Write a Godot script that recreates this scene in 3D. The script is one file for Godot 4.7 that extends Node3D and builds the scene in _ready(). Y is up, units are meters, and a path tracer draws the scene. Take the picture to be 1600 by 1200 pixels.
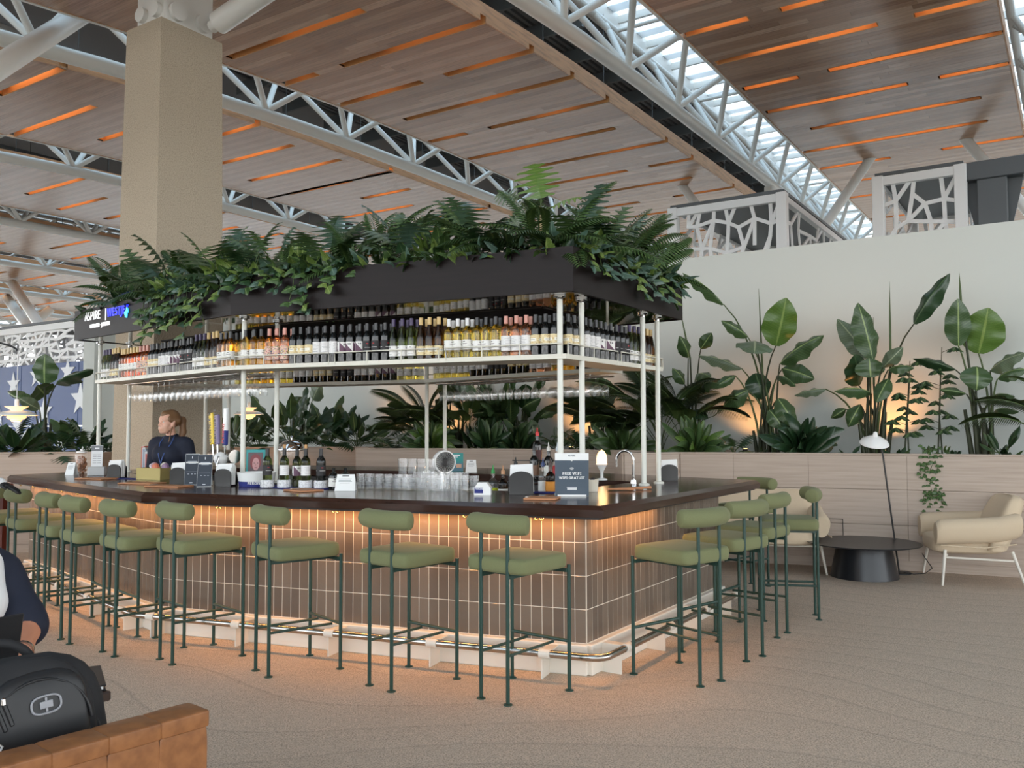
extends Node3D
# An airport lounge: an island bar with a planted canopy under a timber ceiling with skylights.
# World: y up, metres. -z runs along the roof trusses, -x runs along the ceiling slots.

class MB:
	var v := PackedVector3Array()
	var n := PackedVector3Array()
	var t := PackedVector2Array()
	var ix := PackedInt32Array()

	func tri(a: Vector3, b: Vector3, c: Vector3) -> void:
		var m := (b - a).cross(c - a).normalized()
		var k := v.size()
		v.append_array([a, b, c])
		n.append_array([m, m, m])
		t.append_array([Vector2(0, 1), Vector2(1, 1), Vector2(0.5, 0)])
		ix.append_array([k, k + 2, k + 1])

	func quad(a: Vector3, b: Vector3, c: Vector3, d: Vector3) -> void:
		var m := (c - a).cross(d - b).normalized()
		var k := v.size()
		v.append_array([a, b, c, d])
		n.append_array([m, m, m, m])
		t.append_array([Vector2(0, 1), Vector2(1, 1), Vector2(1, 0), Vector2(0, 0)])
		ix.append_array([k, k + 2, k + 1, k, k + 3, k + 2])

	# axis box, optionally turned; ch = chamfer
	func box(c: Vector3, s: Vector3, b := Basis(), ch := 0.0) -> MB:
		var h := s * 0.5
		if ch <= 0.0:
			var p := []
			for i in 8:
				p.append(c + b * Vector3(h.x if i & 1 else -h.x, h.y if i & 2 else -h.y, h.z if i & 4 else -h.z))
			quad(p[4], p[5], p[7], p[6])
			quad(p[1], p[0], p[2], p[3])
			quad(p[5], p[1], p[3], p[7])
			quad(p[0], p[4], p[6], p[2])
			quad(p[6], p[7], p[3], p[2])
			quad(p[0], p[1], p[5], p[4])
			return self
		ch = minf(ch, minf(h.x, minf(h.y, h.z)) * 0.98)
		var q := func(ax: int, sx: int, sy: int, sz: int) -> Vector3:
			var r := Vector3(sx * (h.x - (0.0 if ax == 0 else ch)), sy * (h.y - (0.0 if ax == 1 else ch)), sz * (h.z - (0.0 if ax == 2 else ch)))
			return c + b * r
		for s1 in [-1, 1]:
			var f := [q.call(0, s1, -1, -1), q.call(0, s1, -1, 1), q.call(0, s1, 1, 1), q.call(0, s1, 1, -1)]
			var g := [q.call(1, -1, s1, -1), q.call(1, 1, s1, -1), q.call(1, 1, s1, 1), q.call(1, -1, s1, 1)]
			var e := [q.call(2, -1, -1, s1), q.call(2, -1, 1, s1), q.call(2, 1, 1, s1), q.call(2, 1, -1, s1)]
			for w in [f, g, e]:
				if s1 < 0:
					quad(w[0], w[1], w[2], w[3])
				else:
					quad(w[3], w[2], w[1], w[0])
			for s2 in [-1, 1]:
				fix(q.call(0, s1, s2, -1), q.call(0, s1, s2, 1), q.call(1, s1, s2, 1), q.call(1, s1, s2, -1), c)
				fix(q.call(0, s1, -1, s2), q.call(0, s1, 1, s2), q.call(2, s1, 1, s2), q.call(2, s1, -1, s2), c)
				fix(q.call(1, -1, s1, s2), q.call(1, 1, s1, s2), q.call(2, 1, s1, s2), q.call(2, -1, s1, s2), c)
				for s3 in [-1, 1]:
					var x: Vector3 = q.call(0, s1, s2, s3)
					var y: Vector3 = q.call(1, s1, s2, s3)
					var z: Vector3 = q.call(2, s1, s2, s3)
					if (y - x).cross(z - x).dot(x - c) > 0.0:
						tri(x, y, z)
					else:
						tri(x, z, y)
		return self

	func fix(a: Vector3, b: Vector3, c: Vector3, d: Vector3, mid: Vector3) -> void:
		if (b - a).cross(c - a).dot(a + c - 2.0 * mid) > 0.0:
			quad(a, b, c, d)
		else:
			quad(d, c, b, a)

	# a sheet of rows of points, smooth; closed = rows are rings
	func grid(rows: Array, closed := false, cap0 := false, cap1 := false) -> MB:
		var nr := rows.size()
		var nc: int = rows[0].size()
		var base := v.size()
		var w := nc + 1 if closed else nc
		for r in nr:
			for c in w:
				v.append(rows[r][c % nc])
				n.append(Vector3.ZERO)
				t.append(Vector2(float(c) / (w - 1), 1.0 - float(r) / maxi(nr - 1, 1)))
		for r in nr - 1:
			for c in w - 1:
				var a := base + r * w + c
				var b := a + 1
				var d := a + w
				var e := d + 1
				var m := (v[e] - v[a]).cross(v[d] - v[b])
				n[a] += m
				n[b] += m
				n[d] += m
				n[e] += m
				ix.append_array([a, e, b, a, d, e])
		if closed:
			for r in nr:
				var s := n[base + r * w] + n[base + r * w + w - 1]
				n[base + r * w] = s
				n[base + r * w + w - 1] = s
		for k in range(base, v.size()):
			n[k] = n[k].normalized() if n[k].length_squared() > 0.0 else Vector3.UP
		if cap0:
			disc(rows[0], true)
		if cap1:
			disc(rows[nr - 1], false)
		return self

	func disc(ring, down: bool) -> void:
		var c := Vector3.ZERO
		for p in ring:
			c += p
		c /= ring.size()
		for k in ring.size():
			var a: Vector3 = ring[k]
			var b: Vector3 = ring[(k + 1) % ring.size()]
			if down:
				tri(c, b, a)
			else:
				tri(c, a, b)

	func tube(pts: Array, r, seg := 8, caps := true) -> MB:
		var rows := []
		var up := Vector3.UP
		var nrm := Vector3.ZERO
		for k in pts.size():
			var tg: Vector3 = (pts[mini(k + 1, pts.size() - 1)] - pts[maxi(k - 1, 0)]).normalized()
			if k == 0:
				nrm = tg.cross(Vector3.FORWARD if absf(tg.dot(up)) > 0.9 else up).normalized()
			nrm = (nrm - tg * nrm.dot(tg)).normalized()
			var bn := tg.cross(nrm)
			var rr: float = r[k] if r is Array else r
			var ring := PackedVector3Array()
			for j in seg:
				var a := TAU * j / seg
				ring.append(pts[k] + (nrm * cos(a) + bn * sin(a)) * rr)
			rows.append(ring)
		return grid(rows, true, caps, caps)

	# profile: array of [radius, height]; sharp corners where two points repeat a height/radius pair closely are kept by hard
	func lathe(prof: Array, seg := 16, c := Vector3.ZERO, hard := true) -> MB:
		if not hard:
			var rows := []
			for p in prof:
				rows.append(ring_at(p[0], p[1], seg, c))
			return grid(rows, true)
		var at := 0
		while at < prof.size() - 1:
			var run := [prof[at], prof[at + 1]]
			var k := at + 1
			while k < prof.size() - 1:
				var d0 := Vector2(prof[k][0] - prof[k - 1][0], prof[k][1] - prof[k - 1][1])
				var d1 := Vector2(prof[k + 1][0] - prof[k][0], prof[k + 1][1] - prof[k][1])
				if absf(d0.angle_to(d1)) > 0.75:
					break
				k += 1
				run.append(prof[k])
			var rows := []
			for p in run:
				rows.append(ring_at(p[0], p[1], seg, c))
			grid(rows, true)
			at = k
		return self

	func ring_at(r: float, y: float, seg: int, c: Vector3) -> PackedVector3Array:
		var ring := PackedVector3Array()
		for j in seg:
			var a := TAU * j / seg
			ring.append(c + Vector3(r * cos(a), y, -r * sin(a)))
		return ring

	# upright prism over a polygon of Vector2(x, z)
	func prism(poly: PackedVector2Array, y0: float, y1: float) -> MB:
		var area := 0.0
		for k in poly.size():
			var p := poly[k]
			var q := poly[(k + 1) % poly.size()]
			area += p.x * q.y - q.x * p.y
		var pl := poly.duplicate()
		if area > 0.0:
			pl.reverse()
		var tr := Geometry2D.triangulate_polygon(pl)
		for k in range(0, tr.size(), 3):
			var a := pl[tr[k]]
			var b := pl[tr[k + 1]]
			var c := pl[tr[k + 2]]
			if (b - a).cross(c - a) > 0.0:
				var sw := b
				b = c
				c = sw
			tri(Vector3(a.x, y1, a.y), Vector3(b.x, y1, b.y), Vector3(c.x, y1, c.y))
			tri(Vector3(a.x, y0, a.y), Vector3(c.x, y0, c.y), Vector3(b.x, y0, b.y))
		for k in pl.size():
			var a := pl[k]
			var b := pl[(k + 1) % pl.size()]
			quad(Vector3(a.x, y0, a.y), Vector3(b.x, y0, b.y), Vector3(b.x, y1, b.y), Vector3(a.x, y1, a.y))
		return self

	func mesh() -> ArrayMesh:
		var arr := []
		arr.resize(Mesh.ARRAY_MAX)
		arr[Mesh.ARRAY_VERTEX] = v
		arr[Mesh.ARRAY_NORMAL] = n
		arr[Mesh.ARRAY_TEX_UV] = t
		arr[Mesh.ARRAY_INDEX] = ix
		var m := ArrayMesh.new()
		m.add_surface_from_arrays(Mesh.PRIMITIVE_TRIANGLES, arr)
		return m

var used := {}
var M := {}
var rng := RandomNumberGenerator.new()

func numbered(n: String) -> String:
	if not used.has(n):
		used[n] = 0
		return n
	used[n] += 1
	return "%s_%03d" % [n, used[n]]

func obj(called: String, m, mat: Material, parent: Node3D = null, at := Transform3D()) -> MeshInstance3D:
	var o := MeshInstance3D.new()
	o.mesh = m.mesh() if m is MB else m
	o.material_override = mat
	o.transform = at
	if parent == null:
		o.name = numbered(called)
		add_child(o)
	else:
		o.name = called
		parent.add_child(o, true)
	return o

func tag(o: Node3D, label: String, category := "", group := "", kind := "") -> Node3D:
	if label:
		o.set_meta("label", label)
	if category:
		o.set_meta("category", category)
	if group:
		o.set_meta("group", group)
	if kind:
		o.set_meta("kind", kind)
	return o

func thing(called: String, label: String, category: String, at := Vector3.ZERO, yaw := 0.0, group := "") -> Node3D:
	var o := Node3D.new()
	o.name = numbered(called)
	add_child(o)
	o.position = at
	o.rotation.y = yaw
	return tag(o, label, category, group)

func struct(called: String, label: String, m = null, mat: Material = null) -> Node3D:
	var o: Node3D
	if m == null:
		o = Node3D.new()
		o.name = numbered(called)
		add_child(o)
	else:
		o = obj(called, m, mat)
	return tag(o, label, "", "", "structure")

func mt(key: String, c: Color, rough := 0.6, metal := 0.0) -> StandardMaterial3D:
	var m := StandardMaterial3D.new()
	m.resource_name = key
	m.albedo_color = c
	m.roughness = rough
	m.metallic = metal
	M[key] = m
	return m

func c8(r: int, g: int, b: int) -> Color:
	return Color(r / 255.0, g / 255.0, b / 255.0)

func noise_tex(freq: float, ramp: Array, size := 512, sd := 1, oct := 4, kind := FastNoiseLite.TYPE_SIMPLEX_SMOOTH) -> NoiseTexture2D:
	var f := FastNoiseLite.new()
	f.seed = sd
	f.frequency = freq
	f.fractal_octaves = oct
	f.noise_type = kind
	var x := NoiseTexture2D.new()
	x.width = size
	x.height = size
	x.seamless = true
	x.noise = f
	if ramp.size():
		var g := Gradient.new()
		var offs := PackedFloat32Array()
		var cols := PackedColorArray()
		for r in ramp:
			offs.append(r[0])
			cols.append(r[1])
		g.offsets = offs
		g.colors = cols
		x.color_ramp = g
	return x

func triplanar(m: StandardMaterial3D, s: Vector3, world := true) -> void:
	m.uv1_triplanar = true
	m.uv1_world_triplanar = world
	m.uv1_scale = s

func lamp_area(at: Transform3D, size: Vector2, col: Color, energy: float, called := "area_light", parent: Node3D = null) -> void:
	var l := AreaLight3D.new()
	l.name = called
	l.area_size = size
	l.light_color = col
	l.light_energy = energy
	l.shadow_enabled = true
	l.area_range = 60.0
	l.transform = at
	(parent if parent else self).add_child(l, true)

func lamp_omni(at: Vector3, col: Color, energy: float, size := 0.05, parent: Node3D = null) -> void:
	var l := OmniLight3D.new()
	l.name = "bulb_light"
	l.light_color = col
	l.light_energy = energy
	l.light_size = size
	l.shadow_enabled = true
	l.omni_range = 60.0
	l.omni_attenuation = 2.0
	l.position = at
	(parent if parent else self).add_child(l, true)

func rnd(a: float, b: float) -> float:
	return rng.randf_range(a, b)

func look(dir: Vector3, up := Vector3.UP) -> Basis:
	if absf(dir.normalized().dot(up)) > 0.995:
		up = Vector3.FORWARD
	return Basis.looking_at(dir, up)
func _ready() -> void:
	rng.seed = 7
	# --- camera, sky, exposure
	var cam := Camera3D.new()
	cam.name = "camera"
	cam.position = Vector3(0, 1.55, 0)
	cam.basis = Basis.from_euler(Vector3(deg_to_rad(2.9), deg_to_rad(33.2), deg_to_rad(-0.15)))
	cam.fov = 47.70
	cam.near = 0.05
	cam.far = 400.0
	add_child(cam)
	cam.current = true
	var sky_m := ProceduralSkyMaterial.new()
	sky_m.sky_top_color = Color(0.115, 0.165, 0.21).linear_to_srgb()
	sky_m.sky_horizon_color = Color(0.72, 0.715, 0.705).linear_to_srgb()
	sky_m.sky_curve = 0.16
	sky_m.ground_bottom_color = c8(168, 164, 156)
	sky_m.ground_horizon_color = c8(214, 212, 206)
	sky_m.sky_energy_multiplier = 2.0
	sky_m.ground_energy_multiplier = 1.0
	var sk := Sky.new()
	sk.sky_material = sky_m
	var env := Environment.new()
	env.background_mode = Environment.BG_SKY
	env.sky = sk
	env.tonemap_mode = Environment.TONE_MAPPER_LINEAR
	env.tonemap_exposure = 2.5
	env.sdfgi_enabled = true
	env.ssao_enabled = true
	env.ssil_enabled = true
	var we := WorldEnvironment.new()
	we.name = "world_environment"
	we.environment = env
	add_child(we)
	materials()
	hall()
	ceilings()
	trusses()
	walls_and_planters()
	bar()
	stools()
	bottles_and_glasses()
	counter_things()
	furniture()
	plants()
	foreground()
	people()

const TX := [7.0, 0.25, -6.5, -13.25, -20.0, -26.8, -33.6, -40.4, -47.2, -54.0]
const SZ0 := -9.42
const SDZ := 1.463

func carpet_texture() -> ImageTexture:
	# flowing contour lines woven into a speckled carpet; the picture covers 18 m
	var f := FastNoiseLite.new()
	f.seed = 11
	f.frequency = 0.0028
	f.fractal_octaves = 2
	var n := 1200
	var r := RandomNumberGenerator.new()
	r.seed = 3
	var val := PackedFloat32Array()
	val.resize(n)
	var prev := PackedFloat32Array()
	var out := PackedByteArray()
	out.resize(n * n * 3)
	for y in n:
		prev = val.duplicate()
		for x in n:
			val[x] = (y + x * 0.35) / 27.0 + 2.6 * f.get_noise_2d(x, y)
		for x in n:
			var s := 0.955 + r.randf() * 0.09
			var c := floorf(val[x])
			if c != floorf(val[maxi(x - 1, 0)]) or (y > 0 and c != floorf(prev[x])):
				s *= 0.92
			else:
				s *= 1.0 + 0.02 * (val[x] - c)
			var k := (y * n + x) * 3
			out[k] = int(clampf(218 * s, 0, 255))
			out[k + 1] = int(clampf(197 * s, 0, 255))
			out[k + 2] = int(clampf(176 * s, 0, 255))
	return ImageTexture.create_from_image(Image.create_from_data(n, n, false, Image.FORMAT_RGB8, out))

func materials() -> void:
	var m := mt("carpet", Color.WHITE, 0.95)
	m.albedo_texture = carpet_texture()
	triplanar(m, Vector3.ONE / 18.0)
	m.detail_enabled = true
	m.detail_albedo = noise_tex(0.22, [[0.0, c8(176, 172, 168)], [0.5, c8(232, 232, 232)], [1.0, c8(255, 255, 255)]], 512, 6, 1)
	m.detail_blend_mode = BaseMaterial3D.BLEND_MODE_MUL
	m.detail_uv_layer = BaseMaterial3D.DETAIL_UV_2
	m.uv2_triplanar = true
	m.uv2_world_triplanar = true
	m.uv2_scale = Vector3.ONE * 0.8
	m.normal_enabled = false
	var nt := noise_tex(0.12, [], 512, 5, 3)
	nt.as_normal_map = true
	nt.bump_strength = 6.0
	m.normal_texture = nt
	m.normal_scale = 0.6
	var wood_grain := noise_tex(0.02, [[0.0, Color(0.78, 0.78, 0.78)], [0.5, Color(0.95, 0.95, 0.95)], [1.0, Color(1, 1, 1)]], 512, 21, 5)
	for k in 5:
		var p := mt("plank%d" % k, [c8(186, 144, 113), c8(200, 160, 129), c8(170, 129, 100), c8(214, 176, 146), c8(188, 147, 117)][k], 0.22)
		p.albedo_texture = wood_grain
		triplanar(p, Vector3(0.12, 1.0, 3.0))
	m = mt("fascia", c8(216, 162, 118), 0.5)
	m.albedo_texture = wood_grain
	triplanar(m, Vector3(1.0, 1.5, 0.15))
	mt("terrazzo", c8(222, 220, 214), 0.3)
	mt("trough", c8(226, 168, 108), 0.6)
	m = mt("slot_led", Color.BLACK, 0.6)
	m.emission_enabled = true
	m.emission = c8(255, 215, 160)
	m.emission_energy_multiplier = 3.0
	m = mt("slot_led_dim", Color.BLACK, 0.6)
	m.emission_enabled = true
	m.emission = c8(255, 210, 150)
	m.emission_energy_multiplier = 0.9
	mt("white_steel", c8(232, 231, 226), 0.38)
	mt("deck", c8(120, 124, 126), 0.6)
	mt("beam_grey", c8(112, 118, 120), 0.5)
	mt("dark_steel", c8(88, 92, 94), 0.5)
	mt("roof_top", c8(150, 150, 150), 0.8)
	m = mt("pane", Color(0.9, 0.96, 1.0, 0.12), 0.02)
	m.transparency = BaseMaterial3D.TRANSPARENCY_ALPHA
	m = mt("frost", Color(0.93, 0.96, 0.98, 0.55), 0.9)
	m.transparency = BaseMaterial3D.TRANSPARENCY_ALPHA
	m = mt("concrete", c8(192, 177, 155), 0.85)
	m.albedo_texture = noise_tex(0.08, [[0.0, c8(196, 196, 196)], [0.5, c8(240, 240, 240)], [1.0, c8(255, 255, 255)]], 512, 31, 6)
	triplanar(m, Vector3.ONE * 1.1)
	m.normal_enabled = true
	var cn := noise_tex(0.09, [], 512, 32, 4)
	cn.as_normal_map = true
	cn.bump_strength = 5.0
	m.normal_texture = cn
	m.normal_scale = 0.5
	mt("wall_paint", c8(208, 212, 206), 0.75)
	m = mt("planter_wood", c8(188, 172, 158), 0.5)
	m.albedo_texture = noise_tex(0.018, [[0.0, c8(226, 222, 218)], [0.5, c8(244, 242, 240)], [1.0, c8(255, 255, 255)]], 512, 41, 5)
	triplanar(m, Vector3(0.12, 3.0, 0.12))
	mt("soil", c8(52, 44, 36), 0.95)
	mt("lattice_white", c8(232, 232, 230), 0.5)
	mt("blue_wall", c8(48, 74, 126), 0.45)
	mt("star_white", c8(228, 230, 232), 0.5)

func hall() -> void:
	# floor, glazed perimeter and roof; the roof is open along each truss, where the skylights sit
	struct("floor", "beige carpet with flowing darker contour lines", MB.new().box(Vector3(-23, -0.1, -17), Vector3(78, 0.2, 62)), M.carpet)
	# paler polished floor of the concourse beyond the lounge
	struct("floor_concourse", "pale polished concourse floor beyond the lounge", MB.new().box(Vector3(-3.0, 0.005, -31.0), Vector3(38, 0.01, 34)), M.terrazzo)
	struct("floor_concourse", "pale polished concourse floor on the far left", MB.new().box(Vector3(-42.0, 0.005, -17.0), Vector3(40, 0.01, 62)), M.terrazzo)
	var x0 := -62.0
	var x1 := 16.0
	var z0 := -48.0
	var z1 := 14.0
	var sides := [["wall_front", Vector3(x0, 0, z0), Vector3(x1, 0, z0)], ["wall_back", Vector3(x0, 0, z1), Vector3(x1, 0, z1)], ["wall_left", Vector3(x0, 0, z0), Vector3(x0, 0, z1)], ["wall_right", Vector3(x1, 0, z0), Vector3(x1, 0, z1)]]
	for s in sides:
		var a: Vector3 = s[1]
		var b: Vector3 = s[2]
		var d := (b - a).normalized()
		var ln := a.distance_to(b)
		var root := struct(s[0], "glazed curtain wall with white mullions")
		var bs := Basis(d, Vector3.UP, d.cross(Vector3.UP))
		var mid := (a + b) * 0.5
		obj("sill_wall", MB.new().box(mid + Vector3(0, 0.3, 0), Vector3(ln, 0.6, 0.3), bs), M.white_steel, root)
		obj("head_wall", MB.new().box(mid + Vector3(0, 9.6, 0), Vector3(ln, 1.2, 0.3), bs), M.white_steel, root)
		for y in [3.4, 6.2]:
			obj("transom", MB.new().box(mid + Vector3(0, y, 0), Vector3(ln, 0.12, 0.16), bs), M.white_steel, root)
		var n := int(ln / 4.0)
		for k in n + 1:
			obj("mullion", MB.new().box(a + d * (ln * k / n) + Vector3(0, 5, 0), Vector3(0.12, 10, 0.2), bs), M.white_steel, root)
		obj("pane", MB.new().box(mid + Vector3(0, 4.8, 0), Vector3(ln, 8.4, 0.02), bs), M.pane, root)
	# roof slabs between skylights
	var roof := struct("ceiling", "grey corrugated metal roof deck on steel purlins")
	var edges := [x1]
	for tx in TX.slice(0, 3):
		edges.append(tx + 1.75)
		edges.append(tx - 1.75)
	for tx in TX.slice(3):
		var hw := 0.0 if tx == -26.8 else 1.2
		edges.append(tx + hw)
		edges.append(tx - hw)
	edges.append(x0)
	for k in range(0, edges.size(), 2):
		var r: float = edges[k]
		var l: float = edges[k + 1]
		obj("roof_slab", MB.new().box(Vector3((l + r) * 0.5, 10.25, -17), Vector3(r - l, 0.3, 62)), M.roof_top, roof)
		# ribs of the deck along the right-hand edge of each slab, which the gaps show
		if k > 0 and k < 14:
			var ribs := MB.new()
			for j in 14:
				ribs.box(Vector3(r - 0.1 - j * 0.16, 10.06, -20), Vector3(0.08, 0.09, 50))
			tag(obj("deck_rib", ribs, M.deck, roof), "corrugated deck ribs", "", "", "stuff")
			var pn := 24 if k < 8 else 14
			for j in pn:
				obj("purlin", MB.new().box(Vector3(r - 1.3, 9.86, SZ0 + 4 * SDZ - j * SDZ), Vector3(2.6, 0.3, 0.07)), M.beam_grey, roof)
	# skylights
	for k in TX.size():
		if TX[k] == -26.8:
			continue
		var w := struct("window_%d" % (k + 1), "glazed roof light above a roof truss, white bars")
		var cx: float = TX[k]
		var wide := 3.5 if k < 3 else 2.4
		obj("pane", MB.new().box(Vector3(cx, 10.52, -17), Vector3(wide, 0.02, 61.5)), M.pane, w)
		for s in [-wide * 0.5 + 0.05, wide * 0.5 - 0.05]:
			obj("kerb", MB.new().box(Vector3(cx + s, 10.3, -17), Vector3(0.1, 0.6, 62)), M.white_steel, w)
		if k < 3:
			for j in 26:
				var z := SZ0 + 4 * SDZ - j * SDZ
				obj("glazing_bar", MB.new().box(Vector3(cx, 10.4, z), Vector3(3.4, 0.16, 0.07)), M.white_steel, w)
				if k == 2 and j > 4 and j < 22:
					obj("frosted_pane", MB.new().box(Vector3(cx + 0.6, 10.47, z - 0.45), Vector3(2.1, 0.015, 0.42)), M.frost, w)
					obj("frosted_pane", MB.new().box(Vector3(cx - 0.9, 10.47, z - 1.05), Vector3(1.5, 0.015, 0.3)), M.frost, w)
			obj("glazing_bar", MB.new().box(Vector3(cx + 0.3, 10.45, -17), Vector3(0.06, 0.1, 61)), M.white_steel, w)

# slots of the two near panels as measured: row, left x, right x
const SLOTS_R := [[2.6, -5.26, -4.2], [2.6, -3.69, -1.5], [3.55, -5.21, -2.55], [3.55, -2.0, -0.9], [4.53, -3.63, -0.9], [4.53, -5.2, -4.18], [5.53, -2.0, -0.9], [5.53, -5.2, -2.55], [6.57, -4.7, -1.46], [7.63, -5.23, -1.47], [8.7, -5.25, -3.64], [8.7, -2.52, -0.9], [9.8, -4.7, -1.6], [10.95, -5.25, -4.5], [12.0, -4.2, -0.9], [13.0, -5.25, -2.6]]
const SLOTS_C := [[0.0, -11.87, -8.83], [0.98, -10.66, -7.65], [0.98, -12.15, -11.28], [1.96, -9.47, -7.65], [1.96, -12.15, -10.04], [2.93, -11.63, -7.65], [3.9, -10.47, -7.65], [3.9, -12.1, -11.09], [4.93, -12.1, -8.23], [5.9, -11.08, -7.65], [6.95, -11.99, -9.36], [6.95, -8.73, -7.65], [7.96, -10.7, -8.23], [8.98, -9.34, -7.65], [8.98, -12.1, -10.4], [10.0, -11.6, -8.2], [11.0, -10.0, -7.65], [12.0, -12.1, -9.0], [13.0, -11.0, -7.65]]

# the roof dips gently towards the near end
func dip(z: float) -> float:
	return -minf(0.55, 0.006 * pow(maxf(0.0, z + 15.0), 2.0))

func dip_line(x: float, y: float, z0: float, z1: float) -> Array:
	var r := []
	var n := int(absf(z1 - z0) / 2.0)
	for k in n + 1:
		var z := lerpf(z0, z1, float(k) / n)
		r.append(Vector3(x, y + dip(z), z))
	return r

# a long box along z, laid in lengths that follow the dip
func dip_box(m: MB, x: float, y: float, w: float, h: float, z0: float, z1: float) -> void:
	var n := maxi(1, int(ceilf(absf(z1 - z0) / 1.5))) if z0 > -15.0 else 1
	for k in n:
		var a := lerpf(z0, z1, float(k) / n)
		var b := lerpf(z0, z1, float(k + 1) / n)
		var dy := dip(b) - dip(a)
		m.box(Vector3(x, y + (dip(a) + dip(b)) * 0.5, (a + b) * 0.5), Vector3(w, h, Vector2(b - a, dy).length() + 0.004), Basis(Vector3.RIGHT, atan2(dy, a - b)))

func panel(x0: float, x1: float, slots: Array, fine: bool, label: String) -> void:
	var root := struct("ceiling", label)
	var y := 8.0
	var zn := 2.0
	var zf := -47.0
	var w := x1 - x0
	var ub := MB.new()
	dip_box(ub, (x0 + x1) * 0.5, 8.29, w, 0.03, zn, -15.0)
	dip_box(ub, (x0 + x1) * 0.5, 8.29, w, 0.03, -15.0, zf)
	obj("upper_board", ub, M.plank2, root)
	# slot rows, near to far
	var rows := {}
	for s in slots:
		var z: float = SZ0 - s[0] * SDZ
		if not rows.has(z):
			rows[z] = []
		rows[z].append([s[1], s[2]])
	var zs := rows.keys()
	zs.sort()
	zs.reverse()
	var hw := 0.08
	var z := zn
	var rest := MB.new()
	var far_rest := MB.new()
	var spans := []
	for q in zs:
		spans.append([z, q + hw, 0])
		spans.append([q + hw, q - hw, q])
		z = q - hw
	spans.append([z, zf, 0])
	for sp in spans:
		var a: float = sp[0]
		var b: float = sp[1]
		y = 8.0 + dip((a + b) * 0.5)
		if sp[2] is float and sp[2] != 0.0:
			# a row with openings
			var cuts: Array = rows[sp[2]]
			cuts.sort_custom(func(p, q): return p[0] < q[0])
			var x := x0
			for c in cuts:
				if c[0] - x > 0.05:
					obj("plank", MB.new().box(Vector3((x + c[0]) * 0.5, y + 0.015, (a + b) * 0.5), Vector3(c[0] - x, 0.03, a - b - 0.003)), M["plank%d" % rng.randi_range(0, 4)], root)
				x = c[1]
				var tr := MB.new()
				var mx: float = (c[0] + c[1]) * 0.5
				var ln: float = c[1] - c[0]
				tr.box(Vector3(mx, y + 0.13, a + 0.01), Vector3(ln, 0.26, 0.02))
				tr.box(Vector3(mx, y + 0.13, b - 0.01), Vector3(ln, 0.26, 0.02))
				if c[0] - x0 > 0.05:
					tr.box(Vector3(c[0] - 0.01, y + 0.13, (a + b) * 0.5), Vector3(0.02, 0.26, a - b))
				if x1 - c[1] > 0.05:
					tr.box(Vector3(c[1] + 0.01, y + 0.13, (a + b) * 0.5), Vector3(0.02, 0.26, a - b))
				var tro := obj("slot_trough", tr, M.trough, root)
				var le := (rnd(0.25, 0.6) if x0 == -12.15 else rnd(0.6, 0.95)) * ln
				var lx: float = clampf(mx + rnd(-0.2, 0.2) * ln, c[0] + le * 0.5 + 0.05, c[1] - le * 0.5 - 0.05)
				obj("light_strip", MB.new().box(Vector3(lx, y + 0.24, (a + b) * 0.5), Vector3(le, 0.012, 0.05)), M.slot_led_dim if x0 == -12.15 else M.slot_led, tro)
			if x1 - x > 0.05:
				obj("plank", MB.new().box(Vector3((x + x1) * 0.5, y + 0.015, (a + b) * 0.5), Vector3(x1 - x, 0.03, a - b - 0.003)), M["plank%d" % rng.randi_range(0, 4)], root)
			continue
		var nb := maxi(1, int(round((a - b) / 0.15)))
		for k in nb:
			var zc := a - (a - b) * (k + 0.5) / nb
			y = 8.0 + dip(zc)
			var dz := (a - b) / nb - 0.003
			if fine and zc < -8.0 and zc > -24.0:
				var cut := x0 + w * rnd(0.2, 0.8)
				for e in [[x0, cut], [cut, x1]]:
					obj("plank", MB.new().box(Vector3((e[0] + e[1]) * 0.5, y + 0.015, zc), Vector3(e[1] - e[0] - 0.003, 0.03, dz)), M["plank%d" % rng.randi_range(0, 4)], root)
			elif k % 2:
				rest.box(Vector3((x0 + x1) * 0.5, y + 0.015, zc), Vector3(w, 0.03, dz))
			else:
				far_rest.box(Vector3((x0 + x1) * 0.5, y + 0.015, zc), Vector3(w, 0.03, dz))
	tag(obj("plank", rest, M.plank1, root), "", "", "", "stuff")
	tag(obj("plank", far_rest, M.plank4, root), "", "", "", "stuff")
	y = 8.0
	# edge fascias, notched where a slot runs out
	for e in [[x0, -1], [x1, 1]]:
		var f := MB.new()
		var zz := zn
		for q in zs:
			for c in rows[q]:
				if absf((c[0] if e[1] < 0 else c[1]) - e[0]) < 0.08:
					dip_box(f, e[0] + 0.012 * e[1], y + 0.15, 0.024, 0.3, zz, q + hw)
					dip_box(f, e[0] + 0.012 * e[1], y + 0.2, 0.024, 0.2, q + hw, q - hw)
					zz = q - hw
		dip_box(f, e[0] + 0.012 * e[1], y + 0.15, 0.024, 0.3, zz, minf(zz, -15.0))
		dip_box(f, e[0] + 0.012 * e[1], y + 0.15, 0.024, 0.3, minf(zz, -15.0), zf)
		obj("fascia_board", f, M.fascia, root)
	var et := MB.new()
	dip_box(et, x0 - 0.05, y + 0.012, 0.05, 0.05, zn, -15.0)
	dip_box(et, x0 - 0.05, y + 0.012, 0.05, 0.05, -15.0, zf)
	obj("edge_trim", et, M.white_steel, root)
	# hanger wires
	var hg := MB.new()
	for j in 16:
		for xx in [x0 + 0.3, x1 - 0.3]:
			hg.box(Vector3(xx, 9.15, -6.0 - j * 2.4), Vector3(0.012, 1.75, 0.012))
	tag(obj("hanger_wire", hg, M.dark_steel, root), "", "", "", "stuff")

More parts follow.
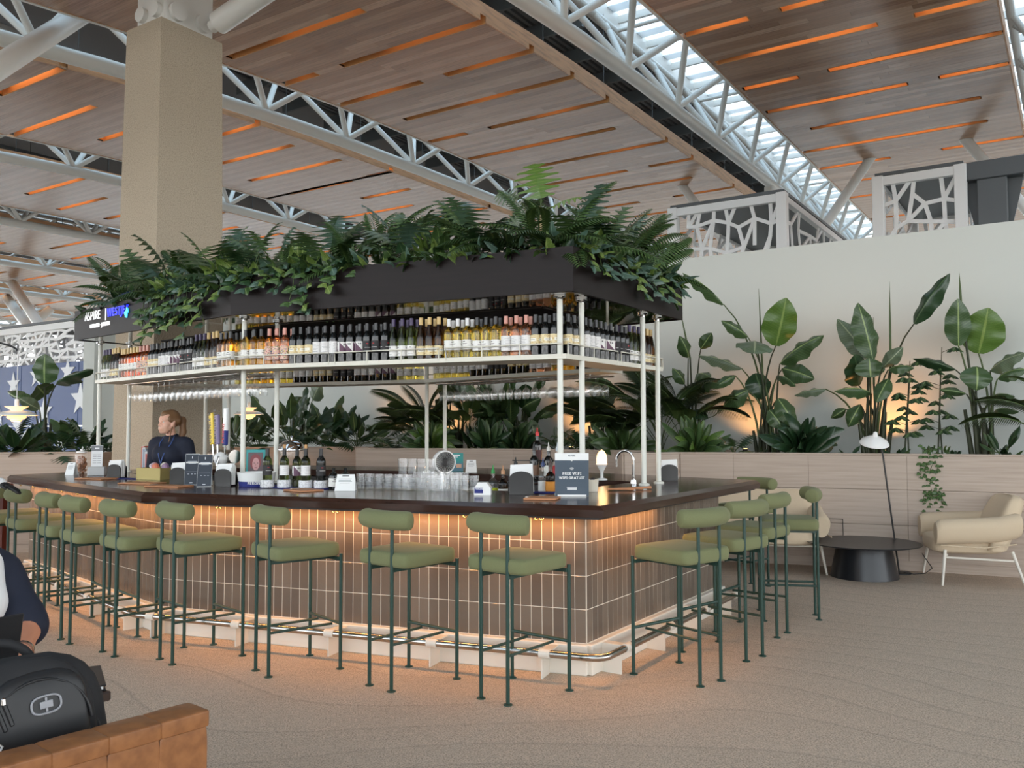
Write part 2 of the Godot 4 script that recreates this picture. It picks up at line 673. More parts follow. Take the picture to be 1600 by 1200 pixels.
func ceilings() -> void:
	panel(-5.28, -0.88, SLOTS_R, true, "timber slatted ceiling panel with glowing slots at the right")
	panel(-12.15, -7.65, SLOTS_C, true, "timber slatted ceiling panel with glowing slots above the bar")
	var L := [[-1.0, -16.5, -14.4], [0.0, -18.95, -15.87], [0.93, -17.89, -16.92], [1.85, -15.57, -14.35], [2.82, -17.32, -14.81], [3.78, -17.94, -14.72], [4.78, -18.04, -15.76], [4.75, -15.11, -14.35], [5.77, -16.71, -14.96], [6.7, -18.9, -16.0], [7.7, -17.0, -14.4], [8.7, -18.9, -15.5]]
	panel(-18.95, -14.35, L, false, "timber ceiling panel with orange slots left of the concrete column")
	var names := ["second", "third", "fourth", "fifth", "sixth"]
	for k in 5:
		var x1 := -21.15 - k * 6.8
		var sl := []
		for j in range(-3, 14):
			var a := rnd(0.0, 2.2)
			var ln := rnd(1.0, 3.2)
			sl.append([float(j), x1 - 4.55 + a, minf(x1 - 4.55 + a + ln, x1 - 0.02)])
		panel(x1 - 4.55, x1, sl, false, "timber ceiling panel with orange slots, %s beyond the column" % names[k])
	# the panel at the right, past the frame
	panel(1.4, 5.9, [], false, "timber ceiling panel past the right skylight")

func trusses() -> void:
	var where := ["past the right edge", "at the right edge", "under the big skylight", "behind the concrete column", "second beyond the column", "third beyond the column", "fourth beyond the column", "fifth beyond the column", "sixth beyond the column", "farthest on the left"]
	for k in TX.size():
		var x: float = TX[k]
		var t := thing("roof_truss", "white tubular roof truss " + where[k], "truss", Vector3(x, 7.8, 0), 0, "white roof trusses")
		var far := k > 5
		obj("bottom_chord", MB.new().tube(dip_line(0, 0, 4, -46), 0.125, 12 if not far else 6), M.white_steel, t)
		for s in [-1.15, 1.15]:
			obj("top_chord", MB.new().tube(dip_line(s, 1.75, 4, -46), 0.085, 8 if not far else 5), M.white_steel, t)
		var web: Array = []
		for s in [-1.15, 1.15]:
			for d in ([-1.4, 1.38] if s < 0.0 else [-2.0, 1.9]):
				web.append(MB.new().tube([Vector3(0, 0.08, 0), Vector3(s, 1.75, d)], 0.062, 8 if not far else 5, false).mesh())
		var nn := 18 if not far else 14
		for j in nn:
			for w in web:
				obj("web_member", w, M.white_steel, t, Transform3D(Basis(), Vector3(0, dip(-2.41 - j * 2.255), -2.41 - j * 2.255)))
			if j % 2 == 0 and not far:
				obj("cross_tie", MB.new().tube([Vector3(-1.15, 1.75 + dip(-2.0 - j * 2.255), -2.0 - j * 2.255), Vector3(1.15, 1.75 + dip(-2.0 - j * 2.255), -2.0 - j * 2.255)], 0.04, 6), M.white_steel, t)
	# struts that spread from the column heads to the trusses
	var st := func(label: String, a: Vector3, b: Vector3, r: float) -> void:
		var o := thing("roof_strut", label, "strut", a, 0, "white tubular roof struts")
		var d := b - a
		obj("tube", MB.new().tube([d * 0.04, d], r, 14), M.white_steel, o)
		obj("pin_end", MB.new().tube([Vector3.ZERO, d * 0.04], r * 0.55, 10), M.white_steel, o)
	st.call("white strut rising right from the concrete column head", Vector3(-9.55, 6.9, -7.3), Vector3(-6.7, 7.75, -7.6), 0.15)
	st.call("thick white strut crossing the left truss at the top left", Vector3(-10.6, 5.02, -4.33), Vector3(-12.9, 8.04, -7.44), 0.15)
	st.call("long far strut leaning left above the blue wall", Vector3(-30.5, 3.4, -17.6), Vector3(-38.2, 7.8, -19.24), 0.2)
	st.call("second far strut crossing the first above the blue wall", Vector3(-32.0, 3.4, -18.2), Vector3(-42.9, 7.8, -21.4), 0.22)
	st.call("far strut leaning right above the blue wall", Vector3(-46.0, 4.0, -21.0), Vector3(-44.5, 7.8, -24.4), 0.22)
	for q in [[-6.5, -22.0, "under the big skylight"], [0.25, -22.0, "at the right edge"]]:
		var p := Vector3(q[0], 5.0, q[1])
		st.call("white strut leaning left %s" % q[2], p + Vector3(-0.25, 0, 0), p + Vector3(-2.3, 3.1, 0.3), 0.115)
		st.call("white strut leaning right %s" % q[2], p + Vector3(0.25, 0, 0), p + Vector3(2.5, 3.1, 0.0), 0.115)
		st.call("upright white strut %s" % q[2], p, p + Vector3(0, 2.7, 0), 0.13)
		var col := thing("roof_column", "round white column carrying struts %s" % q[2], "column", Vector3(q[0], 0, q[1]), 0, "white roof columns")
		obj("shaft", MB.new().tube([Vector3.ZERO, Vector3(0, 5.0, 0)], 0.28, 16), M.white_steel, col)
		obj("head_plate", MB.new().box(Vector3(0, 5.02, 0), Vector3(0.9, 0.08, 0.6)), M.white_steel, col)

func walls_and_planters() -> void:
	# concrete column that carries the roof
	var col := thing("concrete_column", "tall square concrete column rising behind the left of the bar", "column", Vector3(-10.02, 0, -7.08))
	var rows := []
	for q in [[0.0, 0.43, 0.54], [6.8, 0.37, 0.47]]:
		var r := PackedVector3Array()
		for p in [[1, 1], [1, -1], [-1, -1], [-1, 1]]:
			r.append(Vector3(q[1] * p[0], q[0], q[2] * p[1]))
		rows.append(r)
	var cb := MB.new()
	for k in 4:
		cb.quad(rows[0][k], rows[0][(k + 1) % 4], rows[1][(k + 1) % 4], rows[1][k])
	cb.quad(rows[1][0], rows[1][1], rows[1][2], rows[1][3])
	obj("shaft", cb, M.concrete, col)
	var cap := obj("steel_head", MB.new().box(Vector3(0, 7.15, 0), Vector3(0.6, 0.7, 0.75), Basis(), 0.02), M.white_steel, col)
	for s in [-1, 1]:
		obj("pin_boss", MB.new().tube([Vector3(0.28, 6.98, 0.2 * s), Vector3(0.36, 6.98, 0.2 * s)], 0.12, 18), M.white_steel, cap)
		obj("pin_boss", MB.new().tube([Vector3(0.15 * s, 6.98, 0.36), Vector3(0.15 * s, 6.98, 0.44)], 0.1, 18), M.white_steel, cap)
	# white wall behind the planters, with a low parapet edge
	struct("wall_rear", "plain white wall behind the right-hand planter", MB.new().box(Vector3(-5.6, 1.985, -11.8), Vector3(21.4, 3.97, 0.2)), M.wall_paint)
	struct("wall_return", "white wall turning away behind the bar", MB.new().box(Vector3(-16.9, 1.9, -10.6), Vector3(2.6, 3.8, 0.2), Basis(Vector3.UP, -0.9)), M.wall_paint)
	# planters: [front line points], back offset
	planter("long curved pale timber planter in front of the white wall", [Vector2(5.0, -10.6), Vector2(1.0, -10.5), Vector2(-0.5, -10.42), Vector2(-1.6, -10.28), Vector2(-2.6, -10.1), Vector2(-3.4, -9.9), Vector2(-3.98, -9.72)], [Vector2(-3.98, -11.65), Vector2(5.0, -11.65)], 1.25)
	planter("short planter block jutting towards the bar end", [Vector2(-4.0, -9.7), Vector2(-4.42, -9.1), Vector2(-4.62, -9.3)], [Vector2(-4.62, -11.65), Vector2(-4.0, -11.65)], 1.25)
	planter("pale planter seen through the bar, lit at its left end", [Vector2(-4.66, -10.22), Vector2(-6.7, -10.28), Vector2(-7.74, -9.97), Vector2(-8.87, -9.4)], [Vector2(-9.4, -11.65), Vector2(-4.66, -11.65)], 1.25)
	planter("shaded planter behind the beer taps", [Vector2(-9.45, -10.4), Vector2(-10.63, -9.69), Vector2(-11.44, -9.03), Vector2(-12.1, -8.3)], [Vector2(-13.2, -9.3), Vector2(-12.6, -10.9), Vector2(-9.5, -11.65)], 1.25)
	planter("pale planter at the far left full of dark foliage", [Vector2(-10.62, -6.45), Vector2(-11.43, -5.66), Vector2(-12.9, -4.2), Vector2(-14.5, -3.0)], [Vector2(-16.0, -4.5), Vector2(-12.0, -8.0), Vector2(-11.2, -7.6)], 1.25)
	# blue wall with stars far on the left
	var bw := struct("wall_blue", "dark blue panelled wall with large white stars")
	for k in 4:
		for j in 2:
			obj("panel", MB.new().box(Vector3(-24.2 + k * 1.35, 0.82 + j * 1.62, -12.2), Vector3(1.33, 1.6, 0.12), Basis(), 0.008), M.blue_wall, bw)
	for s in [[-23.9, 2.75, 0.34], [-23.55, 1.6, 0.36], [-22.75, 2.95, 0.34], [-22.35, 2.0, 0.4], [-21.3, 3.0, 0.34], [-20.7, 2.3, 0.45], [-24.6, 1.9, 0.3], [-21.6, 1.3, 0.35]]:
		var poly := PackedVector2Array()
		for k in 10:
			var r: float = s[2] * (1.0 if k % 2 == 0 else 0.40)
			poly.append(Vector2(r * sin(TAU * k / 10.0), r * cos(TAU * k / 10.0)))
		obj("star", MB.new().prism(poly, 0.0, 0.02), M.star_white, bw, Transform3D(Basis(Vector3.RIGHT, PI / 2) * Basis(Vector3.UP, 0.0), Vector3(s[0], s[1], -12.14)).scaled_local(Vector3(1, 1, -1)))
	obj("end_post", MB.new().box(Vector3(-25.1, 1.7, -12.2), Vector3(0.35, 3.4, 0.2)), M.lattice_white, bw)
	# lattice balustrades
	lattice("white lattice screen box above the wall near the canopy", Vector3(-7.05, 3.4, -17.0), 2.27, 2.7, 5.4, 8, 1)
	lattice("white lattice screen box beside the grey steel beam", Vector3(-3.01, 3.4, -17.0), 1.36, 2.72, 4.0, 5, 2)
	lattice("far white lattice screen above the blue star wall", Vector3(-24.9, 3.235, -12.2), 4.6, 1.0, 2.0, 12, 3)
	# grey steel portal next to the right lattice
	var gp := thing("steel_portal", "dark grey steel beam on a short column above the white wall", "steel beam", Vector3(-1.17, 0, -17.2))
	obj("beam", MB.new().box(Vector3(1.3, 6.02, 0), Vector3(3.55, 0.32, 0.5), Basis(), 0.015), M.dark_steel, gp)
	obj("column", MB.new().box(Vector3(0.0, 2.93, 0), Vector3(0.46, 5.86, 0.45), Basis(), 0.015), M.dark_steel, gp)
	for s in [-1, 1]:
		var br := PackedVector2Array([Vector2(0.23 * s, 5.86), Vector2(0.46 * s, 5.86), Vector2(0.44 * s, 5.7), Vector2(0.23 * s, 4.8)])
		var o := MB.new().prism(br, -0.02, 0.02)
		obj("bracket", o, M.dark_steel, gp, Transform3D(Basis(Vector3.RIGHT, Vector3.BACK, Vector3.UP), Vector3.ZERO))
	struct("floor_mezzanine", "grey mezzanine slab behind the white wall", MB.new().box(Vector3(-3.5, 3.25, -16.6), Vector3(11, 0.3, 8.0)), M.dark_steel)

func planter(label: String, front: Array, back: Array, h: float) -> void:
	var t := thing("planter", label, "planter")
	var poly := PackedVector2Array(front + back)
	obj("soil", MB.new().prism(poly, 0.2, h - 0.09), M.soil, t)
	for k in front.size() - 1:
		var a: Vector2 = front[k]
		var b: Vector2 = front[k + 1]
		var d := (b - a).normalized()
		var mid := (a + b) * 0.5
		var bs := Basis(Vector3(d.x, 0, d.y), Vector3.UP, Vector3(-d.y, 0, d.x))
		var ln := a.distance_to(b)
		for j in 3:
			obj("board", MB.new().box(Vector3(mid.x, 0.1 + (h - 0.1) * (j + 0.5) / 3.0, mid.y), Vector3(ln - 0.002, (h - 0.1) / 3.0 - 0.003, 0.04), bs, 0.003), M.planter_wood, t)
		obj("capping", MB.new().box(Vector3(mid.x, h, mid.y), Vector3(ln + 0.02, 0.022, 0.06), bs, 0.004), M.planter_wood, t)
		obj("toe_kick", MB.new().box(Vector3(mid.x, 0.05, mid.y), Vector3(ln, 0.1, 0.02), bs), M.planter_wood, t)
	for e in [[front[0], back[back.size() - 1]], [front[front.size() - 1], back[0]]]:
		var a: Vector2 = e[0]
		var b: Vector2 = e[1]
		var d := (b - a).normalized()
		var mid := (a + b) * 0.5
		obj("end_board", MB.new().box(Vector3(mid.x, h * 0.5, mid.y), Vector3(a.distance_to(b), h, 0.036), Basis(Vector3(d.x, 0, d.y), Vector3.UP, Vector3(-d.y, 0, d.x)), 0.003), M.planter_wood, t)

# a random web of straps in a rectangle (Voronoi-like): points jittered on a grid, joined to their neighbours
func web_panel(w: float, h: float, nx: int, ny: int, sd: int) -> MB:
	var r := RandomNumberGenerator.new()
	r.seed = sd
	var m := MB.new()
	var p := {}
	for i in nx + 1:
		for j in ny + 1:
			var q := Vector2(w * i / nx, h * j / ny)
			if i > 0 and i < nx:
				q.x += r.randf_range(-0.32, 0.32) * w / nx
			if j > 0 and j < ny:
				q.y += r.randf_range(-0.32, 0.32) * h / ny
			p[Vector2i(i, j)] = q
	for i in nx + 1:
		for j in ny + 1:
			for e in [Vector2i(1, 0), Vector2i(0, 1), Vector2i(1, 1)]:
				var k: Vector2i = Vector2i(i, j) + e
				if not p.has(k) or (e == Vector2i(1, 1) and (i + j) % 3 != 0) or (e != Vector2i(1, 1) and r.randf() < 0.22):
					continue
				var a: Vector2 = p[Vector2i(i, j)]
				var b: Vector2 = p[k]
				if (a.x == b.x and (a.x == 0.0 or a.x == w)) or (a.y == b.y and (a.y == 0.0 or a.y == h)):
					continue
				var d := (b - a)
				var an := atan2(d.y, d.x)
				m.box(Vector3((a.x + b.x) * 0.5, (a.y + b.y) * 0.5, r.randf_range(-0.004, 0.004)), Vector3(d.length() + 0.05, 0.07, 0.03 + r.randf_range(0.0, 0.004)), Basis(Vector3.BACK, an))
	return m

func lattice(label: String, at: Vector3, w: float, h: float, depth: float, nx: int, sd: int) -> void:
	var t := thing("lattice_screen", label, "screen", at)
	var wp := web_panel(w, h, nx, 6, sd)
	obj("front_web", wp, M.lattice_white, t)
	var sp := web_panel(depth, h, maxi(4, nx), 6, sd + 50)
	obj("side_web", sp, M.lattice_white, t, Transform3D(Basis(Vector3.UP, PI / 2), Vector3(w, 0, 0)))
	obj("side_web", sp, M.lattice_white, t, Transform3D(Basis(Vector3.UP, PI / 2), Vector3(0, 0, 0)))
	obj("rear_web", wp, M.lattice_white, t, Transform3D(Basis(), Vector3(0, 0, -depth)))
	for x in [0.0, w]:
		for z in [0.0, -depth]:
			obj("post", MB.new().box(Vector3(x, h * 0.5, z), Vector3(0.2, h + 0.1, 0.2), Basis(), 0.01), M.lattice_white, t)
	obj("top_rail", MB.new().box(Vector3(w * 0.5, h - 0.05, 0.02), Vector3(w, 0.16, 0.12)), M.lattice_white, t)
	obj("top_rail", MB.new().box(Vector3(w, h - 0.05, -depth * 0.5), Vector3(0.12, 0.12, depth)), M.lattice_white, t)
	obj("soffit", MB.new().box(Vector3(w * 0.5, h + 0.08, -depth * 0.5), Vector3(w + 0.1, 0.06, depth + 0.1)), M.dark_steel, t)

const C_OUT := [Vector2(-2.45, -4.76), Vector2(-5.95, -3.98), Vector2(-9.45, -4.76), Vector2(-9.45, -7.84), Vector2(-5.95, -8.62), Vector2(-2.45, -7.84)]
const C_IN := [Vector2(-3.3, -5.62), Vector2(-5.95, -5.08), Vector2(-8.6, -5.62), Vector2(-8.6, -7.05), Vector2(-5.95, -7.6), Vector2(-3.3, -7.05)]
const K_OUT := [Vector2(-2.92, -5.24), Vector2(-5.93, -4.76), Vector2(-9.02, -5.2), Vector2(-9.02, -7.26), Vector2(-5.93, -7.72), Vector2(-2.92, -7.22)]
const K_IN := [Vector2(-3.55, -5.86), Vector2(-5.95, -5.46), Vector2(-8.35, -5.82), Vector2(-8.35, -6.64), Vector2(-5.95, -7.02), Vector2(-3.55, -6.62)]
const S_OUT := [Vector2(-3.06, -5.38), Vector2(-5.95, -4.80), Vector2(-8.95, -5.40), Vector2(-8.95, -7.08), Vector2(-5.95, -7.74), Vector2(-3.06, -7.10)]
const S_IN := [Vector2(-3.38, -5.70), Vector2(-5.95, -5.14), Vector2(-8.63, -5.72), Vector2(-8.63, -6.80), Vector2(-5.95, -7.36), Vector2(-3.38, -6.80)]

func v3(p: Vector2, y: float) -> Vector3:
	return Vector3(p.x, y, p.y)

func bar_materials() -> void:
	var m := mt("counter_wood", c8(66, 44, 36), 0.16)
	m.albedo_texture = noise_tex(0.02, [[0.0, c8(190, 190, 190)], [1.0, c8(255, 255, 255)]], 512, 51, 5)
	triplanar(m, Vector3(0.25, 2.0, 2.5))
	m = mt("canopy_wood", c8(30, 21, 20), 0.5)
	m.metallic_specular = 0.35
	m.albedo_texture = noise_tex(0.02, [[0.0, c8(205, 205, 205)], [1.0, c8(255, 255, 255)]], 512, 52, 5)
	triplanar(m, Vector3(0.2, 3.0, 0.2))
	mt("mirror", c8(205, 200, 195), 0.03, 1.0)
	var tn := noise_tex(0.02, [], 256, 54, 3)
	tn.as_normal_map = true
	tn.bump_strength = 3.0
	for k in 4:
		m = mt("tile%d" % k, [c8(114, 102, 91), c8(120, 107, 95), c8(109, 97, 87), c8(124, 111, 99)][k], 0.13)
		m.normal_enabled = true
		m.normal_texture = tn
		m.normal_scale = 0.35
		triplanar(m, Vector3.ONE * 1.7)
	mt("grout", c8(226, 216, 200), 0.8)
	mt("plinth", c8(232, 226, 214), 0.45)
	mt("steel", c8(190, 186, 180), 0.22, 1.0)
	mt("chrome", c8(225, 225, 225), 0.06, 1.0)
	mt("brass", c8(238, 208, 140), 0.25, 1.0)
	mt("post_white", c8(226, 226, 216), 0.4)
	mt("shelf_cream", c8(224, 220, 206), 0.45)
	m = mt("led_warm", Color.BLACK)
	m.emission_enabled = true
	m.emission = c8(255, 186, 110)
	m.emission_energy_multiplier = 1.2
	mt("work_top", c8(96, 98, 98), 0.3, 0.8)
	mt("cabinet_dark", c8(44, 42, 42), 0.5)

func tile_face(label: String, a: Vector2, b: Vector2, cols: int, lit := [0.0, 1.0]) -> void:
	# a runs to b with the guests' side on the left of that direction
	var d := (b - a).normalized()
	var nrm := Vector2(d.y, -d.x)
	var ln := a.distance_to(b)
	var t := thing("tiled_bar", label, "bar", v3(a, 0), atan2(-d.y, d.x))
	# local frame: +x along the face, +z towards the guests
	var flip := Basis(Vector3.UP, atan2(-d.y, d.x)) * Vector3(0, 0, 1)
	var sz := 1.0 if Vector2(flip.x, flip.z).dot(nrm) > 0.0 else -1.0
	obj("backing", MB.new().box(Vector3(ln * 0.5, 0.52, -0.0212 * sz), Vector3(ln, 1.0, 0.05)), M.grout, t)
	obj("plinth", MB.new().box(Vector3(ln * 0.5, 0.095, 0.02 * sz), Vector3(ln + 0.03, 0.19, 0.06), Basis(), 0.006), M.plinth, t)
	var w := ln / cols
	var tm := MB.new().box(Vector3.ZERO, Vector3(w - 0.004, 0.206, 0.012), Basis(), 0.0022).mesh()
	for r in 4:
		for c in cols:
			var tilt := Basis(Vector3.UP, rnd(-0.008, 0.008)) * Basis(Vector3.RIGHT, rnd(-0.006, 0.006))
			obj("tile", tm, M["tile%d" % rng.randi_range(0, 3)], t, Transform3D(tilt, Vector3((c + 0.5) * w, 0.192 + 0.21 * (r + 0.5), 0.0)))
	# warm strip light under the counter edge, washing the tiles
	var l0: float = ln * lit[0] + 0.05
	var l1: float = ln * lit[1] - 0.05
	obj("light_strip", MB.new().box(Vector3((l0 + l1) * 0.5, 0.992, 0.09 * sz), Vector3(l1 - l0, 0.01, 0.014)), M.led_warm, t)
	var lb := Basis(Vector3.RIGHT, Vector3(0, 0, -1), Vector3(0, 1, 0))
	lamp_area(Transform3D(lb, Vector3((l0 + l1) * 0.5, 0.984, 0.09 * sz)), Vector2(l1 - l0, 0.014), c8(255, 178, 104), 0.19 * (l1 - l0), "strip_light", t)

func foot_rail() -> void:
	# a steel foot rail on white brackets round the guest side
	var off := 0.21
	var pts := [Vector2(-2.44, -7.2), Vector2(-2.44, -4.72), Vector2(-5.95, -3.945), Vector2(-9.3, -4.69)]
	var t := thing("foot_rail", "brushed steel foot rail on white brackets round the bar base", "foot rail")
	var line := [v3(pts[0], 0.165)]
	for k in [1, 2]:
		var p: Vector2 = pts[k]
		var q0: Vector2 = p + (pts[k - 1] - p).normalized() * 0.1
		var q1: Vector2 = p + (pts[k + 1] - p).normalized() * 0.1
		for j in 6:
			var u := j / 5.0
			var q := q0.lerp(p, u).lerp(p.lerp(q1, u), u)
			line.append(v3(q, 0.165))
	line.append(v3(pts[3], 0.165))
	obj("rail", MB.new().tube(line, 0.023, 14), M.steel, t)
	for seg in [[Vector2(-2.44, -7.1), Vector2(-2.44, -5.05), 4], [Vector2(-2.8, -4.64), Vector2(-5.8, -3.98), 5], [Vector2(-6.2, -4.0), Vector2(-9.1, -4.645), 5]]:
		var a: Vector2 = seg[0]
		var b: Vector2 = seg[1]
		var d := (b - a).normalized()
		var inn := Vector2(d.y, -d.x)
		if inn.dot(Vector2(-5.95, -6.3) - a) < 0.0:
			inn = -inn
		var bs := Basis(Vector3(d.x, 0, d.y), Vector3.UP, Vector3(-d.y, 0, d.x))
		for k in seg[2]:
			var p := a.lerp(b, float(k) / (seg[2] - 1))
			var br := MB.new()
			br.box(v3(p + inn * 0.11, 0.178), Vector3(0.07, 0.008, 0.2), bs)
			br.box(v3(p + inn * 0.11 + d * 0.03, 0.09), Vector3(0.008, 0.18, 0.17), bs)
			obj("bracket", br, M.plinth, t)
			obj("sleeve", MB.new().tube([v3(p - d * 0.035, 0.165), v3(p + d * 0.035, 0.165)], 0.029, 14), M.plinth, t)

func ring_piece(o: Array, i: Array, k: int, y0: float, y1: float) -> MB:
	var j := (k + 1) % o.size()
	return MB.new().prism(PackedVector2Array([o[k], o[j], i[j], i[k]]), y0, y1)

func board(a: Vector2, b: Vector2, y0: float, y1: float, th: float, inward: Vector2) -> MB:
	var nrm := Vector2((b - a).y, -(b - a).x).normalized()
	if nrm.dot(inward - a) < 0.0:
		nrm = -nrm
	return MB.new().prism(PackedVector2Array([a, b, b + nrm * th, a + nrm * th]), y0, y1)

func bar() -> void:
	bar_materials()
	var mid := Vector2(-5.95, -6.28)
	tile_face("glazed tile bar front facing the middle stools, lit warm from above", Vector2(-2.65, -4.9), Vector2(-5.95, -4.17), 46)
	tile_face("glazed tile bar front running away to the left", Vector2(-5.95, -4.17), Vector2(-9.25, -4.9), 46)
	tile_face("glazed tile end of the bar facing the right-hand stools", Vector2(-2.65, -7.3), Vector2(-2.65, -4.9), 33, [0.55, 1.0])
	foot_rail()
	# carcass under the counter
	var car := thing("bar_cabinet", "dark cabinets with steel worktops inside the bar island", "cabinet")
	var ci := [Vector2(-2.75, -4.98), Vector2(-5.95, -4.27), Vector2(-9.15, -4.98), Vector2(-9.15, -7.3), Vector2(-5.95, -7.9), Vector2(-2.75, -7.3)]
	for k in 6:
		obj("cabinet_wall", ring_piece(ci, C_IN, k, 0.0, 0.99), M.cabinet_dark, car)
	# worktop: six mitred lengths with a bevelled edge
	var ct := thing("bar_counter", "glossy dark walnut counter running all round the bar", "counter")
	for k in 6:
		var j := (k + 1) % 6
		var m := ring_piece(C_OUT, C_IN, k, 1.0, 1.046)
		var top := []
		for q in [k, j]:
			top.append(C_OUT[q] + (mid - C_OUT[q]).normalized() * 0.035)
		m.quad(v3(C_OUT[k], 1.046), v3(C_OUT[j], 1.046), v3(top[1], 1.072), v3(top[0], 1.072))
		m.quad(v3(top[1], 1.072), v3(top[0], 1.072), v3(C_IN[k], 1.072), v3(C_IN[j], 1.072))
		m.quad(v3(C_IN[j], 1.046), v3(C_IN[k], 1.046), v3(C_IN[k], 1.072), v3(C_IN[j], 1.072))
		obj("top_board", m, M.counter_wood, ct)
		var lip := board(C_OUT[k].lerp(mid, 0.012), C_OUT[j].lerp(mid, 0.012), 0.985, 1.0, 0.05, mid)
		obj("under_lip", lip, M.cabinet_dark, ct)
	# curled brass bag hooks below the edge
	var hk := MB.new()
	var line := []
	for j in 13:
		var a := j / 12.0
		line.append(Vector3(-0.032 + 0.064 * a, -0.012 - 0.014 * absf(sin(a * PI * 2.0)), 0.0))
	hk.tube(line, 0.0035, 5)
	var hm := hk.mesh()
	for seg in [[C_OUT[0], C_OUT[1], 7], [C_OUT[1], C_OUT[2], 8]]:
		for k in seg[2]:
			var p: Vector2 = seg[0].lerp(seg[1], (k + 0.7) / seg[2])
			p = p.lerp(mid, 0.03)
			var d: Vector2 = (seg[1] - seg[0]).normalized()
			obj("bag_hook", hm, M.brass, ct, Transform3D(Basis(Vector3.UP, atan2(-d.y, d.x)), v3(p, 0.99)))
	# inner work benches of stainless steel, lower than the guest top
	var wb := car
	var b_in := [Vector2(-3.9, -5.95), Vector2(-5.95, -5.5), Vector2(-8.0, -5.95), Vector2(-8.0, -6.75), Vector2(-5.95, -7.15), Vector2(-3.9, -6.75)]
	for k in [0, 3, 4, 5]:
		obj("bench_top", ring_piece(C_IN, b_in, k, 0.9, 0.94), M.work_top, wb)
		obj("bench_base", ring_piece(C_IN, b_in, k, 0.0, 0.9), M.cabinet_dark, wb)
	# canopy: a planted ring with mirrored soffit
	var cp := thing("bar_canopy", "dark stained timber canopy box hanging over the bar, planted on top", "canopy")
	for k in 6:
		var j := (k + 1) % 6
		obj("fascia", board(K_OUT[k], K_OUT[j], 2.5, 2.815, 0.03, mid), M.canopy_wood, cp)
		var io: Vector2 = K_IN[k].lerp(K_OUT[k], 0.3)
		obj("inner_fascia", board(K_IN[k], K_IN[j], 2.5, 2.815, 0.03, K_OUT[k] * 2.0 - mid), M.canopy_wood, cp)
		var o2 := K_OUT.map(func(p): return p.lerp(mid, 0.006))
		obj("mirror_soffit", ring_piece(o2, K_IN, k, 2.506, 2.515), M.mirror, cp)
		obj("planting_bed", ring_piece(o2, K_IN, k, 2.66, 2.74), M.soil, cp)
	letters(cp)
	# posts
	var post_m := MB.new()
	post_m.tube([Vector3(0, 1.072, 0), Vector3(0, 2.506, 0)], 0.021, 14)
	var fl := MB.new().lathe([[0.0, 0.0], [0.045, 0.0], [0.045, 0.012], [0.022, 0.02], [0.022, 0.03]], 16)
	var pm := post_m.mesh()
	var fm := fl.mesh()
	var spots := [[-3.12, -5.40, "first post at the near right corner of the bar"], [-3.08, -5.65, "second post at the near right corner of the bar"], [-3.05, -6.66, "third post along the right end of the bar"], [-3.05, -6.96, "last post along the right end of the bar"], [-5.98, -4.95, "front post at the bend of the bar"], [-5.95, -5.29, "inner post behind the bend of the bar"], [-9.02, -5.5, "leftmost post of the bar"], [-8.9, -5.78, "post in front of the column's pale side"], [-8.88, -6.78, "post in front of the column's shaded side"], [-9.0, -7.22, "post just right of the concrete column"], [-5.95, -7.4, "inner post at the rear bend of the bar"], [-5.95, -7.72, "outer post at the rear bend of the bar"]]
	for s in spots:
		var p := thing("canopy_post", "white steel canopy post, " + s[2], "post", Vector3(s[0], 0, s[1]), 0, "white canopy posts")
		obj("shaft", pm, M.post_white, p)
		obj("base_flange", fm, M.post_white, p, Transform3D(Basis(), Vector3(0, 1.072, 0)))
		obj("top_clamp", fm, M.chrome, p, Transform3D(Basis().scaled(Vector3(1, -1, 1)), Vector3(0, 2.505, 0)))
	for s in [[-4.6, -7.2, "third from the right"], [-4.25, -7.1, "second from the right"], [-7.3, -7.2, "leftmost"], [-3.5, -6.9, "rightmost"]]:
		var p := thing("hanging_rod", "thin rod from canopy to the rear shelf, %s" % s[2], "rod", Vector3(s[0], 0, s[1]), 0, "thin shelf rods")
		obj("rod", MB.new().tube([Vector3(0, 2.08, 0), Vector3(0, 2.506, 0)], 0.012, 8), M.post_white, p)
	# bottle shelf, one length per side with its rail
	var where := ["front right", "front left", "left end", "rear left", "rear right", "right end"]
	for k in 6:
		var j := (k + 1) % 6
		var so := S_OUT.duplicate()
		var si := S_IN.duplicate()
		if k == 4:
			so[5] = Vector2(-3.5, -7.2)
			si[5] = Vector2(-3.55, -6.84)
		var s := thing("bottle_shelf", "cream metal bottle shelf, %s length" % where[k], "shelf", Vector3.ZERO, 0, "overhead bottle shelves")
		obj("deck", ring_piece(so, si, k, 2.045, 2.08), M.shelf_cream, s)
		var a: Vector2 = so[k]
		var b: Vector2 = so[j]
		var d := (b - a).normalized()
		var ln := a.distance_to(b)
		var n := 3 if ln > 2.0 else 2
		for q in n:
			var p0 := a + d * (ln * q / n + 0.03)
			var p1 := a + d * (ln * (q + 1) / n - 0.03)
			obj("rail", MB.new().tube([v3(p0, 2.06), v3(p0, 2.155), v3(p1, 2.155), v3(p1, 2.06)], 0.0055, 6), M.shelf_cream, s)
			for u in ([0.35, 0.68] if ln > 2.0 else [0.5]):
				obj("rail_stay", MB.new().tube([v3(p0.lerp(p1, u), 2.06), v3(p0.lerp(p1, u), 2.155)], 0.005, 6), M.shelf_cream, s)
		if k == 5 or k == 0:
			var e: Vector2 = S_OUT[5]
			if k == 5:
				obj("rail", MB.new().tube([v3(e, 2.06), v3(e, 2.155), v3(S_IN[5], 2.155), v3(S_IN[5], 2.06)], 0.0055, 6), M.shelf_cream, s)

